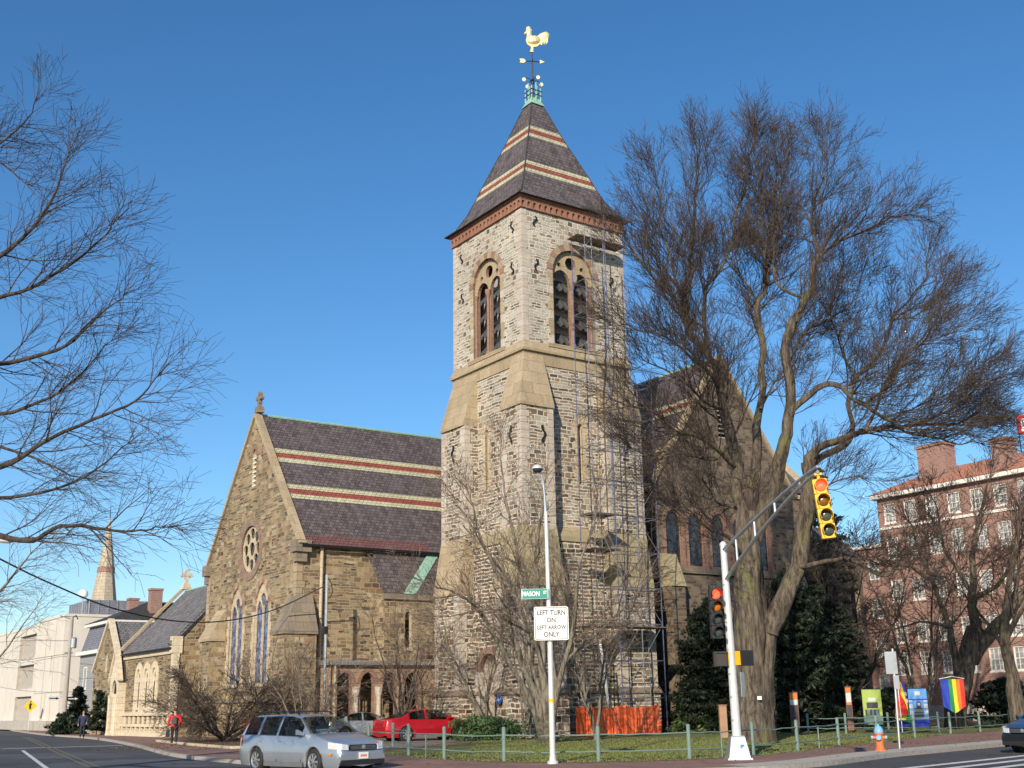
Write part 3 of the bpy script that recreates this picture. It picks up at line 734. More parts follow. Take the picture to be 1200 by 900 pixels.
# ---- clasping buttresses of the tower (upper stage, cap; lower stage, cap; plinth)
def buttress(u0, u1, v0, v1, pu, pv, lowu, lowv, name='buttress'):
    "square pier; pu/pv say on which faces it projects"
    b = mb(); P, Q = .92, 1.38
    U0, V0 = (u0 - P if pu else u0), (v0 - P if pv else v0)
    b.box(U0, u1, V0, v1, 10.6, 17.86, M['stone_mid'])
    U2, V2 = (u0 - Q if pu else u0), (v0 - Q if pv else v0)
    x1, y1 = u1 + (.08 if lowu else 0), v1 + (.08 if lowv else 0)
    b.box(U2, x1, V2, y1, 0, 7.82, M['stone_low'])
    o = b.build(name, church)
    # weatherings
    b = mb(); g = .12
    a = (U0 - (g if pu else 0), V0 - (g if pv else 0), u1 + .06, v1 + .06)
    t = (u0 + .0 if pu else u0, v0 if pv else v0, u1 + .05, v1 + .05)
    def frus(a, t, z0, z1, zt, m):
        lo = [(a[0], a[1]), (a[2], a[1]), (a[2], a[3]), (a[0], a[3])]; hi = [(t[0], t[1]), (t[2], t[1]), (t[2], t[3]), (t[0], t[3])]
        b.hexa([(*p, z0) for p in lo] + [(*p, z1) for p in lo], m)
        b.hexa([(*p, z1) for p in lo] + [(*p, zt) for p in hi], m)
    frus(a, t, 17.84, 18.0, 21.37, M['sandstone'])
    sub('weathering_cap', b, o)
    b = mb()
    a = (U2 - (g if pu else 0), V2 - (g if pv else 0), x1 + .06, y1 + .06); t = (U0 + .01 if pu else u0, V0 + .01 if pv else v0, u1 + .1, v1 + .1)
    frus(a, t, 7.8, 7.95, 11.15, M['mossy'] if pv else M['sandstone'])
    sub('lower_weathering', b, o)
    # quoin strips on the outer arrises
    rr = random.Random(int(u0 * 10 + v0 * 7 + 5))
    for (cx, cy, sx, sy, za, zb) in ((U0, V0, 1, 1, 11.2, 17.84), (u1, V0, -1, 1, 10.9, 17.84), (U0, v1, 1, -1, 10.9, 17.84), (U2, V2, 1, 1, 2.5, 7.8), (x1, V2, -1, 1, 2.5, 7.8), (U2, y1, 1, -1, 2.5, 7.8)):
        if cx == u1 and not pv: continue
        if cy == v1 and not pu: continue
        b = mb(); z = za
        while z < zb - .1:
            h = min(rr.uniform(.34, .5), zb - z); la, lb = (.52, .36) if rr.random() < .5 else (.36, .52)
            X0, X1 = sorted((cx - sx * .035, cx + sx * la)); Y0, Y1 = sorted((cy - sy * .035, cy + sy * lb))
            b.box(X0, X1, Y0, Y1, z + .01, z + h - .01, M['pinkstone'])
            z += h
        sub('quoin', b, o)
    # plinth course
    b = mb(); g = .14
    b.box(U2 - g, x1 + .08, V2 - g, y1 + .08, 0, 2.16, M['stone_low'])
    lo = (U2 - g - .1, V2 - g - .1, x1 + .14, y1 + .14)
    b.box(lo[0], lo[2], lo[1], lo[3], 2.16, 2.28, M['sandstone_dark'])
    b.hexa([(lo[0], lo[1], 2.28), (lo[2], lo[1], 2.28), (lo[2], lo[3], 2.28), (lo[0], lo[3], 2.28), (U2, V2, 2.48), (x1, V2, 2.48), (x1, y1, 2.48), (U2, y1, 2.48)], M['sandstone_dark'])
    sub('plinth', b, o)
    # iron anchor on the pier
    b = mb()
    return o
buttress(0, 1.25, 0, 1.05, True, True, True, True)
buttress(0, 1.0, 5.0, 7.62, True, False, False, False)
buttress(5.15, 7.72, 0, 1.0, False, True, False, False)
for fr, a in ((FU(-.92), .1), (FV(-.92), .55), (FU(-.92), 6.3), (FV(-.92), 6.6)):
    b = mb()
    pts = [(a - .1 * cos(t * 2.6 - .6), 16.3 + t * .33 - .5) for t in [i / 4 for i in range(13)]]
    for i in range(12):
        p, q = pts[i], pts[i + 1]; b.slab(fr, [(p[0] - .06, p[1]), (p[0] + .06, p[1]), (q[0] + .06, q[1]), (q[0] - .06, q[1])], -.1, -.04, M['iron'])
    sub('iron_anchor', b, tower)
# plinth between piers, moulding, door surround
b = mb()
b.box(-.62, -.36, 1.3, 2.15, 0, 2.2, M['stone_low']); b.box(-.62, -.36, 4.1, 5.1, 0, 2.2, M['stone_low']); b.box(1.5, 5.2, -.62, -.36, 0, 2.2, M['stone_low'])
for x0, x1, y0, y1 in ((-.72, -.36, 1.3, 2.15), (-.72, -.36, 4.1, 5.1), (1.5, 5.2, -.72, -.36)): b.box(x0, x1, y0, y1, 2.2, 2.36, M['sandstone_dark'])
sub('base_moulding', b, tower)
b = mb(); fr = FU(-.35)
b.ring(fr, arc(3.05, 3.45, .98), arc(3.05, 3.45, 1.36), -.3, -.0, [M['redstone']])
for s in (-1, 1):
    a0, a1 = sorted((3.05 + s * .98, 3.05 + s * 1.36)); b.slab(fr, rect(a0, a1, 0, 3.45), -.3, .0, M['pinkstone'])
b.slab(fr, rect(2.25, 3.95, 0, .25), -.5, 1.0, M['sandstone_pale'])
dw = b.build('doorway', church)
b = mb(); b.slab(fr, arch(3.05, .25, 3.45, .98), 1.0, 1.06, M['sandstone_dark']); sub('door', b, dw)
# slit surrounds
for fr, c in ((FU(0), 4.0), (FV(0), 3.9)):
    b = mb(); b.ring(fr, arc(c, 17.3, .17, None, 7), arc(c, 17.3, .55, None, 7), -.03, .1, [M['sandstone_pale'], M['sandstone']])
    for s in (-1, 1):
        z = 13.8; k = 0
        while z < 17.2:
            w_ = .34 if k % 2 else .2; a0, a1 = sorted((c + s * .17, c + s * (.17 + w_))); b.slab(fr, rect(a0, a1, z, min(z + .42, 17.3)), -.03, .1, M['sandstone_pale']); z += .43; k += 1
    sub('slit_window', b, tower)

# ---- generic pieces
def lancet(parent, fr, cx, z0, zs, r, rise, mats, lights=2, frame=.26, glass='glass', depth=.4, name='lancet_window', ringm=None, col=None):
    b = mb()
    b.ring(fr, arc(cx, zs, r, rise, 12), arc(cx, zs, r + frame, rise + frame, 12), -.05, .08, ringm or mats)
    for s in (-1, 1):
        z = z0; k = 0
        while z < zs - .05:
            h = min(.5, zs - z); w_ = frame * (.75 if k % 2 else 1.15)
            a0, a1 = sorted((cx + s * r, cx + s * (r + w_))); b.slab(fr, rect(a0, a1, z + .006, z + h - .004), -.03, .08, mats[0]); z += h; k += 1
    b.slab(fr, rect(cx - r - frame, cx + r + frame, z0 - .2, z0), -.1, .2, mats[0])
    o = b.build(name, parent)
    b = mb(); d0 = .07
    holes = []
    if lights == 2:
        rr = r * .43
        holes = [arch(cx + s * r * .5, z0 + .02, zs - .15, rr, rr * 1.6, 8) for s in (-1, 1)] + [circ(cx, zs + rise * .38, r * .36, 12)]
    else: holes = [arch(cx, z0 + .04, zs, r * .85, rise * .85, 8)]
    b.slab(fr, [(cx + r, z0)] + arc(cx, zs, r, rise, 12) + [(cx - r, z0)], d0, d0 + .09, mats[0], holes=holes)
    b.build('tracery', o)
    b = mb(); b.slab(fr, [(cx + r, z0)] + arc(cx, zs, r, rise, 12) + [(cx - r, z0)], d0 + .11, d0 + .14, M[glass]); b.build('glass', o)
    return o
def roof_slope(b, p_eave0, p_eave1, p_ridge1, p_ridge0, bands, base='slate'):
    "slope from eave to ridge with stripes; bands = [(t0, t1, mat)] as fraction of the slope"
    e0, e1, r1, r0 = map(Vector, (p_eave0, p_eave1, p_ridge1, p_ridge0))
    cuts = [0.0]; ms = []
    for t0, t1, m in bands:
        if t0 > cuts[-1] + 1e-6: cuts.append(t0); ms.append(base)
        cuts.append(t1); ms.append(m)
    if cuts[-1] < 1: cuts.append(1.0); ms.append(base)
    for i in range(len(ms)):
        a, c = cuts[i], cuts[i + 1]
        b.poly([e0.lerp(r0, a), e1.lerp(r1, a), e1.lerp(r1, c), e0.lerp(r0, c)], M[ms[i]])
def stripes(c, w_=.034, r_=.04): return [(c - w_ - r_ / 2, c - r_ / 2, 'slate_cream'), (c - r_ / 2, c + r_ / 2, 'slate_red'), (c + r_ / 2, c + r_ / 2 + w_, 'slate_cream')]

# ---- gabled wing (left)
GU, V1, V2_, EV, RZ_ = -9.2, 10.0, 24.5, 11.1, 19.9
VM = (V1 + V2_) / 2
SB = M['stone_brown']
b = mb(); f = FU(GU)
holes = [arch(14.95, 3.15, 7.4, 1.08, 1.7), arch(19.05, 3.15, 7.4, 1.08, 1.7), circ(17.2, 11.35, 1.48, 24), arch(17.15, 15.3, 17.3, .32, .5, 6)]
b.panel(f, [(V1, 0), (V2_, 0), (V2_, EV), (VM, RZ_), (V1, EV)], holes, SB, M['sandstone_pale'], .4)
b.panel(FV(V1), rect(GU, 0, 0, EV), [], SB); b.panel(FV(V1), rect(0, 30, 0, EV), [], SB)
b.panel(FV(V2_, -1), rect(GU, 30, 0, EV), [], SB)
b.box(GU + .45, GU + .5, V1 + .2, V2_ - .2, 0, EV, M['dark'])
wing = b.build('gabled_wing', church)
b = mb()
eo = .35; sl_ = (RZ_ - EV) / (VM - V1)
st_ = stripes(.39) + stripes(.675)
roof_slope(b, (GU + .3, V1 - eo, EV - eo * sl_ + .12), (34, V1 - eo, EV - eo * sl_ + .12), (34, VM, RZ_ + .12), (GU + .3, VM, RZ_ + .12), st_)
roof_slope(b, (GU + .3, V2_ + eo, EV - eo * sl_ + .12), (34, V2_ + eo, EV - eo * sl_ + .12), (34, VM, RZ_ + .12), (GU + .3, VM, RZ_ + .12), st_)
# a red lowest course
b.hexa([(GU + .35, V1 - eo - .01, EV - eo * sl_ + .13), (-.5, V1 - eo - .01, EV - eo * sl_ + .13), (-.5, V1 - eo + .5, EV + (.5 - eo) * sl_ + .135), (GU + .35, V1 - eo + .5, EV + (.5 - eo) * sl_ + .135)] + [(GU + .35, V1 - eo - .01, EV - eo * sl_ + .15), (-.5, V1 - eo - .01, EV - eo * sl_ + .15), (-.5, V1 - eo + .5, EV + (.5 - eo) * sl_ + .155), (GU + .35, V1 - eo + .5, EV + (.5 - eo) * sl_ + .155)], M['slate_wine'])
rf = b.build('striped_roof', church)
b = mb(); b.tube([(GU + .4, VM, RZ_ + .17), (34, VM, RZ_ + .17)], .09, M['copper'], 6); sub('copper_ridge', b, rf)
b = mb(); b.tube([(GU + .1, V1 - eo - .08, EV - eo * sl_ + .05), (0, V1 - eo - .08, EV - eo * sl_ + .05)], .09, M['iron'], 6); sub('gutter', b, rf)
# coping
def coping(parent, uu, va, za, vb, zb, m, w_=.4, th=.16, axis='u', over=.14):
    b = mb()
    d = Vector((vb - va, zb - za)).normalized(); n = Vector((-d.y, d.x)) 
    if n.y < 0: n = -n
    L = [(va, za), (vb, zb), (vb + n.x * th, zb + n.y * th), (va + n.x * th, za + n.y * th)]
    if axis == 'u': fr = lambda a, z, dd: (uu - over + dd, a, z)
    else: fr = lambda a, z, dd: (a, uu - over + dd, z)
    b.slab(fr, L, 0, w_ + over, m); return b.build('gable_coping', parent)
coping(wing, GU, V1 - .35, EV - .42 + .05, VM + .06, RZ_ + .1, M['sandstone'], .35, .2); coping(wing, GU, V2_ + .35, EV - .42 + .05, VM - .06, RZ_ + .1, M['sandstone'], .35, .2)
b = mb()
for v in (V1, V2_): b.box(GU - .3, GU + .7, v - .4, v + .4, EV - .75, EV - .05, M['sandstone_dark']); b.box(GU - .18, GU + .5, v - .25, v + .25, EV - 1.3, EV - .76, M['sandstone_dark'])
sub('kneeler', b, wing)
def stone_cross(parent, fr, a, z, s, m, d=(-.0, .25)):
    b = mb(); d0, d1 = d
    b.slab(fr, [(a - .32 * s, z), (a + .32 * s, z), (a + .2 * s, z + .4 * s), (a - .2 * s, z + .4 * s)], d0 - .1, d1 + .1, m)
    for da, dz in ((1, 0), (-1, 0), (0, 1), (0, -1)):
        b.slab(fr, circ(a + da * .28 * s, z + .95 * s + dz * .28 * s, .15 * s, 8), d0, d1, m)
    b.slab(fr, rect(a - .1 * s, a + .1 * s, z + .4 * s, z + .95 * s), d0 + .01, d1 - .01, m); b.slab(fr, rect(a - .26 * s, a + .26 * s, z + .86 * s, z + 1.04 * s), d0 + .02, d1 - .02, m)
    return b.build('gable_cross', parent)
stone_cross(wing, FU(GU + .1), VM, RZ_ + .3, 1.05, M['sandstone_dark'])
for cx in (14.95, 19.05): lancet(wing, f, cx, 3.15, 7.6, .95 - .05, 1.5, [M['sandstone_pale'], M['sandstone']], ringm=[M['redstone'], M['sandstone_dark'], M['redstone']], frame=.42) if False else lancet(wing, f, cx, 3.15, 7.4, 1.08, 1.7, [M['sandstone_pale']], ringm=[M['redstone'], M['sandstone']], frame=.36)
# rose window
b = mb(); n = 24
b.ring(f, [(17.2 + 1.48 * cos(2 * pi * i / n), 11.35 + 1.48 * sin(2 * pi * i / n)) for i in range(n + 1)], [(17.2 + 1.98 * cos(2 * pi * i / n), 11.35 + 1.98 * sin(2 * pi * i / n)) for i in range(n + 1)], -.05, .1, [M['redstone'], M['sandstone_dark']])
rose = b.build('rose_window', wing)
b = mb(); hs = [circ(17.2, 11.35, .44, 14)] + [circ(17.2 + .98 * cos(2 * pi * k / 8), 11.35 + .98 * sin(2 * pi * k / 8), .36, 12) for k in range(8)]
b.slab(f, circ(17.2, 11.35, 1.48, 24), .1, .2, M['sandstone_pale'], holes=hs); b.build('tracery', rose)
b = mb(); b.slab(f, circ(17.2, 11.35, 1.48, 24), .24, .28, M['glass_dark']); b.build('glass', rose)
b = mb(); b.ring(f, arc(17.15, 17.3, .32, .5, 6), arc(17.15, 17.3, .62, .85, 6), -.04, .06, [M['redstone']])
for k in range(7): b.hexa([f(16.83, 15.35 + k * .3, .05), f(17.47, 15.35 + k * .3, .05), f(17.47, 15.52 + k * .3, .35), f(16.83, 15.52 + k * .3, .35)] + [f(16.83, 15.41 + k * .3, .05), f(17.47, 15.41 + k * .3, .05), f(17.47, 15.58 + k * .3, .35), f(16.83, 15.58 + k * .3, .35)], M['white'])
sub('louvred_slit', b, wing)
b = mb(); f2 = FU(GU)
b.slab(f2, rect(V1, V2_, 0, 2.05), -.3, -.002, SB); b.slab(f2, rect(V1 - .05, V2_, 2.05, 2.2), -.42, -.002, M['sandstone_dark'])
b.slab(FV(V1), rect(GU + 1.0, -5, 2.05, 2.2), -.1, -.002, M['sandstone_dark'])
sub('plinth', b, wing)
# corner quoin strips
rr = random.Random(5)
for v, sy in ((V1, 1), (V2_, -1)):
    b = mb(); z = 2.3
    while z < EV - 1.4:
        h = rr.uniform(.35, .5); la, lb = (.5, .36) if rr.random() < .5 else (.36, .5)
        y0, y1 = sorted((v - sy * .03, v + sy * lb)); b.box(GU - .03, GU + la, y0, y1, z + .01, z + h - .01, M['sandstone']); z += h
    sub('quoin', b, wing)
# buttresses of the wing: right corner clasping, left one
def wbut(u0, u1, v0, v1, top, low, name='buttress'):
    b = mb(); b.box(u0, u1, v0, v1, 0, low, SB); o = b.build(name, wing)
    b = mb(); g = .1
    lo = [(u0 - g, v0 - g), (u1 + .05, v0 - g), (u1 + .05, v1 + g), (u0 - g, v1 + g)]
    hi = [(GU - .02, v0 + (.75 if v0 < V1 else 0)), (u1 + .04, v0 + (.75 if v0 < V1 else 0)), (u1 + .04, v1), (GU - .02, v1)]
    b.hexa([(*p, low - .02) for p in lo] + [(*p, low + .15) for p in lo], M['sandstone_dark'] if v0 < V1 else M['sandstone'])
    b.hexa([(*p, low + .15) for p in lo] + [(*p, top) for p in hi], M['sandstone_dark'] if v0 < V1 else M['sandstone'])
    b.build('weathering_cap', wing) if False else sub('weathering_cap', b, wing)
wbut(GU - 1.0, GU + .95, V1 - .85, V1 + .75, 7.9, 5.7)
wbut(GU - 1.0, GU + .2, 20.9, 22.6, 7.9, 5.9)
# rainwater pipes
b = mb(); b.tube([(-7.73, V1 - .16, EV - .15), (-7.73, V1 - .16, .1)], .1, M['sandstone_pale'], 8); b.build('downpipe', church)
b = mb(); b.tube([(-8.45, 7.6, 8.85), (-8.4, 7.6, 0)], .085, M['galv'], 8); b.box(-8.55, -8.35, 7.45, 7.6, 5.6, 6.0, M['black'])
b.tube([(-8.4, 7.6, 8.7), (-8.15, 7.65, 8.4), (-8.0, 7.7, 7.9), (-8.2, 7.65, 7.6), (-8.4, 7.6, 7.5)], .025, M['black'], 5)
o = b.build('service_mast'); o.location = ORG; o.rotation_euler = (0, 0, ROTZ); tag(o, 'slim grey service mast with cable loop before the church wing wall', 'mast')
# ---- arcade porch
AV = 8.0
b = mb(); fa = FV(AV)
hs = [arch(-7.0 + k * 1.42, .1, 2.95, .45, .62, 10) for k in range(4)]
b.panel(fa, rect(-7.75, -.9, 0, 3.95), hs, M['tanstone'], M['redstone'], .4)
for k in range(4): b.ring(fa, arc(-7.0 + k * 1.42, 2.95, .45, .62, 10), arc(-7.0 + k * 1.42, 2.95, .68, .85, 10), -.03, .05, [M['redstone']])
b.panel(FU(-7.75), rect(AV, V1, 0, 3.95), [], M['tanstone'])
b.panel(FV(V1 - .02), rect(-7.7, -.9, 0, 3.9), [arch(-5.3, .1, 2.3, .55, .6), arch(-3.4, .9, 2.3, .3, .4)], SB, SB, .2)
arc_ = b.build('arcade_porch', church)
for k in range(5):
    b = mb(); x = -7.71 + k * 1.42
    if k in (1, 2, 3): b.lathe([(.2, .1), (.2, .35), (.14, .45), (.13, 2.2), (.22, 2.5), (.25, 2.75)], M['pinkstone'], 10, (x, AV - .02, 0)); sub('column', b, arc_)
b = mb(); b.slab(FV(V1 - .1), arch(-5.3, .1, 2.3, .5, .5), 0, .05, M['terracotta']); sub('door', b, arc_)
b = mb()
b.hexa([(-8.0, AV - .3, 3.95), (-.9, AV - .3, 3.95), (-.9, V1, 4.0), (-8.0, V1, 4.0), (-8.0, AV - .3, 4.13), (-.9, AV - .3, 4.13), (-.9, V1, 4.3), (-8.0, V1, 4.3)], M['galv'])
b.tube([(-7.75, AV - .3, 3.9), (-7.75, AV - .3, .1)], .06, M['sandstone_pale'], 6)
sub('lean_to_roof', b, arc_)
# ---- mid block between wing and tower
b = mb(); BV = 8.7
b.panel(FV(BV), rect(-4.2, 0, 4.1, 8.0), [arch(-2.6, 4.9, 6.8, .22, .3, 6)], SB, M['sandstone_pale'], .3)
b.panel(FU(-4.2), rect(BV, V1, 4.1, 8.0), [], SB)
mid = b.build('link_block', church)
b = mb(); b.slab(FV(BV), rect(-4.35, 0, 7.75, 8.05), -.15, -.003, M['sandstone_dark']); b.slab(FV(BV), rect(-2.85, -2.35, 4.8, 5.0), -.08, .1, M['sandstone_pale']); sub('eaves_course', b, mid)
b = mb()
b.poly([(-4.35, BV - .15, 8.05), (-3.0, BV - .15, 8.05), (-4.9, V1 - .02, 10.8), (-4.9, V1 - .02, 10.8)][:3], M['slate'])
b.poly([(-4.3, BV - .15, 8.05), (-3.0, BV - .15, 8.05), (-.3, V1 - .05, 10.85), (-4.5, V1 - .05, 10.85)], M['slate'])
b.poly([(-3.0, BV - .15, 8.06), (.6, BV - .15, 8.06), (.6, V1 - .1, 10.87), (-.3, V1 - .1, 10.87)], M['slate'])
b.poly([(-3.05, BV - .18, 8.1), (-2.2, BV - .18, 8.1), (.3, V1 - .15, 10.9), (-.5, V1 - .15, 10.9)], M['copper'])
sub('link_roof', b, mid)
# ---- cross wing with gable to the right of the tower
XV, XA, XB, XE, XR = 1.0, 10.6, 22.6, 15.1, 23.7
XM = (XA + XB) / 2
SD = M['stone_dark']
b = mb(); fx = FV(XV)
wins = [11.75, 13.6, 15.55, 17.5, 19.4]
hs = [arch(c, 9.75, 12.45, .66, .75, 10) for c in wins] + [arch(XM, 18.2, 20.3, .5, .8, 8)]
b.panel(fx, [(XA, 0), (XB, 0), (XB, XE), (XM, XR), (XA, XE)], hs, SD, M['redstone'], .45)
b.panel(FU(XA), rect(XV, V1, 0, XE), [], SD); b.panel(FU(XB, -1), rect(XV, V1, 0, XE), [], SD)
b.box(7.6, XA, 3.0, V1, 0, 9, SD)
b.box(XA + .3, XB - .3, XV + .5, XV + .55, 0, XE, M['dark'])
xw = b.build('cross_wing', church)
b = mb(); xs = (XR - XE) / (XM - XA); st2 = stripes(.235) + stripes(.625)
for e, s in ((XA, -1), (XB, 1)):
    roof_slope(b, (e + s * .3, XV + .3, XE - .3 * xs + .12), (e + s * .3, 21, XE - .3 * xs + .12), (XM, 21, XR + .12), (XM, XV + .3, XR + .12), st2)
xr = b.build('cross_wing_roof', church)
b = mb(); b.tube([(XM, XV + .3, XR + .16), (XM, 21, XR + .16)], .09, M['copper'], 6); sub('copper_ridge', b, xr)
coping(xw, XV, XA - .3, XE - .35, XM + .06, XR + .1, M['sandstone'], .4, .22, 'v'); coping(xw, XV, XB + .3, XE - .35, XM - .06, XR + .1, M['sandstone'], .4, .22, 'v')
for c in wins: lancet(xw, fx, c, 9.75, 12.45, .66, .75, [M['redstone']], lights=1, frame=.26, glass='glass_dark')
b = mb()
for k in range(8): b.hexa([fx(XM - .5, 18.25 + k * .3, .05), fx(XM + .5, 18.25 + k * .3, .05), fx(XM + .5, 18.4 + k * .3, .4), fx(XM - .5, 18.4 + k * .3, .4)] + [fx(XM - .5, 18.31 + k * .3, .05), fx(XM + .5, 18.31 + k * .3, .05), fx(XM + .5, 18.46 + k * .3, .4), fx(XM - .5, 18.46 + k * .3, .4)], M['baffle'])
sub('louvred_opening', b, xw)
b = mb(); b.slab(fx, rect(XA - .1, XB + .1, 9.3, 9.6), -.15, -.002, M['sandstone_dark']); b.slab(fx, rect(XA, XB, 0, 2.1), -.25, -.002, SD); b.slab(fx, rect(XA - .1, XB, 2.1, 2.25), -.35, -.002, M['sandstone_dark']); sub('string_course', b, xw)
for u in (XA, XB - 1.1):
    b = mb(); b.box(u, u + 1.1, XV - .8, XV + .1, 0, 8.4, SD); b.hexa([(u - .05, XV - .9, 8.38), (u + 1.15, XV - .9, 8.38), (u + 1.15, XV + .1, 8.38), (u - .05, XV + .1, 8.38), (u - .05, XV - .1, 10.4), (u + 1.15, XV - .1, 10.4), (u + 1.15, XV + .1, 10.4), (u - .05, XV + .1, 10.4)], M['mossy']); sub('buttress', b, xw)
# ---- lower block to the right
b = mb()
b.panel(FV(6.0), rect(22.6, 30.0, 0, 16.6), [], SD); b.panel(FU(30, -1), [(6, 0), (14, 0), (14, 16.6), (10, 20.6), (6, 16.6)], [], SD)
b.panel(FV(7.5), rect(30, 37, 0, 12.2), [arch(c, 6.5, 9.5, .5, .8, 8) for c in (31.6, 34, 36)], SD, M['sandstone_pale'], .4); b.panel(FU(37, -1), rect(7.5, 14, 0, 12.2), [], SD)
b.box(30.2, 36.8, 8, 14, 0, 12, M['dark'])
east = b.build('end_block', church)
b = mb(); b.poly([(22.4, 5.7, 16.4), (30.0, 5.7, 16.4), (30.0, 10, 20.7), (22.4, 10, 20.7)], M['slate']); b.poly([(22.4, 14.3, 16.4), (30.0, 14.3, 16.4), (30.0, 10, 20.7), (22.4, 10, 20.7)], M['slate'])
b.poly([(30, 7.2, 12.1), (37.2, 7.2, 12.1), (37.2, 10.5, 15.0), (30, 10.5, 15.0)], M['slate']); b.poly([(30, 14, 12.1), (37.2, 14, 12.1), (37.2, 10.5, 15.0), (30, 10.5, 15.0)], M['slate'])
er = b.build('end_roof', church)
b = mb(); b.tube([(22.4, 10, 20.75), (30, 10, 20.75)], .08, M['copper'], 6); sub('copper_ridge', b, er)
b = mb(); b.hexa([(29.8, 5.7, 16.35), (30.2, 5.7, 16.35), (30.2, 10, 20.65), (29.8, 10, 20.65), (29.8, 5.6, 16.75), (30.2, 5.6, 16.75), (30.2, 10, 21.05), (29.8, 10, 21.05)], M['sandstone_pale']); b.box(22.6, 30.1, 5.85, 5.99, 16.0, 16.3, M['sandstone_pale']); sub('gable_coping', b, east)
b = mb(); b.tube([(30.4, 7.3, 12.2), (30.4, 7.3, .1)], .08, M['trimwhite'], 6); b.build('downpipe', church)

# ---- weathervane
wv = thing('weathervane', 'gilded rooster weathervane with arrow above the tower spire', 'weathervane', W(c0, c0, 40.5), R(8))
b = mb(); b.tube([(0, 0, 0), (0, 0, 3.6)], [.06, .04], M['iron'], 8); b.lathe([(.05, 0), (.13, .08), (.05, .16)], M['iron'], 8, (0, 0, 1.3)); b.build('rod', wv)
b = mb(); b.tube([(-.6, 0, 2.8), (.6, 0, 2.8)], .035, M['iron'], 6); b.tube([(0, -.3, 2.8), (0, .3, 2.8)], .03, M['iron'], 6)
ar = b.build('arrow_shaft', wv)
b = mb(); fr = lambda a, z, d: (a, d, z)
b.slab(fr, [(-.86, 2.66), (-.6, 2.64), (-.4, 2.8), (-.6, 2.96), (-.86, 2.94), (-.78, 2.8)], -.03, .03, M['gold']); b.build('arrow_tail', wv)
b = mb(); b.slab(fr, [(.52, 2.66), (.84, 2.8), (.52, 2.94)], -.03, .03, M['gold']); b.build('arrow_head', wv)
b = mb()
for k in range(4):
    a = k * pi / 2 + .4; c, s = cos(a), sin(a)
    b.tube([(0, 0, 1.0), (c * .25, s * .25, 1.45), (c * .55, s * .55, 1.4), (c * .62, s * .62, 1.15)], .025, M['iron'], 5)
b.build('scroll_bracket', wv)
for k in range(4):
    a = k * pi / 2 + .4; b = mb(); x, y = cos(a) * .68, sin(a) * .68
    b.slab(lambda aa, z, d: (x + aa, y + d, z), [(-.13, 1.2), (-.03, 1.1), (.1, 1.16), (.14, 1.3), (.02, 1.4), (-.1, 1.34)], -.02, .02, M['gold']); b.build('gilt_leaf', wv)
# rooster: outline with rounded body thickness
rp_ = [(-.30, .0), (-.22, .06), (-.18, .38), (-.42, .55), (-.52, .85), (-.45, 1.15), (-.42, 1.42), (-.62, 1.33), (-.60, 1.45), (-.46, 1.56), (-.50, 1.70), (-.36, 1.66), (-.34, 1.78), (-.22, 1.68), (-.12, 1.73), (-.12, 1.55), (-.15, 1.25), (-.02, 1.0), (.22, .95), (.30, 1.25), (.52, 1.45), (.85, 1.42), (1.0, 1.15), (.98, .85), (.85, .62), (.82, .9), (.72, .6), (.66, .85), (.56, .55), (.42, .62), (.2, .42), (-.02, .38), (-.05, .06), (.02, 0)]
b = mb(); sc_ = 1.0
outl = [(x * sc_ + .12, z * sc_) for x, z in rp_]
cxr = sum(p[0] for p in outl) / len(outl)
for sgn in (-1, 1):
    layers = [(1.0, .045), (.93, .10)]
b.slab(lambda a, z, d: (a, d, 3.5 + z), outl, -.06, .06, M['gold'])
def ell(cx, cz, rx, rz, ry, n=12, k=7, rot=0):
    vs = []; fs = []
    for i in range(k + 1):
        ph = pi * i / k
        for j in range(n):
            th = 2 * pi * j / n; x = rx * cos(ph); y = ry * sin(ph) * cos(th); z = rz * sin(ph) * sin(th)
            vs.append((cx + x * cos(rot) - z * sin(rot), y, cz + x * sin(rot) + z * cos(rot)))
    for i in range(k):
        for j in range(n):
            a = i * n + j; c = i * n + (j + 1) % n; fs.append((a, c, c + n, a + n))
    return vs, fs
for e in ((.0, .9, .5, .36, .26, .15), (-.28, 1.45, .34, .17, .15, 1.35), (-.32, 1.78, .17, .17, .13, 0), (.75, 1.25, .42, .3, .1, .9)):
    vs, fs = ell(e[0] + .12, 3.5 + e[1], e[2], e[3], e[4], rot=e[5]); b.faces(vs, fs, M['gold'])
b.build('rooster', wv)
# ------------------------------------------------------------------ chapel
SP = M['creamstone']
chapel = thing('stone_chapel', 'low stone chapel with grey slate roof and triple arched windows, left of gabled wing', 'chapel', ORG, ROTZ)
CU, CA, CB, CE = -11.0, 25.0, 36.6, 5.75
CRU, CRZ = -6.6, 10.5
f = FU(CU)
b = mb(); hs = [arch(c, 1.75, 4.0, .42, .55, 8) for c in (32.3, 30.6, 28.9)]
b.panel(f, rect(CA, CB, 0, CE), hs, SB, SP, .14)
b.panel(FV(CA), [(CU, 0), (-2.2, 0), (-2.2, CE), (CRU, CRZ), (CU, CE)], [], SB); b.panel(FV(CB, -1), [(CU, 0), (-2.2, 0), (-2.2, CE), (CRU, CRZ), (CU, CE)], [], SB)
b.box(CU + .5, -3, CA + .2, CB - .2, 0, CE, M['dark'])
cw = b.build('wall', chapel)
b = mb()
b.slab(f, rect(CA, CB, 5.3, CE), -.12, -.003, SP); b.slab(f, rect(CA, CB, 1.35, 1.6), -.2, -.003, SP); b.slab(f, rect(CA, CB, 0, .25), -.3, -.003, SP); b.slab(f, rect(CA, CB, .62, .8), -.28, -.003, SP)
v = CA + .3
while v < CB: b.slab(f, rect(v, v + .22, .25, .62), -.26, -.003, SP); b.slab(f, rect(v, v + .3, .8, 1.35), -.1, -.003, SP); v += 1.05
b.build('string_course', cw)
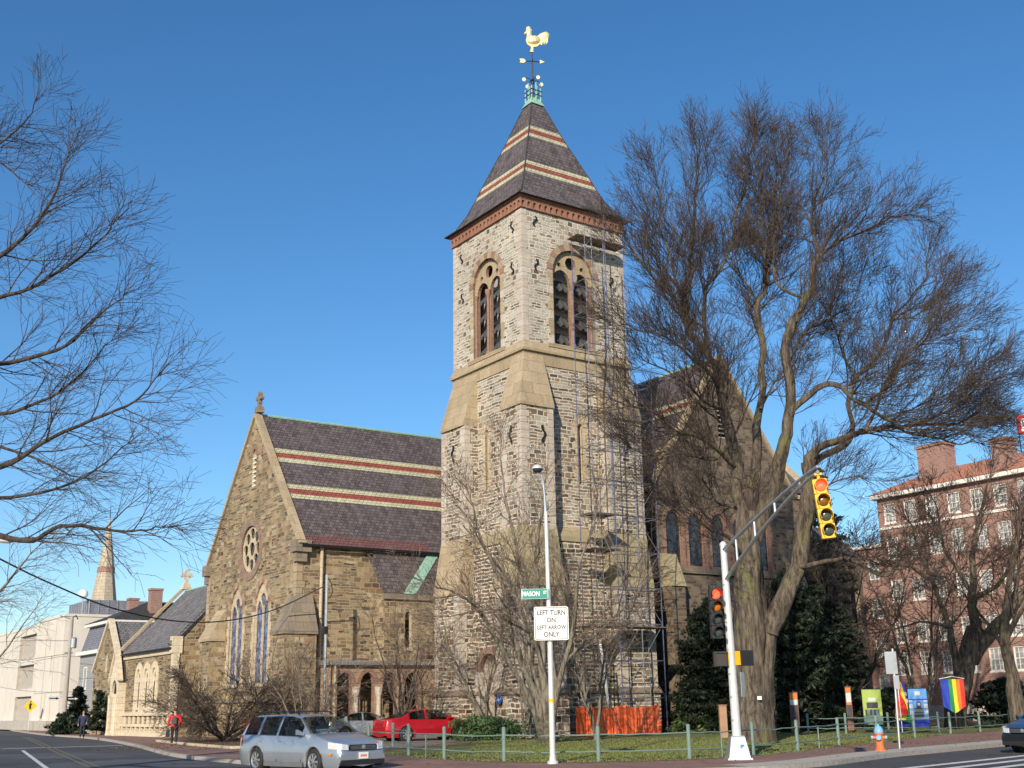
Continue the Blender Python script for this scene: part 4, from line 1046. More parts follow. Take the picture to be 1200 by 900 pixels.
for c in (32.3, 30.6, 28.9):
    b = mb(); b.ring(f, arc(c, 4.0, .42, .55, 8), arc(c, 4.0, .8, .98, 8), -.1, .06, [SP])
    for s in (-1, 1):
        a0, a1 = sorted((c + s * .42, c + s * .8)); b.slab(f, rect(a0, a1, 1.6, 4.0), -.1, .06, SP)
    w_ = b.build('arched_window', chapel)
    b = mb(); b.slab(f, arch(c, 1.75, 4.0, .42, .55, 8), .02, .06, SP, holes=[arch(c, 1.9, 3.35, .27, .34, 6), circ(c, 4.02, .22, 10)]); b.build('tracery', w_)
    b = mb(); b.slab(f, arch(c, 1.75, 4.0, .42, .55, 8), .08, .12, M['glass_dark']); b.build('glass', w_)
b = mb()
b.poly([(CU - .25, CA, CE - .1), (CU - .25, CB, CE - .1), (CRU, CB, CRZ), (CRU, CA, CRZ)], M['slate_grey'])
b.poly([(-1.95, CA, CE - .1), (-1.95, CB, CE - .1), (CRU, CB, CRZ), (CRU, CA, CRZ)], M['slate_grey'])
cr = b.build('roof', chapel)
b = mb(); b.tube([(CU - .3, CA, CE - .12), (CU - .3, CB, CE - .12)], .07, M['iron'], 6); b.build('gutter', cr)
b = mb(); b.tube([(CRU, CA, CRZ + .03), (CRU, CB, CRZ + .03)], .06, M['copper'], 6); b.build('ridge', cr)
coping(chapel, CA, CU - .3, CE + .05, CRU, CRZ + .25, M['slate_grey'], .4, .2, 'v', .0)
coping(chapel, CB, CU - .3, CE + .05, CRU, CRZ + .25, M['sandstone'], .35, .16, 'v', .2)
b = mb(); b.box(CU - .25, CU + .45, CA - .1, CA + .4, 5.3, 6.4, SP); b.box(CU - .15, CU + .3, CA - .08, CA + .28, 0, 5.3, SP); b.build('kneeler', chapel)
stone_cross(chapel, FV(CB - .1), CRU, CRZ + .15, 1.15, SP, (-.1, .15))
# porch gable
PA, PB = 36.5, 43.2; PM = (PA + PB) / 2
f = FU(CU - .25)
b = mb()
b.panel(f, [(PA, 0), (PB, 0), (PB, 4.7), (PM, 8.3), (PA, 4.7)], [arch(PM, 4.6, 5.6, .35, .55, 8), arch(41.8, 1.4, 3.3, .3, .4, 6)], SB, SP, .3)
b.panel(FV(PA), rect(CU - .25, -4, 0, 4.7), [], SB); b.panel(FV(PB, -1), rect(CU - .25, -4, 0, 4.7), [], SB)
pw = b.build('porch_gable', chapel)
b = mb(); b.slab(f, arch(PM, 4.6, 5.6, .35, .55, 8), .15, .25, M['glass_dark']); b.slab(f, arch(41.8, 1.4, 3.3, .3, .4, 6), .15, .25, M['glass_dark']); b.build('glass', pw)
b = mb(); b.poly([(CU - .2, PA - .2, 4.6), (-5, PA - .2, 4.6), (-5, PM, 8.35), (CU - .2, PM, 8.35)], M['slate_grey']); b.poly([(CU - .2, PB + .2, 4.6), (-5, PB + .2, 4.6), (-5, PM, 8.35), (CU - .2, PM, 8.35)], M['slate_grey']); b.build('porch_roof', chapel)
coping(pw, CU - .25, PA - .15, 4.6, PM + .05, 8.4, SP, .3, .22); coping(pw, CU - .25, PB + .15, 4.6, PM - .05, 8.4, SP, .3, .22)
# portal with its own small steep gable
QU = CU - .55; f = FU(QU); QC = 36.4
b = mb()
b.panel(f, [(QC - 1.05, 0), (QC + 1.05, 0), (QC + 1.05, 3.9), (QC, 5.9), (QC - 1.05, 3.9)], [arch(QC, .2, 3.1, .62, .8, 10)], SP, SP, .2)
b.panel(FV(QC - 1.05), rect(QU, CU, 0, 3.9), [], SP); b.panel(FV(QC + 1.05, -1), rect(QU, CU - .25, 0, 3.9), [], SP)
b.slab(f, rect(QC - .6, QC + .6, 2.7, 2.9), .1, .3, SP); b.lathe([(.12, .2), (.09, .4), (.09, 2.5), (.13, 2.7)], SP, 8, (QU + .06, QC, 0))
for s in (-1, 1): b.lathe([(.14, .0), (.1, .3), (.1, 2.6), (.15, 2.8)], SP, 8, (QU - .05, QC + s * .8, 0))
po = b.build('portal', chapel)
b = mb(); b.slab(f, arch(QC, .2, 3.1, .62, .8, 10), .2, .25, M['dark']); b.build('door', po)
b = mb(); b.poly([(QU, QC - 1.15, 3.75), (CU, QC - 1.15, 3.75), (CU, QC, 5.95), (QU, QC, 5.95)], M['slate_black']); b.poly([(QU, QC + 1.15, 3.75), (CU, QC + 1.15, 3.75), (CU, QC, 5.95), (QU, QC, 5.95)], M['slate_black']); b.build('portal_roof', po)
coping(po, QU, QC - 1.15, 3.75, QC + .03, 6.0, SP, .25, .16); coping(po, QU, QC + 1.15, 3.75, QC - .03, 6.0, SP, .25, .16)

# ------------------------------------------------------------------ rectangular sash window helper
def sash(fr, a0, a1, z0, z1, parent, fm='trimwhite', nh=2, nv=3, name='window', depth=.1, arched=False):
    b = mb(); t = .09
    b.slab(fr, rect(a0, a1, z0, z1), -.03, .06, M[fm], holes=[rect(a0 + t, a1 - t, z0 + t, z1 - t)])
    b.slab(fr, rect(a0 - .06, a1 + .06, z0 - .1, z0), -.1, .04, M[fm])
    o = b.build(name, parent)
    b = mb()
    zm = (z0 + z1) / 2
    b.slab(fr, rect(a0 + t, a1 - t, zm - .03, zm + .03), .0, .05, M[fm])
    for i in range(1, nh + 1):
        a = a0 + (a1 - a0) * i / (nh + 1); b.slab(fr, rect(a - .018, a + .018, z0 + t, z1 - t), .01, .045, M[fm])
    for k in range(1, nv + 1):
        z = z0 + (z1 - z0) * k / (nv + 1)
        if abs(z - zm) > .05: b.slab(fr, rect(a0 + t, a1 - t, z - .015, z + .015), .012, .043, M[fm])
    b.slab(fr, rect(a0 + t * .9, a1 - t * .9, z0 + t * .9, z1 - t * .9), .05, .06, M['blindglass'])
    b.build('pane', o)
    return o
# ------------------------------------------------------------------ grey mansard house
hou = thing('mansard_house', 'grey clapboard house with blue-grey mansard roof and two brick chimneys behind the chapel', 'house', ORG, ROTZ)
HU, HA, HB, HR = -9.3, 47.0, 55.2, 2.0
b = mb(); b.panel(FU(HU), rect(HA, HB, 0, 6.4), [], M['greyclap']); b.panel(FV(HA), rect(HU, HR, 0, 6.4), [], M['greyclap']); b.panel(FU(HR, -1), rect(HA, HB, 0, 6.4), [], M['greyclap']); b.panel(FV(HB, -1), rect(HU, HR, 0, 6.4), [], M['greyclap']); b.build('wall', hou)
b = mb(); q = .5
lo = [(HU, HA), (HR, HA), (HR, HB), (HU, HB)]; hi = [(HU + q, HA + q), (HR - q, HA + q), (HR - q, HB - q), (HU + q, HB - q)]
b.hexa([(*p, 6.7) for p in lo] + [(*p, 8.8) for p in hi], M['mansard']); b.build('mansard_roof', hou)
b = mb(); b.box(HU - .35, HR + .35, HA - .35, HB + .35, 6.4, 6.7, M['trimwhite']); b.box(HU + .1, HR - .1, HA + .1, HB - .1, 8.8, 9.05, M['trimwhite']); b.build('cornice', hou)
b = mb(); c = [(HU + .05, HA + .05), (HR - .05, HA + .05), (HR - .05, HB - .05), (HU + .05, HB - .05)]
rz = 10.9; r0, r1 = (HU + 4.3, (HA + HB) / 2, rz), (HR - 4.3, (HA + HB) / 2, rz)
c = [(*p, 9.06) for p in c]
b.poly([c[0], c[1], r1, r0], M['slate_black']); b.poly([c[1], c[2], r1], M['slate_black']); b.poly([c[2], c[3], r0, r1], M['slate_black']); b.poly([c[3], c[0], r0], M['slate_black']); b.build('hip_roof', hou)
for u, v, s, z in ((-5.5, 48.6, 1.0, 11.7), (-6.7, 50.6, .8, 11.0)):
    b = mb(); b.box(u, u + s, v, v + .8, 9.2, z, M['brickred']); b.box(u - .06, u + s + .06, v - .06, v + .86, z, z + .18, M['brickred']); b.build('chimney', hou)
for a in (49.2, 52.7): 
    w_ = sash(lambda aa, z, d: (HU + .12 + (z - 6.7) * .2 + d, aa, z), a, a + 1.1, 6.95, 8.6, hou, name='dormer_window')
    sash(FU(HU), a, a + 1.0, 3.6, 5.4, hou); sash(FU(HU), a, a + 1.0, .8, 2.6, hou)
sash(FV(HA), -8.3, -7.3, 3.6, 5.4, hou)
# ------------------------------------------------------------------ pale concrete block
wb = thing('concrete_building', 'pale concrete office block with dark windows and rooftop screen, far left', 'building', ORG, ROTZ)
CP = M['concrete_pale']; WU, WA = -7.4, 69.4
b = mb()
hs = []
b.panel(FV(WA), rect(WU, 12, 0, 10.9), [rect(x, x + 1.5, z, z + 2.2) for z in (1.3, 4.6, 7.9) for x in (-4.9, -1.5, 1.9, 5.3)], CP, CP, .5)
nb = [rect(81, 88.6, z, z + 2.5) for z in (.9, 4.2, 7.4)]
b.panel(FU(WU), rect(WA, 80, 0, 10.9), [rect(73.4, 74.0, 5.2, 7.2), rect(74.8, 75.2, 1.5, 3.5)], CP, CP, .5)
b.panel(FU(WU), rect(80, 90, 0, 10.6), nb, CP, M['concrete'], .35); b.slab(FU(WU), rect(80.2, 89.8, .5, 10.4), .35, .4, M['concrete'])
b.panel(FU(WU), rect(90, 104, 0, 10.6), [], CP); 
b.panel(FU(12, -1), rect(WA, 104, 0, 10.9), [], CP); b.poly([(WU, WA, 10.7), (12, WA, 10.7), (12, 104, 10.5), (WU, 104, 10.5)], CP)
b.box(WU + 1.7, 11.5, WA + .8, 103, 0, 10.4, M['winglass'])
for z in (3.6, 7.0): b.slab(FU(WU), rect(WA, 80, z, z + .06), -.03, -.003, M['concrete']); b.slab(FV(WA), rect(WU, 12, z, z + .06), -.03, -.003, M['concrete'])
for v in (72.5, 76.3): b.slab(FU(WU), rect(v, v + .07, 0, 10.8), -.04, -.003, M['concrete'])
b.build('wall', wb)
b = mb(); b.box(WU - .08, 12.1, WA - .08, 80.1, 10.9, 11.15, CP); b.box(WU - .05, 12.1, 80.1, 104, 10.6, 10.8, CP); b.build('parapet', wb)
b = mb(); b.box(-3.5, 6.5, 76, 84, 11.1, 13.2, M['mansard'])
for k in range(11): b.box(-3.56, -3.5, 76 + k * .8, 76.08 + k * .8, 11.1, 13.25, M['galv']); b.box(-3.5 + k * .98, -3.42 + k * .98, 75.94, 76, 11.1, 13.25, M['galv'])
b.build('rooftop_screen', wb)
b = mb(); b.box(WU - .9, WU - .02, 70, 103, 0, .9, M['concrete']); b.build('planter_wall', wb)
ball = thing('roof_globe_lamp', 'white globe on a short mast at the edge of the rooftop screen', 'lamp', W(-4.2, 76, 11.1), ROTZ)  # white globe of a satellite dish, gives no light
b = mb(); b.tube([(0, 0, 0), (0, 0, 2.2)], .06, M['galv'], 6); b.build('mast', ball)
vs, fs = ell(0, 2.65, .5, .5, .5, 14, 10); b = mb(); b.faces(vs, fs, M['white']); b.build('globe', ball, True)
# ------------------------------------------------------------------ far church spire
fsp = thing('church_spire', 'slender pale stone church spire rising behind the rooftops on the left', 'spire', (-52.6, 150, 0), R(20))
b = mb(); b.box(-2, 2, -2, 2, 0, 12.0, M['spirestone']); b.build('tower', fsp)
b = mb(); n = 8; 
prf = [(1.9, 12.0), (1.62, 15.0), (1.05, 18.9), (1.12, 18.95), (1.06, 19.6), (.98, 19.65), (.06, 26.0)]
b.lathe(prf[:3], M['spirestone'], n); b.lathe(prf[2:6], M['redstone'], n); b.lathe(prf[5:], M['spirestone'], n); s_ = b.build('spire', fsp)
b = mb(); b.tube([(0, 0, 25.8), (0, 0, 27.4)], [.07, .03], M['iron'], 5); b.build('finial', s_)
# ------------------------------------------------------------------ brick hall on the right
bh = thing('brick_hall', 'long red brick college hall with orange tile roof and white sash windows, right', 'building', ORG, ROTZ)
BU, BA, BB, BH = 42.0, -14.0, 9.3, 17.55
BR = M['brickred']; f = FU(BU)
cols = [7.6 + .0 - k * 2.02 for k in range(10)]; rows = [(15.55, 17.1), (13.1, 14.8), (10.6, 12.3), (8.2, 9.8), (5.95, 7.55), (3.7, 5.2), (1.2, 2.8)]
rows = [(15.5, 17.1), (12.6, 14.3), (9.2, 10.9), (5.95, 7.6), (3.5, 5.2)]
hs = [rect(c, c + 1.12, z0, z1) for c in cols for z0, z1 in rows]
b = mb(); b.panel(f, rect(BA, BB, 0, BH), hs, BR, BR, .12); b.panel(FV(BB, -1), rect(BU, BU + 12, 0, BH), [], BR); b.panel(FV(BA), rect(BU, BU + 12, 0, BH), [], BR)
b.box(BU + .4, BU + 11.6, BA + .3, BB - .3, 0, BH - .1, M['dark'])
b.build('wall', bh)
for z0, z1 in rows:
    for c in cols: sash(FU(BU + .08), c, c + 1.12, z0, z1, bh, nh=2, nv=3)
b = mb(); b.slab(f, rect(BA, BB + .3, BH, BH + .35), -.45, 12.4, M['trimwhite']); b.slab(f, rect(BA, BB, 15.0, 15.2), -.08, -.003, M['trimwhite']); b.slab(f, rect(BA, BB, 0, 1.1), -.12, -.003, M['concrete']); b.build('cornice', bh)
b = mb(); e = .5; z = BH + .35
c = [(BU - e, BA, z), (BU - e, BB + e, z), (BU + 12 + e, BB + e, z), (BU + 12 + e, BA, z)]; r0, r1 = (BU + 6, BA, z + 2.5), (BU + 6, BB - 1.5, z + 2.5)
b.poly([c[0], c[1], r1, r0], M['roof_orange']); b.poly([c[1], c[2], r1], M['roof_orange']); b.poly([c[2], c[3], r0, r1], M['roof_orange']); b.build('tile_roof', bh)
for v, s, zz in ((3.2, 2.6, 21.3), (-2.2, 1.3, 20.6)):
    b = mb(); b.box(BU + 1.2, BU + 2.6, v, v + s, 17.6, zz, BR); b.box(BU + 1.1, BU + 2.7, v - .1, v + s + .1, zz, zz + .25, BR); b.build('chimney', bh)
b = mb(); b.panel(FU(BU + .8), rect(BB, 22, 0, 13.8), [rect(c, c + 1.1, z0, z0 + 1.6) for c in (10.4, 12.6, 14.8, 17, 19.2) for z0 in (11.2, 8.0, 4.9, 2.0)], BR, BR, .3)
b.box(BU + 1.4, BU + 9, BB + .4, 21.5, 0, 13.4, M['winglass']); b.slab(FU(BU + .8), rect(BB, 22, 13.8, 14.1), -.2, 9, M['trimwhite']); b.build('annexe_wall', bh)
for c in (10.4, 12.6, 14.8, 17, 19.2):
    for z0 in (11.2, 8.0, 4.9, 2.0): sash(FU(BU + .9), c, c + 1.1, z0, z0 + 1.6, bh, nh=1, nv=1)
# entrance arch
b = mb(); b.ring(f, arc(-6.3, 2.3, .8), arc(-6.3, 2.3, 1.2), -.25, -.004, [M['trimwhite']])
for s in (-1, 1):
    a0, a1 = sorted((-6.3 + s * .8, -6.3 + s * 1.2)); b.slab(f, rect(a0, a1, 0, 2.3), -.25, -.004, M['trimwhite'])
b.slab(f, arch(-6.3, 0, 2.3, .8), -.02, -.004, M['winglass']); b.build('entrance', bh)
# red roof sign
rs = thing('roof_sign', 'red framed sign with pale letter on a steel rack over the brick hall roof', 'sign', (43.4, 96, 18.5), R(10))
b = mb(); fr = lambda a, z, d: (a, d, z)
b.slab(fr, rect(-.55, 1.3, 4.6, 6.25), 0, .25, M['redpaint'] if 'redpaint' in M else M['lens_red'], holes=[rect(-.3, 1.05, 4.83, 6.02)]); b.build('frame', rs)
b = mb(); b.slab(fr, rect(-.32, 1.07, 4.81, 6.04), .1, .16, M['white']); b.build('face', rs)
b = mb()
for a in (-.4, 1.2): b.tube([(a, .3, 0), (a, .3, 6.0)], .05, M['iron'], 6)
b.tube([(-.4, .3, 2.0), (1.2, .3, 4.2)], .03, M['iron'], 5); b.build('rack', rs)
b = mb(); b.slab(fr, [(-.2, 5.75), (-.02, 5.75), (.3, 5.0), (.12, 5.0)], .06, .1, M['mansard']); b.build('letter_stroke', rs)

# ------------------------------------------------------------------ scaffolding on the tower's right face
sc = thing('scaffolding', 'tall tubular steel scaffolding against the right face of the church tower', 'scaffolding', ORG, ROTZ)
BL = plain('blue_scaffold_tube', (.12, .15, .26), .5, .4, .2, 5); GR = plain('grey_scaffold_tube', (.26, .27, .30), .5, .5, .2, 5)
def pole(p, q, m, r=.03, name='upright'):
    b = mb(); b.tube([p, q], r, m, 6); b.build(name, sc)
xs_ = [2.35, 3.85, 5.4, 6.9]; ys_ = [-3.0, -1.75]
tops = {2.35: 28.6, 3.85: 29.6, 5.4: 21.0, 6.9: 20.2}
for i, x in enumerate(xs_):
    for j, y in enumerate(ys_): pole((x, y, 0), (x, y, tops[x] - j * .6), BL if (i + j) % 2 else GR)
for y in (-1.2,): pole((5.2, y, 11), (5.2, y, 29.2), GR); pole((6.9, y, 11), (6.9, y, 29.1), GR)
z = 1.9
while z < 29:
    L = [x for x in xs_ if tops[x] > z]
    for y in ys_: pole((L[0], y, z), (L[-1], y, z), BL, .024, 'ledger')
    for x in L: pole((x, ys_[0], z), (x, ys_[1], z), GR, .022, 'transom')
    z += 1.95
for k in range(14):
    z = 1.9 + k * 1.95
    a, c = (2.35, 3.85) if k % 2 else (3.85, 2.35)
    pole((a, -3.0, z), (c, -3.0, z + 1.95), GR, .016, 'brace')
    if z < 18: a, c = (5.4, 6.9) if k % 2 else (6.9, 5.4); pole((a, -3.0, z), (c, -3.0, z + 1.95), GR, .016, 'brace')
    if z < 12: pole((3.85, -3.0, z), (5.4, -3.0, z + 1.95), GR, .016, 'brace')
for (x0, x1, y0, y1, z) in ((1.9, 7.3, -3.15, -1.55, 5.62), (2.2, 4.1, -3.1, -1.6, 9.75), (3.2, 7.0, -1.25, -.2, 28.85), (2.3, 4.0, -3.0, -1.7, 11.7)):
    b = mb(); n = 5
    for k in range(n):
        ya = y0 + (y1 - y0) * k / n; b.box(x0, x1, ya + .01, ya + (y1 - y0) / n - .01, z, z + .05, plain('scaffold_board', (.16, .12, .08), .9) if k == 0 else b.mats[0])
    b.build('platform', sc)
# long leaning ladder-like brace
for dx in (0, .4):
    pole((2.5 + dx, -3.3, 10.8), (5.3 + dx, -3.3, 5.7), GR, .025, 'ladder_rail')
pole((3.0, -3.1, 0), (2.2, -3.3, 4.9), M['white'], .07, 'debris_chute')
# orange safety netting
def netmat():
    m, nt, bs = mat('orange_safety_net')
    uv = N(nt, "ShaderNodeUVMap").outputs[0]
    br = N(nt, "ShaderNodeTexBrick"); nt.links.new(uv, br.inputs["Vector"]); br.offset = 0
    br.inputs["Scale"].default_value = 1; br.inputs["Brick Width"].default_value = .07; br.inputs["Row Height"].default_value = .045; br.inputs["Mortar Size"].default_value = .016; br.inputs["Mortar Smooth"].default_value = 0
    r = ramp(nt, [(.3, (.60, .07, .008)), (.7, (.85, .13, .018))]); nt.links.new(noise_tex(nt, uv, 3), r.inputs[0]); nt.links.new(r.outputs[0], bs.inputs["Base Color"])
    tr = N(nt, "ShaderNodeBsdfTransparent"); mx = N(nt, "ShaderNodeMixShader"); out = nt.nodes["Material Output"]
    sb = N(nt, "ShaderNodeMath", operation='MAXIMUM'); sb.inputs[1].default_value = .34; nt.links.new(br.outputs["Fac"], sb.inputs[0])
    nt.links.new(sb.outputs[0], mx.inputs[0]); nt.links.new(tr.outputs[0], mx.inputs[1]); nt.links.new(bs.outputs[0], mx.inputs[2]); nt.links.new(mx.outputs[0], out.inputs[0])
    bs.inputs["Roughness"].default_value = .5
    return m
M['orange_net'] = netmat()
net = thing('safety_netting', 'bright orange plastic safety netting round the foot of the scaffolding', 'netting', ORG, ROTZ)
b = mb(); n = 60; x0, x1 = .95, 6.0
cs = []
for i in range(n + 1):
    x = x0 + (x1 - x0) * i / n; cs.append((x, -3.45 + .05 * sin(i * .9) + .04 * sin(i * 2.3), 1.5 + .05 * sin(i * .23 + 1) - .06 * abs(sin(i * pi / 15))))
for i in range(n):
    a, c = cs[i], cs[i + 1]; b.faces([(a[0], a[1], .05), (c[0], c[1], .05), (c[0], c[1] + .03, c[2]), (a[0], a[1] + .03, a[2])], [(0, 1, 2, 3)], M['orange_net'])
b.build('net', net)
b = mb(); b.poly([(.95, -3.45, .05), (1.3, -2.2, .05), (1.3, -2.2, 1.5), (.95, -3.45, 1.5)], M['orange_net']); b.build('net_return', net)
for x in (1.0, 2.6, 4.2, 5.95):
    b = mb(); b.tube([(x, -3.38, 0), (x, -3.38, 1.62)], .025, M['iron'], 6); b.build('stake', net)
# round blue plaque
pq = thing('round_plaque', 'round blue plaque with white lines on the tower pier beside the doorway', 'plaque', W(-1.58, .48, 1.93), ROTZ)
b = mb(); b.lathe([(.24, -.12), (.24, -.16), (.22, -.18)], plain('blue_enamel', (.02, .10, .42), .3), 20, ax='x'); b.build('disc', pq)
b = mb(); 
for z, w_ in ((.06, .14), (.0, .3), (-.06, .26), (.12, .06)): b.box(-.19, -.182, -w_ / 2, w_ / 2, z - .012, z + .012, M['white'])
b.build('lettering', pq)
# ------------------------------------------------------------------ green rail fences
def fence(name, pts, label, skip=(), h=1.0, mids=(), gap=None):
    o = thing(name, label, 'fence')
    F = M['fencegreen']
    for i, p in enumerate(pts):
        if i in skip: continue
        b = mb(); b.tube([(p[0], p[1], 0), (p[0], p[1], h - .03), (p[0], p[1], h)], [.06, .06, .035], F, 10); b.build('post', o)
    for i in range(len(pts) - 1):
        a = Vector((*pts[i], 0)); c = Vector((*pts[i + 1], 0)); rg = random.Random(i + 3)
        segs = [(0, 1)]
        if gap and i == gap[0]: segs = [(0, gap[1]), (gap[2], 1)]
        for z in (h * .76, h * .29):
            for s0, s1 in segs:
                P = []
                for k in range(7):
                    t = s0 + (s1 - s0) * k / 6; q = a.lerp(c, t); q.z = z - .035 * sin(pi * t) * rg.uniform(.2, 1.3); P.append(q)
                b = mb(); b.tube(P, .021, F, 6); b.build('rail', o)
        if i in mids:
            q = a.lerp(c, .5); b = mb(); b.tube([(q.x, q.y, 0), (q.x, q.y, h * .76)], .022, F, 6); b.build('picket', o)
    return o
fence('rail_fence', FENCE, 'grey-green pipe rail fence curving along the brick pavement in front of the lawn', mids=(1, 3, 5, 7), gap=(3, .33, .40))
bfp = [(15.2, 71.0), (16.8, 68.5), (18.2, 66.0), (19.6, 63.4), (22.8, 59.8)]
fence('rail_fence', [(14.5, 60.5), (16.3, 60.2), (18.3, 59.8), (20.6, 59.3)], 'short grey-green rail fence standing farther back on the shaded lawn by the banners', mids=())
fence('rail_fence', [(-5.2, 50.5), (-4.2, 46.5)], 'single far panel of green rail fence beside the red sedan')

# ------------------------------------------------------------------ street lamp with signs
LX, LY = .98, 34.6
lamp = thing('street_lamp', 'tall slim white-painted lamp post with curved arm beside the fence', 'street lamp', (LX, LY, 0))
b = mb(); b.tube([(0, 0, 0), (0, 0, .25), (0, 0, 3.2), (-.03, 0, 7.2)], [.12, .085, .075, .055], M['silverpole'], 12); b.lathe([(.16, 0), (.16, .05), (.1, .1)], M['silverpole'], 12); b.build('pole', lamp)
b = mb(); b.tube([(-.03, 0, 7.15), (-.05, 0, 7.7), (-.09, 0, 8.15), (-.18, -.02, 8.45)], [.05, .035, .032, .03], M['galv'], 8); b.build('arm', lamp)
b = mb(); b.lathe([(.03, .1), (.1, .08), (.17, 0), (.17, -.03)], M['silverpole'], 14, (-.26, -.1, 8.52)); hd = b.build('lamp_head', lamp)
b = mb(); b.lathe([(.16, -.03), (.14, -.1), (.08, -.14)], M['winglass'], 14, (-.26, -.1, 8.52)); b.build('lens', hd)
b = mb(); b.lathe([(.083, 1.68), (.083, 1.78)], M['yellow'], 12); b.build('tape_band', lamp)
def signboard(name, label, cat, loc, rz, w, h, face, border, lines, txt, corner=.06):
    o = thing(name, label, cat, loc, rz)
    fr = lambda a, z, d: (a, d, z)
    def rr(w, h, r):
        L = []
        for cx, cz, a0 in ((w / 2 - r, h / 2 - r, 0), (-w / 2 + r, h / 2 - r, 90), (-w / 2 + r, -h / 2 + r, 180), (w / 2 - r, -h / 2 + r, 270)):
            for k in range(5): a = R(a0 + k * 22.5); L.append((cx + r * cos(a), cz + r * sin(a)))
        return L
    b = mb(); b.slab(fr, rr(w, h, corner), 0, .012, face); pl = b.build('panel', o)
    if border:
        b = mb(); b.slab(fr, rr(w * .95, h * .95, corner * .7), -.004, -.001, border, holes=[rr(w * .915, h * .915, corner * .6)]); b.build('border', o)
    for s, size, x, z, xs in lines:
        text_mesh(o, s, size, (x, -.006, z), (pi / 2, 0, 0), txt, ext=.003, xs=xs)
    return o
BLK = M['black']; SG = plain('street_sign_green', (.0, .22, .17), .5, 0, .05)
signboard('traffic_sign', 'white rectangular LEFT TURN ON LEFT ARROW ONLY sign on the lamp post', 'traffic sign', (1.03, 34.45, 3.9), R(-3), 1.0, .96, M['white'], BLK,
    [('LEFT TURN', .2, 0, .30, .84), ('ON', .2, 0, .09, .84), ('LEFT ARROW', .165, 0, -.12, .84), ('ONLY', .2, 0, -.32, .84)], BLK)
signboard('street_name_sign', 'green MASON ST street name sign on the lamp post', 'street sign', (.57, 34.5, 4.76), R(-3), .82, .3, SG, M['white'], [('MASON', .19, -.12, -.0, .8), ('ST', .13, .30, .03, .8)], M['white'], .02)

# ------------------------------------------------------------------ traffic signal pole and heads
SX, SY = 6.37, 35.3
tp = thing('signal_pole', 'silver traffic signal pole with double mast arm on a flared metal base', 'signal pole', (SX, SY, 0))
b = mb()
def frustum(b, w0, w1, z0, z1, m):
    b.hexa([(s * w0, t * w0, z0) for s, t in ((-1, -1), (1, -1), (1, 1), (-1, 1))] + [(s * w1, t * w1, z1) for s, t in ((-1, -1), (1, -1), (1, 1), (-1, 1))], m)
frustum(b, .36, .35, 0, .05, M['galv']); frustum(b, .31, .20, .05, .62, M['galv']); frustum(b, .20, .18, .62, .66, M['galv']); bs_ = b.build('base', tp); 
b = mb(); b.poly([(.03, -.3105 + .02, .12), (.2, -.3105 + .02, .12), (.15, -.24, .42), (.04, -.243, .42)], plain('blue_spray_paint', (.05, .2, .6), .6)); b.build('graffiti', bs_)
b = mb(); b.tube([(0, 0, .66), (-.02, 0, 3.4), (-.04, 0, 6.2)], [.135, .115, .095], M['silverpole'], 16); b.lathe([(.115, 0), (.1, .08), (.03, .14)], M['silverpole'], 12, (-.04, 0, 6.18)); b.build('pole', tp)
b = mb()
for z in (1.1, 1.75, 2.4, 3.1, 3.9, 5.0): b.lathe([(.142 - z * .008, -.02), (.142 - z * .008, .02)], M['galv'], 16, (-.01 - z * .005, 0, z))
b.build('strap', tp)
AE = Vector((at(958, 549, 27.6) - Vector((SX, SY, 0))))
b = mb(); up_ = [(-.04, 0, 6.05)]; lo_ = [(-.03, 0, 5.15)]
A0 = Vector((-.04, 0, 6.05)); B0 = Vector((-.03, 0, 5.15)); AEn = AE
def arm_top(t): 
    p = A0.lerp(AEn, t); p.z = A0.z + (AEn.z + .05 - A0.z) * (1 - (1 - t) ** 1.25); return p
def arm_bot(t):
    p = B0.lerp(AEn, t); p.z = B0.z + (AEn.z - .08 - B0.z) * (1 - (1 - t) ** 1.35); return p
b.tube([arm_top(i / 12) for i in range(13)], [.06 - .022 * i / 12 for i in range(13)], M['galv'], 10)
b.tube([arm_bot(i / 12) for i in range(13)], [.06 - .022 * i / 12 for i in range(13)], M['galv'], 10)
b.build('mast_arm', tp)
for t in (.16, .38, .6): b = mb(); b.tube([arm_top(t), arm_bot(t)], .035, M['galv'], 8); b.build('strut', tp)
